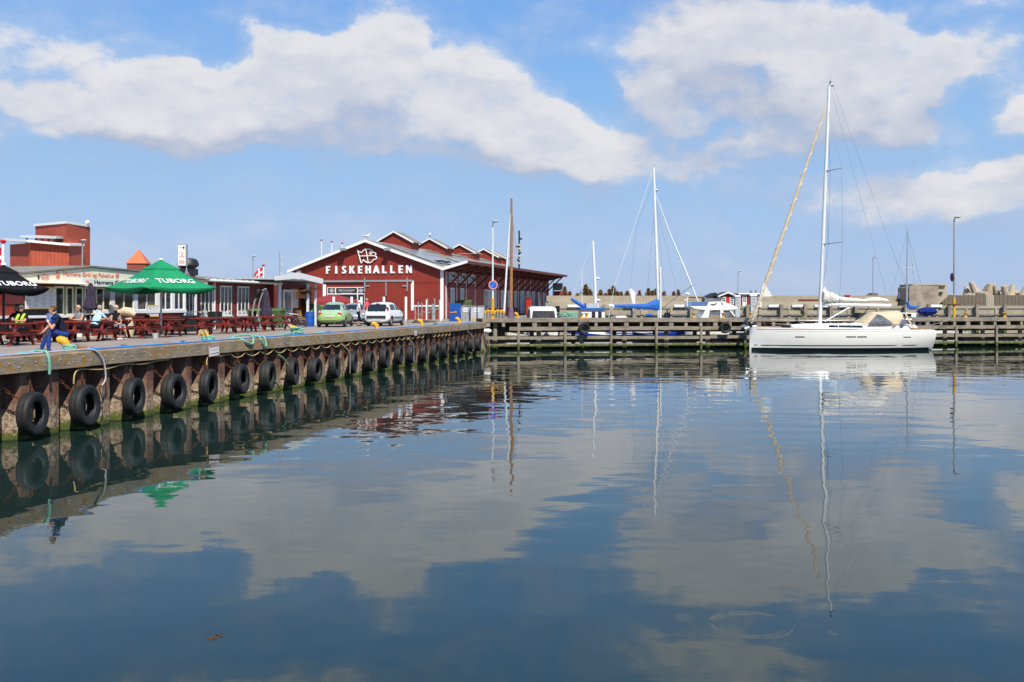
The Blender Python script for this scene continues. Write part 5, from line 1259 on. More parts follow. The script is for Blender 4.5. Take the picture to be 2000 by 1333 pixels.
# ------------------------------------------------------------------ cars
def car(label, loc, rz, st, length, wheels, colm, spec):
    t = thing('parked_car', label, 'car', loc, rz, 'cars parked on the quay'); mb = MB(); rings = []
    for (y, hw, zb, zbl, hb_, zt_, ht) in st:
        half = [(0, zb), (hw * .75, zb), (hw, zb + .14), (hw * 1.01, (zb + zbl) / 2), (hb_ + .05, zbl - .02), (hb_, zbl + .03), ((hb_ + ht) / 2 + .02, (zbl + zt_) / 2), (ht, zt_ - .035), (ht * .55, zt_), (0, zt_ + .01)]
        rings.append([(x, y, z) for (x, z) in half] + [(-x, y, z) for (x, z) in half[-2:0:-1]])
    mb.loft(rings); me = bpy.data.meshes.new('b'); me.from_pydata(mb.v, [], mb.f); bm = bmesh.new(); bm.from_mesh(me); bmesh.ops.recalc_face_normals(bm, faces=bm.faces); bm.to_mesh(me); bm.free()
    o = bpy.data.objects.new('b', me); C.objects.link(o); md = o.modifiers.new('s', 'SUBSURF'); md.levels = 3; md.render_levels = 3
    dg = bpy.context.evaluated_depsgraph_get(); m2 = bpy.data.meshes.new_from_object(o.evaluated_get(dg)); bpy.data.objects.remove(o)
    n = len(m2.polygons); ctr = np.empty(n * 3); m2.polygons.foreach_get('center', ctr); ctr = ctr.reshape(n, 3); nr = np.empty(n * 3); m2.polygons.foreach_get('normal', nr); nr = nr.reshape(n, 3)
    x, y, z = np.abs(ctr[:, 0]), ctr[:, 1], ctr[:, 2]; cls = np.zeros(n, int)
    if spec.get('two_tone'): cls[(z > spec['two_tone'])] = 4
    for (nm, cond) in spec['glass']: cls[cond(x, y, z, nr)] = 1
    for k_, (nm, m_, cond) in enumerate(spec.get('panels', [])): cls[cond(x, y, z, nr)] = 5 + k_
    for wy in wheels: cls[(np.hypot(y - wy, z - .31) < .36) & (x > .45) & (z < .7)] = 3
    vs = [tuple(v.co) for v in m2.vertices]; fs = [tuple(p.vertices) for p in m2.polygons]
    parts = {0: ('body', colm), 1: ('window', 'dark_glass'), 4: ('upper_body', spec.get('top', colm))}
    for k_, (nm, m_, cond) in enumerate(spec.get('panels', [])): parts[5 + k_] = (nm, m_)
    for k_, (nm, m_) in parts.items():
        idx = np.nonzero(cls == k_)[0]
        if len(idx) == 0: continue
        used = {}; v2 = []; f2 = []
        for i in idx:
            f2.append(tuple(used.setdefault(v, len(used)) for v in fs[i]))
        v2 = [None] * len(used)
        for v, j in used.items(): v2[j] = vs[v]
        q = MB(); q.add(v2, f2); obj(nm, q, m_, t, fix=False, ang=1.0)
    mb = MB(); hwm = max(s[1] for s in st); mb.bb(-hwm + .1, hwm - .1, st[0][0] + .2, st[-1][0] - .2, .16, .62); obj('underbody', mb, 'tyre_black', t, smooth=False)
    for wy in wheels:
        for g in (-1, 1):
            xw = g * (hwm - .1); q = MB(); q.torus((xw, wy, .31), .235, .088, 24, 10, axis='x', squash=1.05); w_ = obj('wheel', q, 'tyre_black', t)
            q = MB(); q.lathe([(0, g * .055), (.07, g * .065), (.1, g * .05), (.19, g * .05), (.2, g * .07), (.21, g * .07), (.2, -g * .02), (0, -g * .02)], 20, c=(xw, wy, .31), axis='x')
            for a in range(7): an_ = 2 * pi * a / 7; q.bar((xw + g * .058, wy + .05 * cos(an_), .31 + .05 * sin(an_)), (xw + g * .062, wy + .2 * cos(an_), .31 + .2 * sin(an_)), .03, .04)
            obj('rim', q, 'rim', w_)
    return t
bst = [(-2.04, .50, .40, .60, .46, .66, .3), (-1.97, .72, .30, .74, .60, .80, .42), (-1.72, .84, .24, .88, .66, 1.02, .46), (-1.3, .87, .22, .95, .68, 1.29, .46), (-.8, .84, .2, .96, .70, 1.46, .47), (-.1, .82, .2, .96, .72, 1.53, .49), (.5, .82, .2, .95, .71, 1.47, .48), (.95, .84, .2, .94, .69, 1.22, .47), (1.3, .87, .22, .90, .64, .97, .42), (1.7, .84, .25, .8, .52, .84, .36), (1.95, .70, .3, .62, .42, .66, .28), (2.04, .45, .38, .52, .33, .55, .2)]
bspec = {'top': 'car_green_top', 'two_tone': .80,
  'glass': [('rear', lambda x, y, z, n: (y < -.75) & (z > 1.04) & (z < 1.36) & (x < .56 - (z - 1.04) * .35) & (n[:, 1] < -.1)), ('side', lambda x, y, z, n: (np.abs(n[:, 0]) > .55) & (z > 1.0) & (z < 1.36) & (y > -1.0 + (z - 1.0) * .6) & (y < .9 - (z - 1.0) * .9) & ((y < -.33) | (y > -.27))), ('front', lambda x, y, z, n: (y > .5) & (z > 1.02) & (z < 1.4) & (x < .54) & (n[:, 1] > .2))]}
be = car('pale green rounded retro car parked with its tail to the water', P(655.5, 61.4, z=DECK + .004), 0.0, bst, 4.08, (-1.25, 1.27), 'car_green', bspec)
for g in (-1, 1):
    q = MB(); q.ball((0, 0, 0), (.125, .05, .125), 8); o = obj('tail_light', q, 'lamp_red', be); o.location = (g * .56, -1.90, .78)
    q = MB(); q.ball((0, 0, 0), (.05, .03, .05), 6); o = obj('reflector', q, 'lamp_red' if g < 0 else 'rim', be); o.location = (g * .5, -1.93, .42)
    q = MB(); q.ball((g * .88, .62, 1.0), (.09, .06, .07), 7); obj('mirror', q, 'car_green', be)
def plate(t, y, z): p_ = obj('number_plate', MB().bb(-.26, .26, y - .02, y, z, z + .12), 'plate', t, smooth=False); q = MB(); [q.bb(-.2 + i * .06 + (.03 if i > 1 else 0), -.165 + i * .06 + (.03 if i > 1 else 0), y - .025, y - .0205, z + .03, z + .09) for i in range(6)]; obj('characters', q, 'grey_text', p_, smooth=False)
plate(be, -2.035, .60)
obj('bumper_groove', MB().bb(-.5, .5, -2.06, -2.02, .43, .445), 'car_green_top', be, smooth=False)
o = obj('emblem', MB().ball((0, 0, 0), (.05, .02, .05), 6), 'rim', be); o.location = (0, -1.86, .93)
obj('exhaust', MB().tube([(.3, -1.9, .24), (.3, -2.05, .24)], .03, 8), 'steel', be)
hst = [(-1.72, .62, .36, .78, .60, .84, .5), (-1.68, .78, .26, .9, .72, 1.0, .58), (-1.56, .82, .22, .96, .74, 1.26, .58), (-1.36, .83, .2, .97, .75, 1.46, .56), (-.6, .83, .2, .96, .75, 1.52, .57), (.2, .83, .2, .95, .75, 1.5, .57), (.7, .83, .2, .94, .74, 1.3, .56), (1.05, .83, .22, .92, .72, .99, .58), (1.4, .82, .25, .82, .66, .88, .52), (1.65, .72, .3, .65, .56, .7, .42), (1.72, .5, .36, .55, .45, .6, .3)]
hspec = {'glass': [('rear', lambda x, y, z, n: (y < -1.25) & (z > .92) & (z < 1.38) & (x < .60) & (n[:, 1] < -.35)), ('side', lambda x, y, z, n: (np.abs(n[:, 0]) > .6) & (z > 1.0) & (z < 1.37) & (y > -1.15 + (z - 1.0) * .35) & (y < .95 - (z - 1.0) * 1.15) & ((y < -.22) | (y > -.14))), ('front', lambda x, y, z, n: (y > .5) & (z > 1.0) & (z < 1.4) & (x < .58) & (n[:, 1] > .2))]}
wc = car('small white hatchback parked with its tail to the water', P(752.5, 63.9, z=DECK + .004), -R(12), hst, 3.43, (-1.1, 1.2), 'car_white', hspec)
for g in (-1, 1):
    q = MB(); q.box((g * .70, -1.58, 1.05), (.12, .12, .3)); obj('tail_light', q, 'lamp_red', wc)
    q = MB(); q.ball((g * .9, .55, 1.0), (.09, .06, .07), 7); obj('mirror', q, 'bumper_black', wc)
obj('bumper_strip', MB().bb(-.62, .62, -1.76, -1.68, .5, .66), 'bumper_black', wc, smooth=False)
obj('lower_grille', MB().bb(-.3, .3, -1.74, -1.66, .3, .42), 'light_grey', wc, smooth=False)
obj('door_strip', MB().bb(.83, .865, -.7, .75, .52, .58), 'bumper_black', wc, smooth=False); plate(wc, -1.74, .34)
q = MB()
for k_ in (0, 1): q.bar((-.06, -1.70, .86 + k_ * .05), (0, -1.70, .9 + k_ * .05), .02, .02); q.bar((.06, -1.70, .86 + k_ * .05), (0, -1.70, .9 + k_ * .05), .02, .02)
obj('chevron_emblem', q, 'steel', wc, smooth=False)
obj('brake_light', MB().bb(-.12, .12, -1.44, -1.38, 1.43, 1.46), 'lamp_red', wc, smooth=False)
sst = [(y, hw, a, b_, c, d, e) for (y, hw, a, b_, c, d, e) in hst]
sc3 = car('silver-blue car facing the water behind the white-haired woman', P(693, 70.5, z=DECK + .004), pi + .12, [(y * 1.15, hw * 1.03, a, b_, c, d * .97, e) for (y, hw, a, b_, c, d, e) in hst], 4.0, (-1.3, 1.35), 'car_silver', hspec)
for g in (-1, 1): q = MB(); q.ball((g * .6, 1.88, .68), (.13, .08, .08), 7); obj('headlight', q, 'plate', sc3)
c4 = car('white car parked far left behind the rear picnic table', P(22, 47.5, z=DECK + .004), 1.3, hst, 3.43, (-1.1, 1.2), 'car_white', hspec) if False else None

# ------------------------------------------------------------------ bins, barrel, bicycles, chairs
def bin_(label, loc, rz, w=1.2, d=.75, h=1.1, grp='green wheeled rubbish bins'):
    t = thing('wheeled_bin', label, 'bin', loc, rz, grp); mb = MB(); mb.box((0, 0, .12 + (h - .24) / 2), (w * .84, d * .84, h - .24), taper=1.16); obj('body', mb, 'bin_green', t, smooth=False)
    mb = MB(); mb.extr([(-w / 2 - .02, -d / 2, h - .115), (-w / 2 - .02, d / 2, h - .115), (-w / 2 - .02, d / 2 - .05, h + .05), (-w / 2 - .02, -d / 2 + .15, h + .02)], (w + .04, 0, 0)); obj('lid', mb, 'bin_green', t, smooth=False)
    for gx in (-1, 1):
        for gy in (-1, 1): mb = MB(); mb.lathe([(0, -.025), (.07, -.025), (.07, .025), (0, .025)], 12, c=(gx * w * .36, gy * d * .3, .07), axis='x'); obj('wheel', mb, 'tyre_black', t)
    obj('sticker', MB().bb(-.16, .16, -d / 2 - .012, -d / 2 + .03, h * .55, h * .72), 'paper', t, smooth=False); return t
bin_('green wheeled bin left of the folded purple parasol, partly hidden', Q(qs(507, 9.2), 9.2, DECK), -.3)
bin_('green wheeled bin just right of the folded purple parasol', Q(qs(535, 9.0), 9.0, DECK), -.25)
b_ = P(609, 66.0, z=DECK); bin_('tall green wheeled bin behind the pale green car, left one', b_, -.15, .75, .75, 1.38)
b_ = P(627, 68.5, z=DECK); bin_('green wheeled bin behind the pale green car, right one', b_, -.15, .85, .8, 1.3)
bin_('green wheeled bin behind the blue cabinet', P(908, 97, z=DECK), -.2, 1.3, .8, 1.75)
br_ = thing('blue_barrel', 'blue plastic barrel standing beside the pale green car', 'barrel', G(605, 638.5)); mb = MB(); mb.lathe([(0, 0), (.27, 0), (.29, .05), (.29, .28), (.305, .3), (.305, .34), (.29, .36), (.29, .6), (.305, .62), (.305, .66), (.29, .68), (.29, .86), (.27, .92), (.25, .92), (.24, .88), (0, .88)], 20); obj('drum', mb, 'blue_plastic', br_); mb = MB(); mb.torus((0, 0, .9), .275, .02, 24, 6); obj('rim_band', mb, 'black_paint', br_)
def bicycle(label, loc, rz, m_, lean=.06, bags=False):
    t = thing('bicycle', label, 'bicycle', loc, rz); t.rotation_euler = (lean, 0, rz)
    for x in (-.53, .53):
        mb = MB(); mb.torus((x, 0, .345), .325, .022, 32, 8, axis='y'); w_ = obj('wheel', mb, 'tyre_black' if not bags else 'light_grey', t)
        mb = MB()
        for k in range(14): a = 2 * pi * k / 14; mb.tube([(x, .02 * (-1) ** k, .345), (x + .3 * cos(a), 0, .345 + .3 * sin(a))], .0045, 4)
        mb.torus((x, 0, .345), .295, .012, 28, 5, axis='y'); obj('spokes', mb, 'steel', w_)
    mb = MB(); bbp = (-.05, 0, .3); st_ = (-.17, 0, .82); hd_ = (.36, 0, .78); hd2 = (.39, 0, .66)
    for a, c in ((bbp, st_), (bbp, hd2), (st_, hd_), (bbp, (-.53, 0, .345)), (st_, (-.53, 0, .345)), (hd_, hd2), (hd2, (.53, 0, .345))): mb.tube([a, c], .019, 7)
    obj('frame', mb, m_, t)
    mb = MB(); mb.tube([(hd_[0], 0, .78), (.34, 0, .96)], .014, 6); mb.tube([(.22, -.28, .98), (.34, -.15, 1.0), (.36, 0, .97), (.34, .15, 1.0), (.22, .28, .98)], .014, 6); obj('handlebar', mb, 'steel', t)
    mb = MB(); mb.tube([st_, (-.19, 0, .93)], .013, 6); mb.loft([[(-.33 + i * .09, w * cos(a), .95 + .03 * sin(a)) for a in [2 * pi * k / 8 for k in range(8)]] for i, w in enumerate((.07, .09, .06, .025))]); obj('saddle', mb, 'black_paint', t)
    mb = MB(); mb.torus((-.05, 0, .3), .08, .01, 16, 5, axis='y'); mb.tube([(-.05, -.08, .3), (.08, -.09, .2)], .01, 5); obj('crank', mb, 'steel', t)
    if bags:
        for g in (-1, 1): mb = MB(); mb.box((-.6, g * .17, .52), (.38, .14, .42)); mb.box((-.6, g * .17, .74), (.36, .12, .05)); obj('pannier', mb, 'cloth_black', t, smooth=False)
        mb = MB(); mb.box((-.8, .0, .62), (.015, .1, .18)); obj('rear_reflector', mb, 'lamp_red', t, smooth=False); mb = MB()
        for z in (.5, .58, .66): mb.box((-.6, -.245, z), (.3, .008, .02))
        obj('pannier_stripes', mb, 'lamp_red', t, smooth=False)
        mb = MB(); mb.tube([(-.53 + .37 * cos(a), 0, .345 + .37 * sin(a)) for a in [pi * (.0 + .9 * k / 10) for k in range(11)]], .02, 5); obj('mudguard', mb, 'black_paint', t)
    return t
bicycle('touring bicycle with black panniers at the left edge', P(-24, 34.6, z=DECK), pi, 'black_paint', .04, True)
bicycle('red bicycle leaning at the white post of the restaurant', Q(qs(389, 9.0), 9.0, DECK), 1.9, 'bright_red')
bicycle('dark bicycle parked before the white kiosk door', Q(qs(551, 8.6), 8.6, DECK), .15, 'black_paint')
bicycle('silver bicycle parked nearest the yellow folding chair', Q(qs(571, 8.0), 8.0, DECK), .1, 'steel')
def chair(label, loc, rz, m_):
    t = thing('garden_chair', label, 'chair', loc, rz); mb = MB(); mb.bb(-.22, .22, -.22, .22, .42, .45); obj('seat', mb, m_, t, smooth=False)
    mb = MB(); mb.extr([(-.22, .22, .5), (.22, .22, .5), (.22, .34, 1.0), (-.22, .34, 1.0)], (0, .02, 0)); obj('backrest', mb, m_, t, smooth=False)
    for x in (-.21, .21):
        mb = MB(); mb.tube([(x, -.24, 0), (x, .2, .46)], .013, 5); obj('leg', mb, 'black_paint', t); mb = MB(); mb.tube([(x, .25, 0), (x, .0, .45), ], .013, 5); mb.tube([(x, .2, .45), (x, .35, 1.0)], .013, 5); obj('leg', mb, 'black_paint', t)
    return t
chair('black garden chair under the tall windows, left of the pair', Q(qs(415, 8.9), 8.9, DECK), .4, 'black_fabric'); chair('black garden chair under the tall windows, right of the pair', Q(qs(426, 9.0), 9.0, DECK), .3, 'black_fabric'); chair('black garden chair alone left of the green bins', Q(qs(492, 9.0), 9.0, DECK), .2, 'black_fabric')
chair('yellow wooden folding chair left of the green bin', P(592, 64, z=DECK), 2.4, 'yellow_sign')
mb = MB(); mb.bb(-.5, .5, -.25, .25, 0, .82); cbx = tagm('gas_cabinet', mb, 'black_paint', 'black box cabinet against the restaurant wall corner', 'cabinet', loc=Q(qs(370, 9.3), 9.3, DECK), smooth=False); cbx.rotation_euler = (0, 0, pi / 2 - TH)

# ------------------------------------------------------------------ boats
def hull_mesh(L_, st, n=13):
    """st: x, half beam at deck, half beam at waterline, sheer height, depth under water"""
    mb = MB(); rings = []
    for (x, b_, w, s_, d) in st:
        half = [(b_, s_), (b_ * 1.01, s_ * .8), ((b_ * .6 + w * .4), s_ * .42), (w, .12), (w * .93, -.0 - d * .1), (w * .7, -d * .6), (w * .3, -d * .95), (0, -d)]
        rings.append([(x, y, z) for (y, z) in half] + [(x, -y, z) for (y, z) in half[-2::-1]])
    mb.loft(rings, caps=True, ring_closed=False); return mb
def deck_mesh(st, inset=.0, up=.0, camber=.05, x0=None, x1=None):
    mb = MB(); rings = []
    for (x, b_, w, s_, d) in st:
        if x0 is not None and not (x0 <= x <= x1): continue
        bb_2 = max(b_ - inset, .005); rings.append([(x, bb_2 * u, s_ + up + camber * (1 - u * u)) for u in (-1, -.6, -.2, .2, .6, 1)])
    mb.loft(rings, caps=False, ring_closed=False); return mb
def interp(st, x, k):
    for a, b_ in zip(st[:-1], st[1:]):
        if a[0] <= x <= b_[0]: f = (x - a[0]) / (b_[0] - a[0]); return a[k] + (b_[k] - a[k]) * f
    return st[-1][k]
Yc = 74.4; yb = P(1460, Yc, z=0); BR = math.atan(.11)
yt = thing('sailing_yacht', 'large white sloop moored alongside the timber pier with furled tan-striped headsail', 'sailing boat', (yb.x, Yc - .6, 0), BR)
L_ = 13.75
st = [(0, .03, .02, 1.74, .15), (.25, .25, .12, 1.735, .3), (1.0, .72, .48, 1.72, .45), (2.5, 1.3, 1.02, 1.68, .55), (4.5, 1.78, 1.55, 1.63, .6), (7, 2.05, 1.85, 1.58, .6), (9.5, 2.05, 1.85, 1.555, .5), (11.8, 1.9, 1.6, 1.55, .3), (13.0, 1.75, 1.3, 1.55, .12), (13.45, 1.7, 1.2, 1.54, .02), (L_ - .08, 1.62, 1.05, 1.45, -.06)]
hm = hull_mesh(L_, st)
hu = obj('hull', hm, 'gelcoat', yt, fix=True, ang=.9)
# boot top and stripes: strips just outside the hull at given heights
def strip(z0, z1, xa, xb, off, m_, name, par, sides=(-1, 1)):
    for g in sides:
        mb = MB(); rings = []; xs_ = sorted(set([xa + (xb - xa) * i / 40 for i in range(41)] + [q[0] for q in st if xa < q[0] < xb]))
        for x in xs_:
            b_ = interp(st, x, 1); w = interp(st, x, 2); s_ = interp(st, x, 3); d = interp(st, x, 4)
            def hb_(z):
                P_s = [(-.0 - d * .1, w * .93), (.12, w), (s_ * .42, b_ * .6 + w * .4), (s_ * .8, b_ * 1.01), (s_, b_)]
                for (za, ya), (zb2, yb2) in zip(P_s[:-1], P_s[1:]):
                    if za <= z <= zb2: return ya + (yb2 - ya) * (z - za) / (zb2 - za)
                return w * .93 if z < 0 else b_
            rings.append([(x, g * (hb_(z0) + off), z0), (x, g * (hb_((z0 + z1) / 2) + off), (z0 + z1) / 2), (x, g * (hb_(z1) + off), z1)])
        mb.loft(rings, caps=False, ring_closed=False); obj(name, mb, m_, par, fix=False)
strip(-.05, .22, .12, 13.3, .014, 'navy_boot', 'boot_top', hu); strip(.37, .43, .3, 12.2, .012, 'navy_boot', 'waterline_stripe', hu)
strip(1.43, 1.45, 1.6, 13.2, .008, 'light_grey', 'sheer_line', hu); strip(1.56, 1.60, .4, 7.4, .014, 'teak', 'toe_rail', hu)
def port(x0, x1, z0, z1, nm='hull_window'):
    for g in (-1, 1):
        mb = MB(); rings = []
        for i in range(5):
            x = x0 + (x1 - x0) * i / 4; b_ = interp(st, x, 1); w = interp(st, x, 2); s_ = interp(st, x, 3)
            def hb_(z): za, zb2 = s_ * .42, s_ * .8; ya, yb2 = b_ * .6 + w * .4, b_ * 1.01; return ya + (yb2 - ya) * (z - za) / (zb2 - za)
            rings.append([(x, g * (hb_(z0) + .012), z0), (x, g * (hb_(z1) + .012), z1)])
        mb.loft(rings, caps=False, ring_closed=False); obj(nm, mb, 'dark_glass', hu, fix=False)
port(2.95, 3.6, 1.0, 1.065); port(6.55, 7.27, 1.0, 1.075); port(7.37, 8.1, 1.0, 1.075); port(10.95, 11.55, .97, 1.03)
obj('deck', deck_mesh(st, .03, -.012, .06), 'teak', yt, fix=False)
# coachroof
mb = MB(); rings = []
for (x, w, h) in ((3.0, .25, .02), (3.2, .62, .2), (4.2, .95, .31), (6, 1.15, .36), (8.2, 1.2, .40), (9.6, 1.2, .44), (11.4, 1.3, .40), (12.3, 1.3, .34), (12.5, 1.25, .1)):
    s_ = interp(st, x, 3); rings.append([(x, -w - .12, s_), (x, -w, s_ + h * .75), (x, -w * .75, s_ + h), (x, 0, s_ + h + .04), (x, w * .75, s_ + h), (x, w, s_ + h * .75), (x, w + .12, s_)])
mb.loft(rings, ring_closed=False); cr = obj('coachroof', mb, 'gelcoat', yt, ang=.8)
for g in (-1, 1):
    for (x0, x1) in ((5.6, 6.28), (6.34, 8.15)):
        mb = MB(); w0 = 1.13 if x0 < 6 else 1.165; w1 = 1.165 if x0 < 6 else 1.21
        z0 = interp(st, x0, 3) + .13; z1 = interp(st, x1, 3) + .13
        mb.add([(x0, g * (w0 + .09), z0), (x1, g * (w1 + .09), z1), (x1 + .0, g * (w1 + .025), z1 + .15), (x0, g * (w0 + .025), z0 + .15)], [(0, 1, 2, 3)]); obj('cabin_window', mb, 'dark_glass', cr, fix=False, smooth=False)
mb = MB()
for x in (10.35, 10.95): mb.bb(x, x + .28, -1.44, -1.40, 1.74, 1.82)
obj('cockpit_port', mb, 'black_paint', cr, smooth=False)
mb = MB(); mb.bb(11.75, 13.1, -1.5, 1.5, 1.57, 1.66); obj('cockpit_seat', mb, 'teak', yt, smooth=False)
# spray hood
mb = MB(); rings = []
for (x, w, h) in ((8.25, 1.15, .03), (8.7, 1.2, .42), (9.25, 1.25, .88), (10.0, 1.3, .93), (11.3, 1.38, 1.0), (11.32, 1.38, .99)):
    rings.append([(x + .12 * (1 - abs(cos(a))), w * cos(a), 1.92 + h * (sin(a) ** .6 if a > 0 else 0)) for a in [pi * k / 12 for k in range(13)]])
mb.loft(rings, caps=False, ring_closed=False); sh_ = obj('spray_hood', mb, 'tan_canvas', yt, fix=False)
for g in (-1, 1):
    for tri, m_ in ((((8.5, 1.96), (9.25, 2.68), (9.65, 2.58), (10.5, 1.96)), 'pane_grey'), (((10.95, 1.96), (11.3, 2.55), (11.7, 1.94)), 'pane_grey')):
        mb = MB(); mb.poly([(x, g * (1.43 if z < 2.1 else 1.25 + (2.7 - z) * .1), z) for (x, z) in tri]); obj('hood_window', mb, m_, sh_, fix=False, smooth=False)
    mb = MB(); mb.extr([(11.3, g * 1.42, 2.75), (11.42, g * 1.42, 2.8), (12.0, g * 1.55, 1.62), (11.85, g * 1.55, 1.62)], (0, .02, 0)); obj('hood_edge', mb, 'tan_canvas', sh_, smooth=False)
# mast and rig
MX = 5.42; mtx = MX + .72; MT = 19.72; mz = 1.95
def mx(z): return MX + (mtx - MX) * (z - mz) / (MT - mz)
mb = MB(); mb.tube([(mx(z), 0, z) for z in (mz, 6, 12, 17, MT - .5, MT)], [.14, .135, .13, .12, .11, .10], 12); ms = obj('mast', mb, 'mast_white', yt)
mb = MB(); mb.tube([(mx(MT), 0, MT), (mx(MT) + .08, 0, MT + .25)], .03, 6); mb.tube([(mx(MT) + .05, 0, MT + .2), (mx(MT) + .1, 0, MT + .85)], .006, 5); mb.tube([(mx(MT), 0, MT - .05), (mx(MT) + .35, 0, MT)], .05, 6); mb.ball((mx(MT) + .1, 0, MT + .28), .07, 6); obj('masthead_fittings', mb, 'black_paint', ms)
for z, ln in ((7.9, 1.25), (13.35, 1.0)):
    for g in (-1, 1): mb = MB(); mb.tube([(mx(z), g * .1, z), (mx(z) + ln * .78, g * ln, z + .08)], [.05, .03], 6); obj('spreader', mb, 'aluminium', ms)
def wire(name, pts, r_, m_='steel', par=yt): mb = MB(); mb.tube(pts, r_, 5); return obj(name, mb, m_, par)
for g in (-1, 1):
    s1 = (mx(7.9) + .97, g * 1.25, 7.98); s2 = (mx(13.35) + .78, g * 1.0, 13.43)
    wire('shroud', [(MX + .6, g * 1.75, 1.6), s1, s2, (mx(17.9), g * .08, 17.9)], .014); wire('shroud', [(MX + .45, g * 1.72, 1.6), (mx(7.7), g * .1, 7.7)], .012); wire('shroud', [s1, (mx(13.2), g * .1, 13.2)], .011)
wire('backstay', [(mx(MT) + .33, 0, MT), (11.3, 0, 6.9), (13.35, .0, 1.6)], .008); wire('backstay', [(11.3, 0, 6.9), (13.3, -1.3, 1.6)], .008)
wire('topping_lift', [(mx(MT) - .05 + .2, .05, MT - .2), (10.8, 0, 3.5)], .008)
# furled genoa with spiral band
ga = Vector((.12, 0, 1.95)); gb2 = Vector((mx(18.2) - .18, 0, 18.2)); gd = gb2 - ga
mb = MB(); prof_ = [(0, .05), (.02, .09), (.05, .13), (.25, .145), (.5, .125), (.75, .10), (.97, .07), (1, .04)]
mb.tube([ga + gd * f - Vector((0, 0, .25 * sin(pi * f))) for f, r_ in prof_], [r_ for f, r_ in prof_], 12); gn = obj('furled_headsail', mb, 'tan_canvas', yt)
mb = MB(); pts = []; n_ = 420
def gr(f):
    for (fa, ra), (fb_, rb_) in zip(prof_[:-1], prof_[1:]):
        if fa <= f <= fb_: return ra + (rb_ - ra) * (f - fa) / (fb_ - fa)
    return .05
dirg = gd.normalized(); xg = dirg.cross(Vector((0, 1, 0))).normalized(); yg = dirg.cross(xg); ph = 0
for i in range(n_ + 1):
    f = i / n_; ph += (.75 if f < .16 else .22) ; c = ga + gd * f - Vector((0, 0, .25 * sin(pi * f)))
    # piecewise linear centre line used by the sail body
    for (fa, ra), (fb_, rb_) in zip(prof_[:-1], prof_[1:]):
        if fa <= f <= fb_: u = (f - fa) / (fb_ - fa); ca = ga + gd * fa - Vector((0, 0, .25 * sin(pi * fa))); cb2 = ga + gd * fb_ - Vector((0, 0, .25 * sin(pi * fb_))); c = ca.lerp(cb2, u)
    pts.append(c + (xg * cos(ph) + yg * sin(ph)) * (gr(f) - .012))
mb.tube(pts, .034, 5); obj('white_band', mb, 'sail_cloth', gn)
mb = MB(); mb.extr([(.75, -.12, 3.95), (1.05, -.12, 5.05), (1.72, -.12, 4.0)], (0, .04, 0)); obj('clew', mb, 'sail_cloth', gn, smooth=False)
wire('sheet', [(1.7, -.12, 4.05), (3.5, -.8, 3.2), (5.0, -1.2, 2.0)], .014, 'beige_rope'); wire('sheet', [(1.7, -.12, 4.05), (3.4, .6, 3.1), (5.2, 1.0, 2.1)], .014, 'beige_rope')
wire('sheet', [(1.7, -.1, 4.05), (4.0, 0, 3.5), (5.3, 0, 3.3)], .012, 'beige_rope')
mb = MB(); mb.lathe([(0, 0), (.16, 0), (.16, .05), (.1, .08), (.1, .2), (.16, .22), (.16, .26), (0, .27)], 12, c=(.12, 0, 1.74)); obj('furler_drum', mb, 'black_paint', yt)
# boom, stacked mainsail
bz = 3.42; mb = MB(); mb.tube([(MX + .25, 0, bz), (10.95, 0, bz - .12)], .14, 12); bo = obj('boom', mb, 'mast_white', yt)
mb = MB(); rings = []; rs = random.Random(9)
for i in range(33):
    f = i / 32; x = MX + .15 + f * 5.2; h = (1.0 - f * 2.0 if f < .3 else .42 - .5 * (f - .3)) ; h = max(h, .24) if f < .62 else .24 + .16 * sin((f - .62) / .38 * pi)
    if f > .97: h *= .5
    w = .24 + .2 * (1 - min(1, f * 3))
    rings.append([(x + rs.uniform(-.02, .02), w * cos(a) * (1 + .2 * rs.uniform(-1, 1) * (1 if f < .3 else .2)), bz + .12 + h * (.5 + .5 * sin(a)) + (.1 * rs.uniform(-1, 1) if f < .28 else .0)) for a in [2 * pi * k / 14 for k in range(14)]])
mb.loft(rings); obj('stacked_mainsail', mb, 'sail_cloth', bo, ang=1.2)
mb = MB(); mb.extr([(MX + .22, -.04, bz + .9), (MX + .35, -.04, bz + 1.35), (MX + .62, -.04, bz + .85)], (0, .05, 0)); obj('sail_head', mb, 'sail_cloth', bo, smooth=False)
wire('kicker', [(MX + .4, 0, 2.15), (7.9, 0, bz - .15)], .05, 'mast_white'); wire('mainsheet', [(9.3, 0, bz - .2), (8.6, .1, 2.4)], .03, 'black_paint')
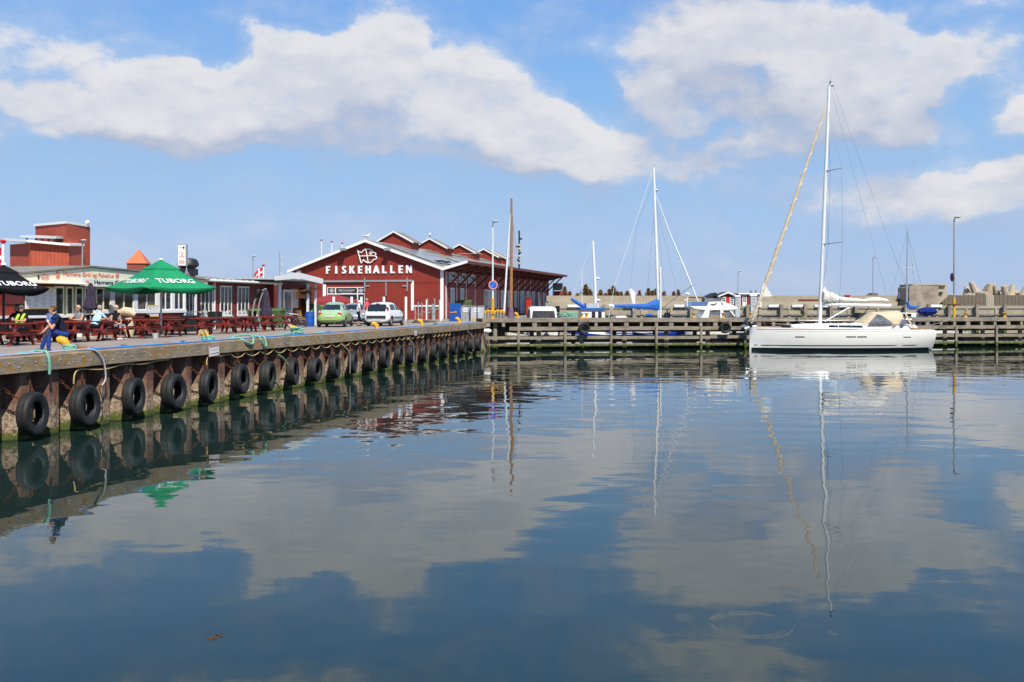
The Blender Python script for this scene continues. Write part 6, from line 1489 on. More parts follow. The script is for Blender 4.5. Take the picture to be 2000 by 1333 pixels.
# rails
def rail(nm, pts, r_=.018): mb = MB(); mb.tube(pts, r_, 6); return obj(nm, mb, 'steel', yt)
for g in (-1, 1):
    rail('pulpit', [(1.6, g * .95, 1.72), (1.3, g * .85, 2.3), (.4, g * .35, 2.42), (-.25, g * .1, 2.4), (-.3, 0, 2.4)]); rail('pulpit', [(.45, g * .35, 1.72), (.35, g * .33, 2.42)]); rail('pulpit', [(-.1, g * .06, 1.7), (-.25, g * .1, 2.4)])
    for x in (3.2, 5.0, 6.9, 8.8, 10.7): b_ = interp(st, x, 1) - .06; rail('stanchion', [(x, g * b_, 1.55), (x, g * b_, 2.25)], .014)
    for h in (.36, .68): rail('lifeline', [(1.3, g * .85, 1.66 + h * .9)] + [(x, g * (interp(st, x, 1) - .06), 1.56 + h) for x in (3.2, 5, 6.9, 8.8, 10.7)] + [(12.4, g * 1.75, 1.56 + h)], .006)
    rail('pushpit', [(12.4, g * 1.75, 1.55), (12.4, g * 1.75, 2.25), (13.5, g * 1.6, 2.25), (13.55, g * .7, 2.25)]); rail('pushpit', [(13.5, g * 1.6, 1.5), (13.5, g * 1.6, 2.25)]); rail('pushpit', [(13.0, g * 1.7, 1.5), (13.0, g * 1.7, 2.25)])
    mb = MB(); mb.torus((12.1, g * .8, 2.1), .42, .015, 24, 5, axis='x'); obj('steering_wheel', mb, 'steel', yt)
mb = MB(); mb.tube([(-.35, 0, 1.62), (.1, 0, 1.78), (.6, 0, 1.8)], .05, 8); mb.extr([(-.7, -.02, 1.86), (-.35, -.02, 1.90), (.3, -.02, 1.62), (-.25, -.02, 1.58)], (0, .06, 0)); obj('bow_anchor', mb, 'steel', yt)
mb = MB(); mb.ball((2.55, -.7, 1.8), (.4, .25, .12), 7); obj('deck_bag', mb, 'black_paint', yt)
mb = MB(); mb.extr([(.36 * .0 + 3.62, -0, 0), (3.62, 0, 0), (3.62, 0, 0)], (0, 0, 0)) if False else None
# mooring lines from the yacht to the pier
def smooth_pts(pts, k=4):
    pts = [Vector(p) for p in pts]; out = []
    for i in range(len(pts) - 1):
        p0 = pts[max(i - 1, 0)]; p1 = pts[i]; p2 = pts[i + 1]; p3 = pts[min(i + 2, len(pts) - 1)]
        for j in range(k):
            t = j / k; out.append(.5 * ((2 * p1) + (p2 - p0) * t + (2 * p0 - 5 * p1 + 4 * p2 - p3) * t * t + (3 * p1 - p0 - 3 * p2 + p3) * t ** 3))
    return out + [pts[-1]]
def line(nm, pts, r_, m_, lab, cat='rope', grp=None): mb = MB(); mb.tube(smooth_pts(pts) if 3 < len(pts) < 30 else pts, r_, 6); return tag(obj(nm, mb, m_), lab, cat, grp)
def yw(x, y, z): return Vector((yb.x, Yc - .6, 0)) + Matrix.Rotation(BR, 3, 'Z') @ Vector((x, y, z))
def sagline(a, b_, sag, n=9): a = Vector(a); b_ = Vector(b_); return [a.lerp(b_, i / (n - 1)) - Vector((0, 0, sag * 4 * (i / (n - 1)) * (1 - i / (n - 1)))) for i in range(n)]
line('mooring_line', sagline(yw(.8, .6, 1.8), PP(pa(1466, .6), .6, PZ + .3), .12), .02, 'grey_rope', 'grey bow line from the white yacht to the pier', grp='mooring lines of the white yacht')
line('mooring_line', sagline(yw(13.3, 1.5, 1.7), PP(pa(1885, .6), .6, PZ + .3), .25), .02, 'grey_rope', 'grey stern line from the white yacht to the right-hand pier bollard', grp='mooring lines of the white yacht')

def simple_hull(t, L_, B, fb, m_='gelcoat', stripe=None, bow=.35):
    s_ = [(0, .03, .02, fb + bow, .1), (L_ * .08, B * .22, B * .12, fb + bow * .8, .25), (L_ * .25, B * .42, B * .33, fb + bow * .4, .35), (L_ * .5, B * .5, B * .45, fb, .4), (L_ * .8, B * .49, B * .44, fb, .3), (L_, B * .42, B * .36, fb + .03, .15)]
    h = obj('hull', hull_mesh(L_, s_), m_, t, ang=.9); obj('deck', deck_mesh(s_, .02, -.02, .04), 'gelcoat', t, fix=False)
    if stripe:
        for g in (-1, 1):
            mb = MB(); mb.loft([[(x, g * (b_ * 1.0 + .015), z * .78), (x, g * (b_ * 1.005 + .015), z * .97)] for (x, b_, w, z, d) in s_], caps=False, ring_closed=False); obj('sheer_stripe', mb, stripe, t, fix=False)
    return s_
def bx(t, nm, x0, x1, y0, y1, z0, z1, m_, par=None): return obj(nm, MB().bb(x0, x1, y0, y1, z0, z1), m_, par or t, smooth=False)
# B1 white cabin boat, bow toward the pier
p = P(1067, 79.3, z=0); b1 = thing('cabin_boat', 'small white motorboat with dark windscreen showing behind the pier left end', 'motorboat', p, -pi / 2 + pi + .06)
simple_hull(b1, 6.8, 2.6, .95)
mb = MB(); rings = []
for (x, w, z0, z1) in ((1.8, 1.1, 1.0, 1.75), (2.0, 1.15, 1.0, 2.1), (2.45, 1.18, 1.0, 2.98), (2.8, 1.2, 1.0, 3.18), (4.6, 1.22, 1.0, 3.24), (4.75, 1.22, 1.0, 3.2)):
    rings.append([(x, -w, z0), (x, -w, z0 + (z1 - z0) * .5), (x + .05, -w * .9, z1 - .12), (x + .06, -w * .7, z1), (x + .06, w * .7, z1), (x + .05, w * .9, z1 - .12), (x, w, z0 + (z1 - z0) * .5), (x, w, z0)])
mb.loft(rings, ring_closed=False); cb1 = obj('cabin', mb, 'gelcoat', b1, ang=.7)
mb = MB(); mb.add([(2.06, -.98, 2.2), (2.06, .98, 2.2), (2.38, .88, 2.88), (2.38, -.88, 2.88)], [(0, 1, 2, 3)]); obj('windscreen', mb, 'pane_dark', cb1, fix=False, smooth=False)
for g in (-1, 1): mb = MB(); mb.add([(2.6, g * 1.215, 2.2), (4.2, g * 1.235, 2.2), (4.1, g * 1.14, 2.95), (2.85, g * 1.12, 2.9)], [(0, 1, 2, 3)]); obj('side_window', mb, 'pane_dark', cb1, fix=False, smooth=False)
mb = MB(); mb.tube([(2.9, -.8, 3.2), (3.2, -.7, 3.32), (4.3, -.7, 3.32), (4.5, -.8, 3.2)], .025, 6); mb.tube([(2.9, .8, 3.2), (3.2, .7, 3.32), (4.3, .7, 3.32), (4.5, .8, 3.2)], .025, 6); mb.tube([(3.5, .2, 3.2), (3.5, .2, 4.0)], .02, 5); obj('roof_rails', mb, 'steel', cb1)
bx(b1, 'rear_canopy', 4.77, 6.0, -1.1, 1.1, 1.0, 2.7, 'cloth_black')
# B2 wheelhouse boat with white mast and blue boom cover
p = P(1108, 84.0, z=0); b2 = thing('wheelhouse_boat', 'small blue-roofed wheelhouse boat with white mast and lowered blue boom', 'motorboat', p, .12)
simple_hull(b2, 5.6, 2.1, .9, 'gelcoat', 'hull_blue')
X2 = lambda px: (px - 1108) / F * 84.5
bx(b2, 'wheelhouse', X2(1133), X2(1178), -.8, .8, .9, 2.95, 'gelcoat'); bx(b2, 'roof_panel', X2(1130), X2(1180), -.95, .95, 2.953, 3.1, 'blue_fabric')
for a in (1152.5, 1165): w_ = bx(b2, 'window', X2(a), X2(a + 7), -.83, -.802, 2.25, 2.8, 'dark_glass')
bx(b2, 'life_rail', X2(1143), X2(1165), -.6, .4, 3.103, 3.5, 'light_grey')
mb = MB(); mb.tube([(X2(1164), .0, 3.1), (X2(1163), .0, 5), (X2(1158.5), 0, EYE + 125 / F * 84)], [.12, .11, .09], 10); m2_ = obj('mast', mb, 'mast_white', b2)
zr_ = EYE + 51 / F * 84; mb = MB(); mb.ball((X2(1168.5), 0, zr_), (.18, .18, .11), 8); mb.bb(X2(1162), X2(1168), -.04, .04, zr_ - .12, zr_ - .08); obj('radar_dome', mb, 'gelcoat', m2_)
mb = MB(); mb.tube([(X2(1114), -.2, EYE + 11 / F * 84), (X2(1117), -.2, EYE + 9.5 / F * 84), (X2(1131), -.2, EYE + .5 / F * 84), (X2(1146), -.1, EYE - 8 / F * 84)], [.06, .13, .17, .15], 10); obj('boom_cover', mb, 'blue_fabric', b2)
mb = MB(); mb.tube([(X2(1137), 0, 2.9), (X2(1137), 0, EYE + 65 / F * 84)], [.03, .02], 6); mb.tube([(X2(1158), 0, EYE + 124 / F * 84), (X2(1116), 0, 3.9)], .01, 4); obj('aerial', mb, 'mast_white', b2)
mb = MB(); mb.ball((X2(1169), 0, 3.75), (.22, .2, .12), 7); mb.tube([(X2(1169), 0, 3.1), (X2(1169), 0, 3.7)], .04, 6); obj('search_lamp', mb, 'gelcoat', b2)
# B3 sailing boat with big blue boom cover
Y3 = 85.0; p = P(1182, Y3, z=0); b3 = thing('sailing_boat', 'white sailing boat with bright blue sail cover on its boom', 'sailing boat', p, .08)
X3 = lambda px: (px - 1182) / F * Y3
def Z3(py): return EYE - (py - HY) / F * Y3
ss = [(0, .9, .7, 1.35, .1), (.6, 1.1, .95, 1.3, .3), (3, 1.4, 1.3, 1.28, .4), (5.2, 1.3, 1.1, 1.35, .4), (7.2, .7, .5, 1.5, .3), (8.4, .12, .06, 1.62, .15), (8.6, .02, .01, 1.66, .05)]
obj('hull', hull_mesh(8.6, ss), 'gelcoat', b3, ang=.9); obj('deck', deck_mesh(ss, .02, -.02, .05), 'gelcoat', b3, fix=False)
for g in (-1, 1):
    mb = MB(); mb.loft([[(x, g * (b_ * .99 + .02), z * .6), (x, g * (b_ * 1.01 + .02), z * .8)] for (x, b_, w, z, d) in ss], caps=False, ring_closed=False); obj('sheer_stripe', mb, 'hull_blue', b3, fix=False)
mb = MB(); mb.loft([[(x, -w, 1.25), (x, -w * .9, 1.3 + h), (x, w * .9, 1.3 + h), (x, w, 1.25)] for (x, w, h) in ((.4, .9, .2), (.8, .95, 1.1), (1.6, .9, 1.15), (2.2, .9, .55), (4.5, .85, .5), (6.2, .5, .3), (6.6, .3, .05))], ring_closed=False); c3 = obj('cabin', mb, 'gelcoat', b3, ang=.5)
bx(b3, 'window', .95, 1.75, -.98, -.93, 1.75, 2.15, 'dark_glass', c3)
mb = MB(); mb.tube([(X3(1290.5), 0, 1.4), (X3(1287.5), 0, 4), (X3(1283), 0, 9), (X3(1278), 0, Z3(327))], [.15, .15, .13, .10], 10); m3 = obj('mast', mb, 'mast_white', b3)
mb = MB(); mb.tube([(X3(1291), -.2, 1.6), (X3(1290), -.2, 6.6)], .09, 8); obj('spinnaker_pole', mb, 'mast_white', b3)
mb = MB(); rings = []
for (px_, z0, z1, w) in ((1194, 591.5, 597.5, .08), (1199, 595, 601, .12), (1215, 595, 602, .16), (1240, 594.5, 603, .2), (1262, 593.5, 604.5, .24), (1274, 589, 606, .26), (1284, 584, 607.5, .26), (1291, 582, 609, .22), (1293, 582, 609, .2)):
    zc = (Z3(z0) + Z3(z1)) / 2; hh_ = abs(Z3(z0) - Z3(z1)) / 2; rings.append([(X3(px_), w * cos(a), zc + hh_ * sin(a)) for a in [2 * pi * k / 12 for k in range(12)]])
mb.loft(rings[1:]); obj('sail_cover', mb, 'blue_fabric', b3); mb = MB(); mb.tube([(X3(1189), 0, Z3(597)), (X3(1200), 0, Z3(598.5))], [.11, .13], 8); obj('boom', mb, 'mast_white', b3)
mb = MB(); mb.tube([(X3(1283.5), 0, Z3(382)), (X3(1310), 0, Z3(455)), (X3(1338), 0, Z3(520)), (X3(1367), 0, Z3(590))], [.03, .06, .075, .06], 8); obj('furled_jib', mb, 'mast_white', b3)
def w3(nm, pts, r_, m_='steel'): mb = MB(); mb.tube(pts, r_, 5); return obj(nm, mb, m_, b3)
w3('backstay', [(X3(1278), 0, Z3(328)), (X3(1200), 0, Z3(560)), (X3(1186), 0, 1.6)], .018, 'mast_white'); w3('shroud', [(X3(1280), 0, Z3(350)), (X3(1240), -.9, Z3(440)), (X3(1218), -1.2, 1.4)], .01)
w3('shroud', [(X3(1283), 0, Z3(400)), (X3(1341), 1.0, Z3(612))], .01); w3('shroud', [(X3(1282), .0, Z3(380)), (X3(1265), 1.2, 1.4)], .01); w3('shroud', [(X3(1282), .0, Z3(380)), (X3(1299), -1.2, 1.4)], .01)
w3('mooring_stay', [(X3(1293), -.2, Z3(603)), (X3(1356), -.2, Z3(556))], .02, 'black_paint')
mb = MB(); mb.bar((X3(1276.5), 0, Z3(327)), (X3(1284), 0, Z3(325)), .05, .05); mb.tube([(X3(1280), 0, Z3(327)), (X3(1280), 0, Z3(321))], .02, 5); mb.ball((X3(1284), 0, Z3(371)), .14, 6); obj('masthead_fittings', mb, 'aluminium', m3)
mb = MB(); mb.extr([(X3(1232), .6, Z3(565)), (X3(1236), .6, Z3(563)), (X3(1245), .6, Z3(572)), (X3(1244), .6, Z3(594)), (X3(1239), .6, Z3(594))], (0, .05, 0)); mb.tube([(X3(1240), .6, 1.3), (X3(1240), .6, Z3(590))], .03, 6); obj('flag_roll', mb, 'cloth_white', b3)
mb = MB(); mb.ball((X3(1265), -.9, Z3(615)), (.3, .2, .1), 6); obj('blue_bundle', mb, 'blue_fabric', b3)
# B4 motor cruiser with flybridge
Y4 = 83.0; p = P(1338, Y4, z=0); b4 = thing('motor_cruiser', 'white flybridge motor cruiser with blue-tinted windscreen right of the blue sail cover', 'motorboat', p, .06)
X4 = lambda px: (px - 1338) / F * Y4
def Z4(py): return EYE - (py - HY) / F * Y4
simple_hull(b4, 7.6, 2.7, 1.1)
def prof4(nm, pts, y0, y1, m_, par=None): mb = MB(); mb.extr([(X4(a), y0, Z4(b_)) for a, b_ in pts], (0, y1 - y0, 0)); return obj(nm, mb, m_, par or b4, smooth=False)
fl = prof4('flybridge', [(1341, 598.5), (1374, 598.5), (1378, 590), (1405, 589), (1437, 601), (1433, 604), (1415, 605.5), (1372, 606), (1350, 603)], -1.2, 1.2, 'gelcoat')
prof4('fly_windscreen', [(1343, 598.3), (1346.5, 590), (1377, 590), (1373.8, 598.3)], -1.15, -1.1, 'cloth_blue', fl); prof4('fly_windscreen', [(1343, 598.3), (1346.5, 590), (1377, 590), (1373.8, 598.3)], 1.1, 1.15, 'cloth_blue', fl)
prof4('windscreen', [(1381, 589.5), (1385, 583), (1406, 583), (1403, 589)], -1.0, 1.0, 'pane_grey', fl)
prof4('cabin', [(1363, 621), (1371, 606.2), (1380, 606.2), (1377, 621)], -1.2, 1.2, 'gelcoat'); prof4('cabin', [(1400, 621), (1400, 606.2), (1406, 606.2), (1407, 621)], -1.2, 1.2, 'gelcoat')
prof4('cabin_window', [(1377, 615.5), (1381, 607), (1399.6, 607), (1399.6, 615.5)], -1.1, 1.1, 'pane_grey'); prof4('teak_panel', [(1377, 620.5), (1379, 616), (1398, 616), (1398, 620.5)], -1.22, -1.15, 'teak')
prof4('cabin_window', [(1407, 620), (1406.5, 607), (1418, 607), (1430, 620)], -1.05, 1.05, 'pane_grey'); prof4('windscreen_pillar', [(1418, 606), (1421, 606), (1434, 621), (1430, 621)], -1.12, -1.06, 'gelcoat')
mb = MB(); mb.ball((X4(1343), 0, Z4(574.5)), (.22, .22, .11), 8); mb.tube([(X4(1342), 0, Z4(600)), (X4(1342.5), 0, Z4(577))], .035, 6); mb.ball((X4(1338), 0, Z4(586.5)), (.14, .1, .05), 6); obj('radar_mast', mb, 'gelcoat', b4)
mb = MB(); mb.tube([(X4(1370), .3, Z4(574)), (X4(1381), .3, Z4(584))], .03, 5); mb.tube([(X4(1336), -.9, Z4(600)), (X4(1328), -.9, Z4(620))], .02, 5); mb.tube([(X4(1340), -.9, Z4(604)), (X4(1331), -.9, Z4(620))], .02, 5); obj('rails', mb, 'steel', b4)
mb = MB(); mb.tube([(X4(1381), -1.21, Z4(594.5)), (X4(1386), -1.21, Z4(595.5)), (X4(1391), -1.21, Z4(594)), (X4(1394), -1.21, Z4(592))], [.03, .06, .05, .02], 6); mb.tube([(X4(1403), -1.21, Z4(591)), (X4(1404), -1.21, Z4(595.5))], .04, 5); obj('swoosh_logo', mb, 'black_paint', fl)
# B5 small sailing boat behind right end
Y5 = 93.0; p = P(1740, Y5, z=0); b5 = thing('sailing_boat', 'small sailing boat with slack blue covers behind the pier right of the yacht', 'sailing boat', p, .05)
X5 = lambda px: (px - 1740) / F * Y5
def Z5(py): return EYE - (py - HY) / F * Y5
simple_hull(b5, 5.0, 2.0, 1.7); mb = MB(); mb.loft([[(x, -w, 1.7), (x, -w * .85, 1.75 + h), (x, w * .85, 1.75 + h), (x, w, 1.7)] for (x, w, h) in ((.4, .7, .3), (.9, .75, .9), (2.0, .8, .85), (3.2, .8, .4), (4.2, .6, .3))], ring_closed=False); c5 = obj('cabin', mb, 'gelcoat', b5, ang=.5)
bx(b5, 'cabin_window', .7, 1.6, -.78, -.7, 2.3, 2.55, 'dark_glass', c5)
mb = MB(); mb.tube([(X5(1771), 0, 1.8), (X5(1773.5), 0, Z5(450))], [.09, .07], 8); mb.tube([(X5(1761), 0, Z5(523)), (X5(1784), 0, Z5(524))], .025, 5); mb.tube([(X5(1783), 0, Z5(516)), (X5(1784), 0, Z5(536))], .02, 5); mb.tube([(X5(1772), 0, Z5(450)), (X5(1768.5), 0, Z5(436))], .015, 4); m5 = obj('mast', mb, 'aluminium', b5)
for a, b_2 in (((1773, 452), (1741, 578)), ((1774, 455), (1795, 610)), ((1773, 452), (1816, 615))): mb = MB(); mb.tube([(X5(a[0]), 0, Z5(a[1])), (X5(b_2[0]), 0, Z5(b_2[1]))], .011, 4); obj('stay', mb, 'steel', b5)
mb = MB(); mb.tube([(X5(1772), -.1, Z5(590)), (X5(1775), -.1, Z5(599)), (X5(1784), -.1, Z5(601)), (X5(1795), -.1, Z5(598.5))], [.1, .2, .14, .08], 8); obj('boom_cover', mb, 'blue_fabric', b5)
mb = MB(); mb.loft([[(X5(a), -.9 + .5 * cos(q), Z5(609) + h * sin(q)) for q in [2 * pi * k / 10 for k in range(10)]] for a, h in ((1786, .05), (1790, .3), (1800, .42), (1812, .4), (1819, .2))]); obj('spray_cover', mb, 'navy_fabric', b5)
# B7 wooden-masted boat moored by the quay corner
Y7 = 87.5; p = P(975, Y7, z=0); b7 = thing('wooden_boat', 'traditional boat with tall varnished wooden mast and white gaff spar', 'sailing boat', p, .3)
Z7 = lambda py: EYE - (py - HY) / F * Y7
def X7(px): return ((px - 975) / F * Y7) / cos(.3) * .98
simple_hull(b7, 5.0, 1.7, 1.0, 'gelcoat')
def l7(px, py): P_w = P(px, Y7, py); q = Matrix.Rotation(-.3, 3, 'Z') @ (P_w - p); return (q.x, q.y, P_w.z)
mb = MB(); mb.tube([l7(997.5, 640), l7(998.5, 560), l7(999, 470), l7(999, 388)], [.15, .14, .12, .085], 10); m7 = obj('mast', mb, 'wood_mast', b7)
mb = MB(); mb.tube([l7(984.5, 612), l7(990, 520), l7(997, 418)], [.09, .08, .05], 8); obj('gaff_spar', mb, 'mast_white', b7)
mb = MB(); mb.loft([[tuple(Vector(l7(px_, py_)) + Vector((r_ * cos(a), r_ * sin(a), 0))) for a in [2 * pi * k / 12 for k in range(12)]] for px_, py_, r_ in ((998.5, 600, .16), (998, 606, .22), (998, 614, .26), (997, 624, .34), (996.5, 632, .3))]); obj('purple_cover', mb, 'purple_fabric', b7)
for a, b_2 in (((999, 400), (978, 620)), ((999, 400), (1012, 620)), ((998, 395), (1024, 625))): mb = MB(); mb.tube([l7(*a), l7(*b_2)], .011, 4); obj('stay', mb, 'black_paint', b7)
mb = MB(); mb.tube([l7(985, 499), l7(1017, 500)], .02, 5); obj('yard', mb, 'aluminium', b7)
# half-hidden boats seen through the pier
for (px_, Yq, L2, lab, stp) in ((985, 80.5, 4.5, 'low white rowing boat glimpsed through the pier at its left end', None), (1235, 80.6, 5.0, 'low white open boat with blue stripe glimpsed through the pier below the blue sail', 'hull_blue'), (1845, 86.0, 6.0, 'low white open boat glimpsed through the pier right of the yacht', None)):
    t = thing('open_boat', lab, 'boat', P(px_, Yq, z=0), .1, 'open boats behind the pier'); simple_hull(t, L2, 1.8, .85, 'gelcoat', stp)
fd = thing('fender_buoy', 'white fender hanging at the quay corner', 'fender', P(952, 72.6, 647)); mb = MB(); mb.loft([[(x, r_ * cos(a), r_ * sin(a)) for a in [2 * pi * k / 12 for k in range(12)]] for x, r_ in ((-.28, .04), (-.24, .13), (-.1, .17), (.12, .17), (.25, .12), (.3, .04))]); obj('buoy', mb, 'gelcoat', fd); mb = MB(); mb.tube([(-.25, 0, .02), (-.55, 0, .35)], .012, 5); obj('lanyard', mb, 'grey_rope', fd)

# ------------------------------------------------------------------ poles, lamps, signs, masts
def lamp(label, px, Y, py0, py1, r_=.07, m_='galvanised', head=True, zb=None, foot=False, disc=False):
    zt_ = EYE - (py0 - HY) / F * Y; z0 = zb if zb is not None else EYE - (py1 - HY) / F * Y
    t = thing('street_lamp', label, 'street lamp', (px_x(px, Y), Y, z0)); h = zt_ - z0
    mb = MB(); mb.tube([(0, 0, 0), (0, 0, h * .5), (0, 0, h)], [r_, r_ * .85, r_ * .65], 10); obj('pole', mb, m_, t)
    if head: mb = MB(); mb.tube([(0, 0, h), (.12, -.1, h + .12)], r_ * .5, 6); mb.ball((.2, -.2, h + .15), (.32 * (r_ / .07) ** .5 * .8, .2, .09), 8); obj('lamp_head', mb, 'light_grey', t)
    if foot:
        mb = MB(); mb.tube([(0, 0, 0), (0, 0, 1.0)], r_ * 1.35, 10); obj('yellow_foot', mb, 'yellow_paint', t); mb = MB(); mb.tube([(0, 0, 1.13), (0, 0, 1.62)], r_ * 1.5, 10); obj('yellow_foot', mb, 'yellow_paint', t)
        mb = MB(); mb.bb(-.42, .42, -.2, .2, 1.01, 1.1); obj('bracket', mb, 'rust', t, smooth=False)
    if disc: mb = MB(); mb.lathe([(0, -.02), (.36, -.02), (.36, .02), (0, .02)], 20, c=(-.16, 0, EYE - (542 - HY) / F * Y - z0), axis='x'); obj('round_sign', mb, 'purple_fabric', t)
    return t
lamp('tall grey lamp post with yellow foot standing on the pier at the right', 1863.5, 83.4, 428, 0, .085, zb=PZ - .02, foot=True, disc=True)
lp = lamp('tall white lamp post with round no-parking sign behind the timber dolphin', 962.5, 77.5, 437, 0, .075, 'mast_white', zb=DECK)
Yp = 77.5; zs2 = EYE - (557 - HY) / F * Yp - DECK
mb = MB(); mb.lathe([(0, -.015), (.36, -.015), (.36, .0), (0, .0)], 24, c=(.03, -.12, zs2), axis='y'); ns = obj('round_sign', mb, 'white_paint', lp)
mb = MB(); mb.lathe([(0, 0), (.28, 0), (.28, .006), (0, .006)], 24, c=(.03, -.142, zs2), axis='y'); obj('blue_disc', mb, 'sign_blue', ns)
mb = MB(); mb.lathe([(.31, 0), (.358, 0), (.358, .004), (.31, .004)], 24, c=(.03, -.141, zs2), axis='y'); obj('red_ring', mb, 'sign_red_pale', ns)
mb = MB(); mb.bar((-.19, -.150, zs2 - .26), (.25, -.150, zs2 + .26), .012, .07, up=(0, 1, 0)); obj('slash', mb, 'white_paint', ns, smooth=False)
mb = MB(); mb.tube([(0, 0, .7), (0, 0, 1.85)], .12, 10); obj('yellow_sleeve', mb, 'yellow_paint', lp)
lamp('thin lamp post rising above the breakwater left of the yacht headsail', 1441.5, 129.5, 532, 0, .06, zb=3.4); lamp('thin lamp post rising above the breakwater right of the yacht mast', 1705, 129.5, 504, 0, .07, zb=3.4)
lamp('lamp post in front of the red tower building', 161, 95, 473, 0, .09, zb=DECK); lamp('distant thin lamp post behind the restaurant roof vent', 494, 120, 503, 0, .07, zb=DECK)
def flagpole(label, px, Y, py0, flag=None, grp='white flagpoles with red tops'):
    t = thing('flagpole', label, 'flagpole', (px_x(px, Y), Y, DECK), 0, grp); h = EYE - (py0 - HY) / F * Y - DECK
    mb = MB(); mb.tube([(0, 0, 0), (0, 0, h)], [.1, .07], 8); obj('pole', mb, 'mast_white', t); mb = MB(); mb.lathe([(0, h), (.11, h + .02), (.15, h + .14), (.1, h + .2), (0, h + .21)], 12); obj('knob', mb, 'flag_red', t)
    if flag:
        w, hh_, dz = flag; rows = []
        for i in range(9):
            f = i / 8; rows.append([(-.08 - f * w * .75 + .04 * sin(v * 3), .1 * sin(f * 7) * w, h - dz - v * hh_ - f * f * hh_ * .9) for v in (0, .2, .4, .5, .6, .8, 1)])
        fm = obj('flag', MB().loft(rows, caps=False, ring_closed=False), 'flag_red', t, fix=False)
        for off in (-.02, .02):
            mb = MB(); mb.loft([[(p_[0], p_[1] + off, p_[2]) for p_ in rw[2:5]] for rw in rows], caps=False, ring_closed=False); mb.loft([[(p_[0], p_[1] + off, p_[2]) for p_ in rw] for rw in rows[3:5]], caps=False, ring_closed=False); obj('white_cross', mb, 'white_paint', fm, fix=False)
    return t
for i, (px_, py_) in enumerate(((628, 471), (648, 474), (668.5, 477))): flagpole('white flagpole with red knob behind the hall roof, %s of three' % ('left', 'middle', 'right')[i], px_, 128, py_)
flagpole('white flagpole with small Danish flag above the restaurant wing roof', 514.5, 95, 521, (1.1, .8, .1), None); flagpole('white flagpole with Danish flag above the black parasol', 6, 52, 476, (.9, 1.0, .2), None)
# lit sign tower on the roof
YS = 54.0; sx0 = px_x(347.5, YS); sx1 = px_x(362.5, YS); zz2 = lambda py: EYE - (py - HY) / F * YS - DECK
sg = thing('sign_tower', 'narrow white upright sign box on metal legs above the restaurant roof', 'sign', ((sx0 + sx1) / 2, YS, DECK)); hw2 = (sx1 - sx0) / 2
sbx = obj('sign_box', MB().bb(-hw2, hw2, 0, .18, zz2(519), zz2(478.5)), 'paper', sg, smooth=False); mb = MB(); mb.bb(-hw2 - .03, -hw2, -.01, .19, zz2(519.5), zz2(478)); mb.bb(hw2, hw2 + .05, -.01, .19, zz2(519.5), zz2(478)); mb.bb(-hw2, hw2, -.01, .19, zz2(478.5), zz2(478)); mb.bb(-hw2, hw2, -.01, .19, zz2(519.5), zz2(519)); obj('frame', mb, 'galvanised', sbx, smooth=False)
mb = MB(); mb.ball((hw2 * .5, -.008, zz2(484)), (.05, .006, .07), 6); obj('drop_logo', mb, 'black_text', sbx); mb = MB(); mb.bb(-hw2 * .7, hw2 * .2, -.006, -.001, zz2(484.6), zz2(483.6)); obj('small_print', mb, 'grey_text', sbx, smooth=False)
mb = MB(); mb.torus((0, 0, 0), .13, .012, 18, 5, axis='y'); mb.bb(-.1, .1, -.008, .008, -.03, .03); o = obj('oval_logo', mb, 'sign_red_pale', sbx); o.location = (0, -.01, zz2(512)); o.scale = (1.1, .5, .7)
mb = MB(); mb.tube([(-.12, -.005, zz2(495)), (-.05, -.005, zz2(493.5)), (.06, -.005, zz2(495)), (.12, -.005, zz2(493))], .014, 5); mb.ball((.02, -.005, zz2(498)), (.05, .006, .05), 6); obj('drawing', mb, 'sign_red_pale', sbx); mb = MB(); mb.bb(-.14, .14, -.006, -.001, zz2(502.5), zz2(501)); obj('small_print', mb, 'pale_red_text', sbx, smooth=False)
for x in (-hw2, hw2 + .02):
    mb = MB(); mb.bar((x, .09, zz2(560)), (x, .09, zz2(519.6)), .05, .05); mb.bar((x - .0, .09, zz2(528)), (x + .16, .09, zz2(540)), .04, .04); mb.bar((x, .09, zz2(528)), (x - .12, .09, zz2(538)), .04, .04); obj('leg', mb, 'galvanised', sg, smooth=False)
# aerial mast by the kiosk, harbour signal mast, house aerial
am = thing('aerial_mast', 'grey pole with small aerials rising from the kiosk roof', 'aerial', (px_x(547, 62), 62, DECK)); mb = MB(); hA = EYE - (493 - HY) / F * 62 - DECK; mb.tube([(0, 0, 2.6), (-.03, 0, hA)], .035, 6); obj('pole', mb, 'galvanised', am)
for (z, w) in ((hA - .25, .12), (hA - .75, .22), (hA - 1.3, .16)): mb = MB(); mb.bar((-.02, 0, z), (w, .05, z - .03), .02, .02); mb.box((w * .6, 0, z), (.09, .06, .16)); obj('aerial_head', mb, 'light_grey', am, smooth=False)
sm_ = thing('signal_mast', 'thin black and yellow striped signal mast behind the hall roof', 'mast', (px_x(1014, 146), 146, DECK)); h0 = EYE - (451 - HY) / F * 146 - DECK; h1 = EYE - (477 - HY) / F * 146 - DECK; h2 = EYE - (520 - HY) / F * 146 - DECK
obj('pole', MB().tube([(0, 0, h1), (0, 0, h0)], .12, 8), 'black_paint', sm_); obj('pole', MB().tube([(0, 0, 0), (0, 0, h2)], .12, 8), 'black_paint', sm_)
n_ = 12
for i in range(n_): za = h2 + (h1 - h2) * i / n_; zb2 = h2 + (h1 - h2) * (i + 1) / n_; obj('band', MB().tube([(0, 0, za + .003), (0, 0, zb2)], .13, 8), 'yellow_sign' if i % 2 else 'black_paint', sm_)
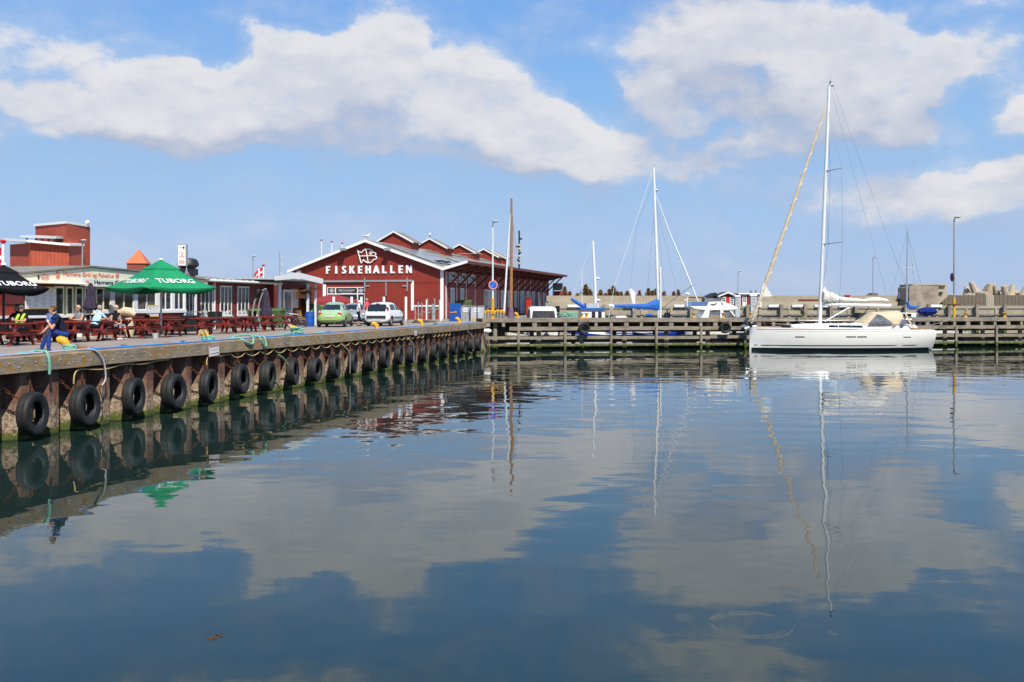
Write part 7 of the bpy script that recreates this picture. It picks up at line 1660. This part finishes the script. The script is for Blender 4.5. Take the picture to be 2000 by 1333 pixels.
for z, dx in ((EYE - (467 - HY) / F * 146 - DECK, .25), (EYE - (482 - HY) / F * 146 - DECK, -.25), (EYE - (494 - HY) / F * 146 - DECK, .12), (EYE - (508 - HY) / F * 146 - DECK, -.15)): obj('signal_light', MB().ball((dx, -.1, z), (.22, .16, .16), 6), 'black_paint', sm_)
ta = thing('roof_aerial', 'flat television aerial on the hall roof', 'aerial', (px_x(910, 101), 101, DECK)); za = EYE - (496 - HY) / F * 101 - DECK; mb = MB(); mb.tube([(0, 0, 4.9), (0, 0, za)], .03, 5); obj('pole', mb, 'galvanised', ta)
mb = MB(); mb.tube([(-.8, 0, za), (.8, -.1, za)], .025, 5); 
for k in range(8): x = -.75 + k * .2; mb.tube([(x, -.25, za), (x, .25, za)], .012, 4)
obj('boom', mb, 'galvanised', ta)
# ------------------------------------------------------------------ cabinets at the corner
cbn = thing('blue_cabinet', 'tall royal blue metal cabinet with orange lettering strip', 'cabinet', P(887, 80.5, z=DECK), -.22); zc_ = EYE + 2.0 / F * 80 - DECK
obj('body', MB().bb(-.42, .42, 0, .55, 0, zc_), 'blue_box', cbn, smooth=False); mb = MB(); mb.tube([(-.34, -.008, .76), (-.3, -.008, .70), (-.1, -.008, .72), (.2, -.008, .72), (.22, -.008, .76), (.02, -.008, .77)], .03, 5); obj('orange_logo', mb, 'orange_paint', cbn); mb = MB(); mb.bb(-.4, .4, -.006, -.001, 0, .02); mb.bb(-.41, -.4, -.006, -.001, .02, zc_); obj('door_seam', mb, 'navy_fabric', cbn, smooth=False)
for (px0, px1, Y, lab, m_) in ((900, 920, 81.5, 'dark grey metal container beside the blue cabinet', 'grey_paint'), (919.5, 945, 81.0, 'light grey metal container with white notice, right of the darker one', 'light_grey')):
    t = thing('metal_container', lab, 'container', (px_x((px0 + px1) / 2, Y), Y, DECK), -.05, 'grey metal containers on the quay'); w = px_x(px1, Y) - px_x(px0, Y); h = 1.32 - .12
    obj('body', MB().bb(-w / 2, w / 2, 0, 1.1, 0, h), m_, t, smooth=False); obj('lid', MB().bb(-w / 2 - .03, w / 2 + .03, -.04, 1.14, h + .003, h + .06), 'galvanised', t, smooth=False)
    n2 = obj('notice', MB().bb(-.24, .14, -.012, -.001, h * .62, h * .93), 'paper', t, smooth=False); mb = MB(); mb.bb(-.2, .1, -.016, -.0125, h * .72, h * .76); mb.bb(-.2, .06, -.016, -.0125, h * .82, h * .86); obj('printed_lines', mb, 'grey_text', n2, smooth=False)
    mb = MB(); mb.tube([(-.05, -.01, h * .3), (-.02, -.04, h * .18), (.03, -.03, h * .28)], .012, 5); obj('handle', mb, 'steel', t)
dl = thing('timber_dolphin', 'cluster of upright timber piles with yellow-painted tops at the quay corner', 'mooring dolphin', P(966, 76.2, z=DECK))
for row_ in range(2):
    for i in range(7 - row_):
        x = -.72 + i * .235 + row_ * .11; y = row_ * .22; h = .80 + .05 * ((i * 5 + row_) % 3)
        obj('pile', MB().tube([(x, y, -1.5), (x, y, h)], .112, 10), 'dolphin_wood', dl); obj('pile_cap', MB().lathe([(.118, h - .1), (.122, h + .04), (.09, h + .07), (0, h + .08)], 10, c=(x, y, 0)), 'yellow_paint', dl)
obj('red_band', MB().bb(-.8, .85, -.16, -.12, -.02, .03), 'rust', dl, smooth=False)
tagm('mooring_post', MB().tube([(0, 0, 0), (0, 0, .42)], .09, 10), 'yellow_paint', 'short yellow post at the very corner of the quay', 'post', loc=Q(s_corner - 1.0, .5, DECK))
tagm('warning_post', MB().tube([(0, 0, 0), (0, 0, 1.3)], .14, 10), 'yellow_paint', 'thin yellow post by the steps of the breakwater', 'post', loc=P(1111, 118, z=2.1))
# glass windbreak before the hall
wb = thing('glass_windbreak', 'glass windbreak with white posts in front of the hall gable', 'fence', (0, 0, DECK)); pts_ = [(600, 78), (652, 79.5), (687, 80), (706, 80.3), (750, 81), (793, 82), (834, 83), (861, 84)]
for i, (px_, Y) in enumerate(pts_): x = px_x(px_, Y); zt2 = EYE - ((580 if px_ < 834 else 586) - HY) / F * Y - DECK; obj('post', MB().bb(x - .09, x + .09, Y - .06, Y + .06, 0, zt2), 'white_paint', wb, smooth=False)
m, nt, b = base('clear_glass', .02); b.inputs['Transmission Weight'].default_value = 1; b.inputs['IOR'].default_value = 1.02; b.inputs['Base Color'].default_value = (.9, .94, .95, 1)
for (a, Ya), (b2_, Yb2) in zip(pts_[3:-1], pts_[4:]):
    xa_, xb_ = px_x(a, Ya) + .1, px_x(b2_, Yb2) - .1; mb = MB(); mb.extr([(xa_, Ya, .9), (xb_, Yb2, .9), (xb_, Yb2, 1.55), (xa_, Ya, 1.55)], (0, .012, 0)); obj('glass_panel', mb, 'clear_glass', wb, smooth=False)
    mb = MB(); mb.extr([(xa_, Ya, .1), (xb_, Yb2, .1), (xb_, Yb2, .88), (xa_, Ya, .88)], (0, .03, 0)); obj('lower_panel', mb, 'red_boards_vertical', wb, smooth=False)
tr_ = thing('trolley_rack', 'row of upright galvanised stanchions with green ropes before the hall', 'rack', (0, 0, DECK))
for i, (px_, py_, Y) in enumerate(((811, 601, 74), (817, 591, 74.5), (824, 592, 75), (835, 584, 76), (845, 594, 75), (849, 584, 76.5), (858, 588, 77))):
    x = px_x(px_, Y); z = EYE - (py_ - HY) / F * Y - DECK; obj('stanchion', MB().tube([(x, Y, 0), (x, Y, z - .05), (x - .05, Y, z)], .045, 8), 'galvanised', tr_)
for (a, b2_, z) in ((811, 824, .75), (824, 845, .9), (835, 858, 1.1)): mb = MB(); mb.tube(sagline((px_x(a, 74.5), 74.5, z), (px_x(b2_, 75.5), 75.5, z), .15), .025, 6); obj('rope', mb, 'teal_rope', tr_)
mb = MB(); mb.tube([(px_x(846, 75.4), 75.4, 1.35), (px_x(845, 75.4), 75.4, 1.0), (px_x(847, 75.4), 75.4, .6), (px_x(846, 75.4), 75.4, .1)], [.08, .12, .06, .1], 8); obj('rope_hank', mb, 'teal_rope', tr_)
mb = MB(); mb.extr([(px_x(800, 73), 73, 0), (px_x(862, 75), 75, 0), (px_x(862, 75), 75, .12), (px_x(812, 73), 73, .28), (px_x(803, 73), 73, .2)], (0, 1.2, 0)); obj('base_slab', mb, 'quay_concrete', tr_, smooth=False)

# ------------------------------------------------------------------ ropes, hose, signs on the quay edge
TOP = DECK + .115
rr5 = random.Random(5); pts = []
s = 20.0
while s < s_corner - .6: pts.append(Q(s, .02 + .05 * sin(s * .55) + rr5.uniform(-.015, .015), TOP + .02)); s += .5
line('blue_hose', pts, .026, 'blue_hose', 'bright blue hose running the full length of the quay edge beam', 'hose')
pts = [Q(20, -.08, TOP + .02), Q(24.5, -.06, TOP + .02), Q(27.2, -.04, TOP + .025), Q(27.9, -.12, TOP + .03), Q(28.25, -.2, TOP - .05), Q(28.5, -.23, TOP - .35), Q(28.6, -.22, TOP - .8), Q(28.45, -.2, TOP - 1.0)]
line('white_hose', pts, .024, 'white_hose', 'pinkish-white hose curving over the quay edge', 'hose')
line('black_cable', [Q(28.4, -.22, TOP - 1.0), Q(28.35, -.2, TOP - 1.1), Q(28.55, -.16, TOP - 1.5), Q(28.3, -.12, TOP - 1.95)], .014, 'black_paint', 'black cable end dangling below the white hose on the quay wall', 'cable')
line('orange_hose', [Q(19, .2, DECK + .06), Q(24.9, .22, DECK + .06), Q(25.6, .1, DECK + .08)], .02, 'yellow_paint', 'short orange hose lying behind the blue hose at the left edge', 'hose')
# scalloped beige rope under the beam
def scallop(sa, sb2, n, z, lab, drop=.16, z1=None):
    pts = []
    for i in range(n):
        a = sa + (sb2 - sa) * i / n; b2_ = sa + (sb2 - sa) * (i + 1) / n
        for k in range(7):
            f = k / 7; pts.append(Q(a + (b2_ - a) * f, -.1, z - drop * 4 * f * (1 - f) + rr5.uniform(-.01, .01)))
    pts.append(Q(sb2, -.1, z)); return line('grab_rope', pts, .019, 'beige_rope', lab, 'rope', 'beige grab ropes along the quay wall')
line('grab_rope', [Q(27.35, -.12, 1.28), Q(27.4, -.12, 1.55), Q(27.7, -.1, 1.64), Q(28.7, -.1, 1.58), Q(29.6, -.1, 1.66), Q(30.6, -.1, 1.62), Q(31.2, -.1, 1.66), Q(32.0, -.1, 1.68)], .02, 'beige_rope', 'beige rope looping up from the second tyre along the wall', 'rope')
line('grab_rope', [Q(33.3, -.14, .5), Q(33.9, -.14, .42), Q(34.25, -.12, .8), Q(34.35, -.1, 1.66), Q(34.9, -.1, 1.62), Q(35.9, -.1, 1.66)], .02, 'beige_rope', 'beige rope hanging in a deep loop right of the fourth tyre', 'rope')
scallop(35.9, 52.9, 15, 1.67, 'beige scalloped grab rope pinned below the timber beam, middle stretch'); scallop(53.3, 58.5, 6, 1.66, 'beige scalloped grab rope, far stretch before the small white sign'); scallop(60, 64, 5, 1.66, 'beige scalloped grab rope, short last stretch nearest the corner', .2)
line('green_rope_end', [Q(38.9, -.5, 1.5), Q(39.2, -.56, 1.35), Q(39.5, -.6, 1.1)], .022, 'teal_rope', 'short green rope knotted on the seventh tyre', 'rope')
for i, (sp, nm) in enumerate(((qs(806, -.45), 'fifteenth'), (qs(922, -.45), 'twenty-first'), (qs(681, -.45), 'eleventh'))):
    line('rope_end', [Q(sp - .3, -.2, 1.65), Q(sp - .1, -.5, 1.3), Q(sp, -.52, .9), Q(sp + .02, -.5, .3)], .018, 'grey_rope', 'pale rope hanging over the %s tyre from the left' % nm, 'rope', 'pale ropes hanging over tyres')
# green mooring ropes
def coil(c, r_, turns, dz, tube_r, m_, lab, axis='z', wob=.1, nm='coiled_rope'):
    pts = []; n_ = int(turns * 14)
    for i in range(n_):
        a = 2 * pi * i / 14; rr_c = r_ * (1 + rr5.uniform(-wob, wob)); pts.append(Vector(c) + Vector((rr_c * cos(a), rr_c * sin(a), dz * i / n_ + rr5.uniform(-.01, .01))))
    return line(nm, pts, tube_r, m_, lab, 'rope', 'green mooring ropes on the quay')
def bolp(px_, t_): return Q(qs(px_, t_), t_, DECK)
c = bolp(131, 1.0) + Vector((.1, -.05, .03)); coil(c, .17, 4, .2, .03, 'teal_rope', 'green rope wound around the bollard under the seated man')
line('mooring_rope', [c + Vector((-.1, -.2, .05)), Q(qs(112, .45), .45, DECK + .05), Q(qs(95, .35), .35, DECK + .06), Q(qs(62, .25), .25, DECK + .08), Q(qs(42, .3), .3, DECK + .14), Q(qs(14, .35), .35, DECK + .05), Q(qs(20, .2), .2, DECK + .1), Q(qs(50, .2), .2, DECK + .13), Q(qs(70, .12), .12, DECK + .18), Q(qs(82, -.0), 0, DECK + .17), Q(qs(90, -.12), -.12, DECK + .16), Q(qs(95, -.21), -.21, DECK + .0), Q(qs(97, -.22), -.22, DECK - .22), Q(qs(96.5, -.21), -.21, DECK - .42)], .036, 'teal_rope', 'thick green rope lying over the quay edge before the seated man', 'rope', 'green mooring ropes on the quay')
c = bolp(404, .8); coil(c + Vector((.05, 0, .1)), .2, 4, .15, .032, 'teal_rope', 'green rope wound on the bollard beside the hanging white sign')
line('mooring_rope', [c + Vector((.1, -.1, .1)), Q(qs(425, .4), .4, DECK + .06), Q(qs(447, .4), .4, DECK + .08), Q(qs(460, .6), .6, DECK + .2), Q(qs(480, .5), .5, DECK + .22), Q(qs(492, .1), .1, DECK + .2), Q(qs(495, -.18), -.18, DECK + .05), Q(qs(492, -.21), -.21, DECK - .08), Q(qs(480, -.2), -.2, DECK + .02), Q(qs(466, .0), 0, DECK + .17), Q(qs(440, .3), .3, DECK + .07), Q(qs(470, .5), .5, DECK + .1), Q(qs(488, .3), .3, DECK + .12)], .034, 'teal_rope', 'tangled green rope draped over the quay edge right of the white sign', 'rope', 'green mooring ropes on the quay')
c5_ = Q(qs(499, .25), .25, DECK + .05); coil(c5_, .12, 3, .16, .034, 'teal_rope', 'small green rope knot on the quay edge between two bollards')
line('mooring_rope', [c5_, Q(qs(504, .0), 0, DECK + .17), Q(qs(508, -.15), -.15, DECK + .12), Q(qs(514, -.22), -.22, DECK - .08), Q(qs(517, -.22), -.22, DECK - .2), Q(qs(520, -.22), -.22, DECK - .15), Q(qs(516, -.1), -.1, DECK + .14), Q(qs(510, .2), .2, DECK + .12), Q(qs(530, .4), .4, DECK + .1), Q(qs(560, .5), .5, DECK + .16), Q(qs(578, .7), .7, DECK + .2)], .034, 'teal_rope', 'green rope stretched from the edge loop to the wrapped bollard', 'rope', 'green mooring ropes on the quay')
c = bolp(579, .8); coil(c + Vector((0, 0, .03)), .22, 7, .36, .032, 'teal_rope', 'big pile of green rope burying a bollard near the blue barrel', wob=.5)
line('mooring_rope', [c + Vector((.2, -.1, .08)), Q(qs(600, .4), .4, DECK + .06), Q(qs(615, .2), .2, DECK + .12), Q(qs(632, .0), 0, DECK + .16)], .034, 'teal_rope', 'green rope tail reaching the edge below the pale green car', 'rope', 'green mooring ropes on the quay')
line('arched_pipe', [Q(qs(386, .5), .5, DECK), Q(qs(388, .5), .5, DECK + .3), Q(qs(393, .5), .5, DECK + .46), Q(qs(399, .5), .5, DECK + .42), Q(qs(405, .5), .5, DECK + .1), Q(qs(406, .5), .5, DECK)], .03, 'grey_rope', 'grey arched ladder handle rising from the quay edge', 'handle')
line('arched_pipe', [Q(qs(788, .6), .6, DECK), Q(qs(790, .6), .6, DECK + .42), Q(qs(794, .6), .6, DECK + .5), Q(qs(797, .6), .6, DECK + .35), Q(qs(798, .6), .6, DECK)], .025, 'grey_rope', 'grey arched ladder handle behind the white hatchback', 'handle')
# small hanging signs
def hsign(px_, py0, py1, w, lab, words, tilt):
    sS = qs(px_, -.2); Y = Q(sS, -.2).y; z1 = EYE - (py0 - HY) / F * Y; z0 = EYE - (py1 - HY) / F * Y
    t = thing('hanging_sign', lab, 'sign', Q(sS, -.2, z0), pi / 2 - TH, 'white notices on the quay edge'); t.rotation_euler = (0, tilt, pi / 2 - TH)
    obj('board', MB().bb(-w / 2, w / 2, -.03, -.01, 0, z1 - z0), 'paper', t, smooth=False); h = z1 - z0
    mb = MB(); e = .018; mb.bb(-w / 2, w / 2, -.034, -.0305, 0, e); mb.bb(-w / 2, w / 2, -.034, -.0305, h - e, h); mb.bb(-w / 2, -w / 2 + e, -.034, -.0305, e, h - e); mb.bb(w / 2 - e, w / 2, -.034, -.0305, e, h - e); obj('red_border', mb, 'lamp_red', t, smooth=False)
    if words:
        mb = MB(); [mb.bb(-w * .36 + i * w * .1, -w * .36 + i * w * .1 + w * .05, -.035, -.031, h * .6, h * (.74 + .06 * (i % 3 == 0))) for i in range(8)]; obj('worn_letters', mb, 'grey_text', t, smooth=False)
        mb = MB(); mb.bb(-w * .4, w * .3, -.035, -.031, h * .27, h * .32); mb.extr([(w * .28, -.033, h * .2), (w * .42, -.033, h * .3), (w * .28, -.033, h * .39)], (0, -.003, 0)); obj('arrow', mb, 'black_text', t, smooth=False)
    else:
        mb = MB(); mb.bb(-w * .3, w * .3, -.035, -.031, h * .25, h * .4); mb.bb(-w * .3, w * .3, -.035, -.031, h * .6, h * .65); obj('printed_lines', mb, 'black_text', t, smooth=False)
    return t
hsign(417.5, 677, 696, .66, 'tilted white notice with red border and black arrow hanging on the quay beam', True, -.05)
hsign(811.5, 645.5, 656, .42, 'small white notice on the quay beam below the metal railings', None, 0)
# weeds on the edge, litter
def weed(px_, t_, lab, n=26, h=.22, m_='weed'):
    mb = MB(); c = Q(qs(px_, t_), t_, DECK + .02); r_ = random.Random(px_)
    for i in range(n):
        a = r_.uniform(0, 6.28); l = r_.uniform(.4, 1) * h; d = Vector((cos(a), sin(a), 0)) * r_.uniform(.1, .6) * l; w = Vector((-sin(a), cos(a), 0)) * .012; p0 = c + Vector((cos(a), sin(a), 0)) * r_.uniform(0, .12)
        mb.add([p0 - w, p0 + w, p0 + d + Vector((0, 0, l))], [(0, 1, 2)])
        q = p0 + d * .6 + Vector((0, 0, l * .6)); mb.add([q, q + w * 2 + Vector((0, 0, .03)), q + d * .3 + Vector((0, 0, .03))], [(0, 1, 2)])
    tag(obj('weed', mb, m_, fix=False, smooth=False), lab, 'plant', 'weeds growing at the quay edge')
weed(158, .5, 'reddish weed growing right of the seated man', 40, .35, 'foliage_brown'); weed(172, .4, 'low green weed beside the reddish one'); weed(240, .5, 'tiny weed on the edge below the backpack woman'); weed(328, .6, 'dry weed on the edge under the green parasol', 20, .2, 'foliage_brown'); weed(357, .5, 'small green weed left of the hanging sign'); weed(564, .6, 'weed beside the rope-covered bollard'); weed(640, .6, 'weed on the edge under the pale green car'); weed(850, 1.2, 'weed between the railings and the blue cabinet', 40, .3)
line('floating_log', [Q(qs(655, .6), .6, DECK + .06), Q(qs(684, .5), .5, DECK + .06)], .06, 'cloth_blue', 'bluish plank lying on the quay edge before the cars', 'plank')
sw = MB(); r_ = random.Random(1)
for i in range(26): a = (r_.gauss(-3.03, .03), r_.gauss(10.2, .035)); sw.box((a[0], a[1], .003), (.035, .012, .006), r_.uniform(0, 3))
tag(obj('floating_seaweed', sw, 'bark', smooth=False), 'little clump of brown seaweed floating in the foreground', 'seaweed')
# ------------------------------------------------------------------ huts, pillars on the jetty
def hut(px0, px1, Y, py_t, lab, gable):
    w = px_x(px1, Y) - px_x(px0, Y); h = EYE - (py_t - HY) / F * Y - JZ; t = thing('harbour_hut', lab, 'hut', (px_x((px0 + px1) / 2, Y), Y, JZ))
    e = h - (.42 if gable else .12); obj('wall', MB().extr([(-w / 2, 0, -.4), (w / 2, 0, -.4), (w / 2, 0, e), (0, 0, h - .06) if gable else (w / 2 - .01, 0, e + .01), (-w / 2, 0, e)], (0, 3.0, 0)), 'red_boards_vertical', t, smooth=False)
    if gable:
        for g in (-1, 1):
            obj('roof', MB().extr([(0, -.25, h), (g * (w / 2 + .25), -.25, e - .06), (g * (w / 2 + .25), -.25, e + .02), (0, -.25, h + .08)], (0, 3.5, 0)), 'black_paint', t, smooth=False)
            obj('barge_board', MB().extr([(0, -.3, h + .08), (g * (w / 2 + .27), -.3, e + .02), (g * (w / 2 + .27), -.3, e - .14), (0, -.3, h - .1)], (0, .045, 0)), 'white_paint', t, smooth=False)
    else: obj('roof', MB().bb(-w / 2 - .25, w / 2 + .2, -.3, 3.1, e + .012, e + .16), 'white_paint', t, smooth=False)
    for g in (-1, 1): obj('corner_board', MB().bb(g * w / 2 - .07, g * w / 2 + .07, -.03, -.002, -.4, e - .02), 'white_paint', t, smooth=False)
    for xw in ((-.25, .27) if gable else (-.28, .3)):
        wf = obj('window', MB().bb(xw * w - .24, xw * w + .24, -.05, -.004, -.3 if not gable and xw < 0 else .2, e - .12), 'white_paint', t, smooth=False)
        mb = MB()
        for i in (0, 1):
            for j in (0, 1, 2): mb.bb(xw * w - .16 + i * .18, xw * w - .02 + i * .18, -.058, -.0505, e - .4 - j * .24, e - .22 - j * .24)
        obj('pane', mb, 'dark_glass', wf, smooth=False)
    obj('door', MB().bb(-.1 * w if gable else -.12, .1 * w if gable else .3, -.04, -.004, -.35, e - .2), 'bright_red' if gable else 'black_paint', t, smooth=False); return t
hut(1406, 1436, 115.6, 571.5, 'small red gabled hut with white trim on the jetty', True); hut(1445, 1486, 115.6, 573.5, 'small flat-roofed red hut with white windows left of the yacht headsail', False)
mb = MB(); mb.extr([(px_x(1380, 118), 118, JZ + .0), (px_x(1409, 118), 118, JZ), (px_x(1409, 118), 118, 4.35), (px_x(1398, 118), 118, 4.8), (px_x(1380, 118), 118, 4.3)], (0, 3, 0)); tagm('dark_roofed_shed', mb, 'black_paint', 'dark-roofed shed directly left of the small gabled hut', 'shed', smooth=False)
def pillar(px_, w, Y, py0, py1, lab):
    t = thing('service_pillar', lab, 'service pillar', (px_x(px_, Y), Y, EYE - (py1 - HY) / F * Y), 0, 'grey service pillars behind the pier'); h = (py1 - py0) / F * Y; obj('body', MB().bb(-w / 2, w / 2, 0, .5, 0, h * .93), 'light_grey', t, smooth=False); obj('head', MB().bb(-w / 2 - .05, w / 2 + .05, -.05, .55, h * .93 + .003, h), 'white_paint', t, smooth=False)
    mb = MB(); [mb.bb(-w * .3, w * .3, -.012, -.001, h * a, h * (a + .08)) for a in (.5, .64, .78)]; obj('panel', mb, 'grey_text', t, smooth=False)
pillar(1441, .42, 88, 577, 624, 'tall grey service pillar between the cruiser and the flat-roofed hut'); pillar(1472, .5, 88, 575, 624, 'tall grey service pillar just left of the yacht headsail foot')
mb = MB(); mb.tube([(0, 0, 0), (0, 0, .35)], [.28, .35], 12); mb.lathe([(.4, .35), (.45, .4), (.4, .45), (0, .46)], 12); tagm('red_vent', mb, 'bright_red', 'red mushroom vent on top of the breakwater above the yacht boom', 'vent', loc=P(1655, 127, z=4.15))
mb = MB(); mb.bar((px_x(1612, 123), 123, 3.9), (px_x(1560, 123), 123, 3.9), .3, .25); mb.bar((px_x(1347, 123), 123, 4.25), (px_x(1380, 123), 123, 4.25), .2, .15); tagm('rusty_beam', mb, 'rust', 'rusty steel beams lying along the foot of the breakwater', 'beam', smooth=False)
# nets heaped at the quay behind the cabin boat
mb = MB(); rn = random.Random(4)
for k in range(26):
    c = P(rn.uniform(1096, 1135), rn.uniform(104, 108), z=2.05); c.z += rn.uniform(0, .45); pts = []
    for j in range(9): a = rn.uniform(0, 6.28); pts.append(c + Vector((j * .16 - .7, .2 * sin(a), .1 * cos(a) + rn.uniform(-.05, .05))))
    mb.tube(pts, .03, 4)
struct(obj('fishing_net_heap', mb, 'teal_rope'), 'heap of green fishing nets behind the small white boats', 'stuff')
struct(obj('low_quay', MB().bb(px_x(1090, 106), px_x(1180, 106), 102.5, 114.7, -1, 2.03), 'concrete', smooth=False), 'low concrete quay below the nets')
# ------------------------------------------------------------------ conifers behind the breakwater
def conifer(px_, Y, py_t, w, i, brown):
    x = px_x(px_, Y); zt2 = EYE - (py_t - HY) / F * Y; z0 = 2.4; h = zt2 - z0; r_ = random.Random(i * 7 + 1)
    t = thing('conifer_tree', '', 'tree', (x, Y, z0), 0, 'wind-burnt conifers behind the breakwater'); mb = MB(); mb.tube([(0, 0, 0), (.05, 0, h * .6), (.02, 0, h)], [.07, .035, .01], 6)
    for k in range(6): a = r_.uniform(0, 6.28); z = h * r_.uniform(.3, .95); l = w * (1 - z / h) + .15; mb.tube([(0, 0, z), (l * cos(a), l * sin(a), z + l * .5)], [.025, .008], 4)
    obj('trunk', mb, 'bark', t); mb = MB(); n_ = int(1100 * w)
    for k in range(int(120 + 190 * w)):
        z = h * r_.uniform(.35, 1.0); l = (w * 2.3 * (1 - z / h) ** .95 + .04) * r_.uniform(.35, 1.25); a = r_.uniform(0, 6.28); up_ = r_.uniform(-.15, .35); gcol = 1 if r_.random() < brown else 0
        for q in range(7):
            f = (q + .5) / 7; c = Vector((l * f * cos(a), l * f * sin(a), z + l * f * up_)); s_ = r_.uniform(.09, .2)
            d = Vector((cos(a + r_.uniform(-1.2, 1.2)), sin(a + r_.uniform(-1.2, 1.2)), r_.uniform(.1, 1.3))).normalized(); u = d.cross(Vector((r_.uniform(-1, 1), r_.uniform(-1, 1), r_.uniform(-1, 1)))).normalized() * s_ * .4
            mb.add([c - u, c + u, c + d * s_ * 1.5], [(0, 1, 2)], gcol)
    obj('crown', mb, ['foliage_green', 'foliage_brown'], t, fix=False, smooth=False); return t
tl = [(1103, 562, .55, .95), (1113, 571, .4, .9), (1128, 575, .5, .9), (1144, 557, .8, .5), (1152, 567, .7, .6), (1173, 568, .6, .9), (1183, 575, .4, .9), (1190, 566, .45, .8), (1198, 560, .7, .35), (1206, 571, .5, .6), (1213, 572, .5, .5), (1225, 570, .5, .8), (1232, 576, .4, .9), (1249, 569, .4, .9), (1266, 565, .6, .6), (1274, 569, .6, .8), (1281, 566, .5, .8), (1297, 571, .5, .95), (1316, 571, .35, .95), (1325, 568, .35, .7)]
for i, (px_, py_, w, br) in enumerate(tl): t = conifer(px_, 133.5, py_, w, i, br); t['label'] = '%s conifer above the breakwater, %s from the left' % ('brown' if br > .75 else 'green and brown', ORD[i])
struct(obj('sand_bank', MB().bb(4, 40, 129.2, 137, 1, 2.45), 'gravel_land', smooth=False), 'low sandy bank behind the breakwater')
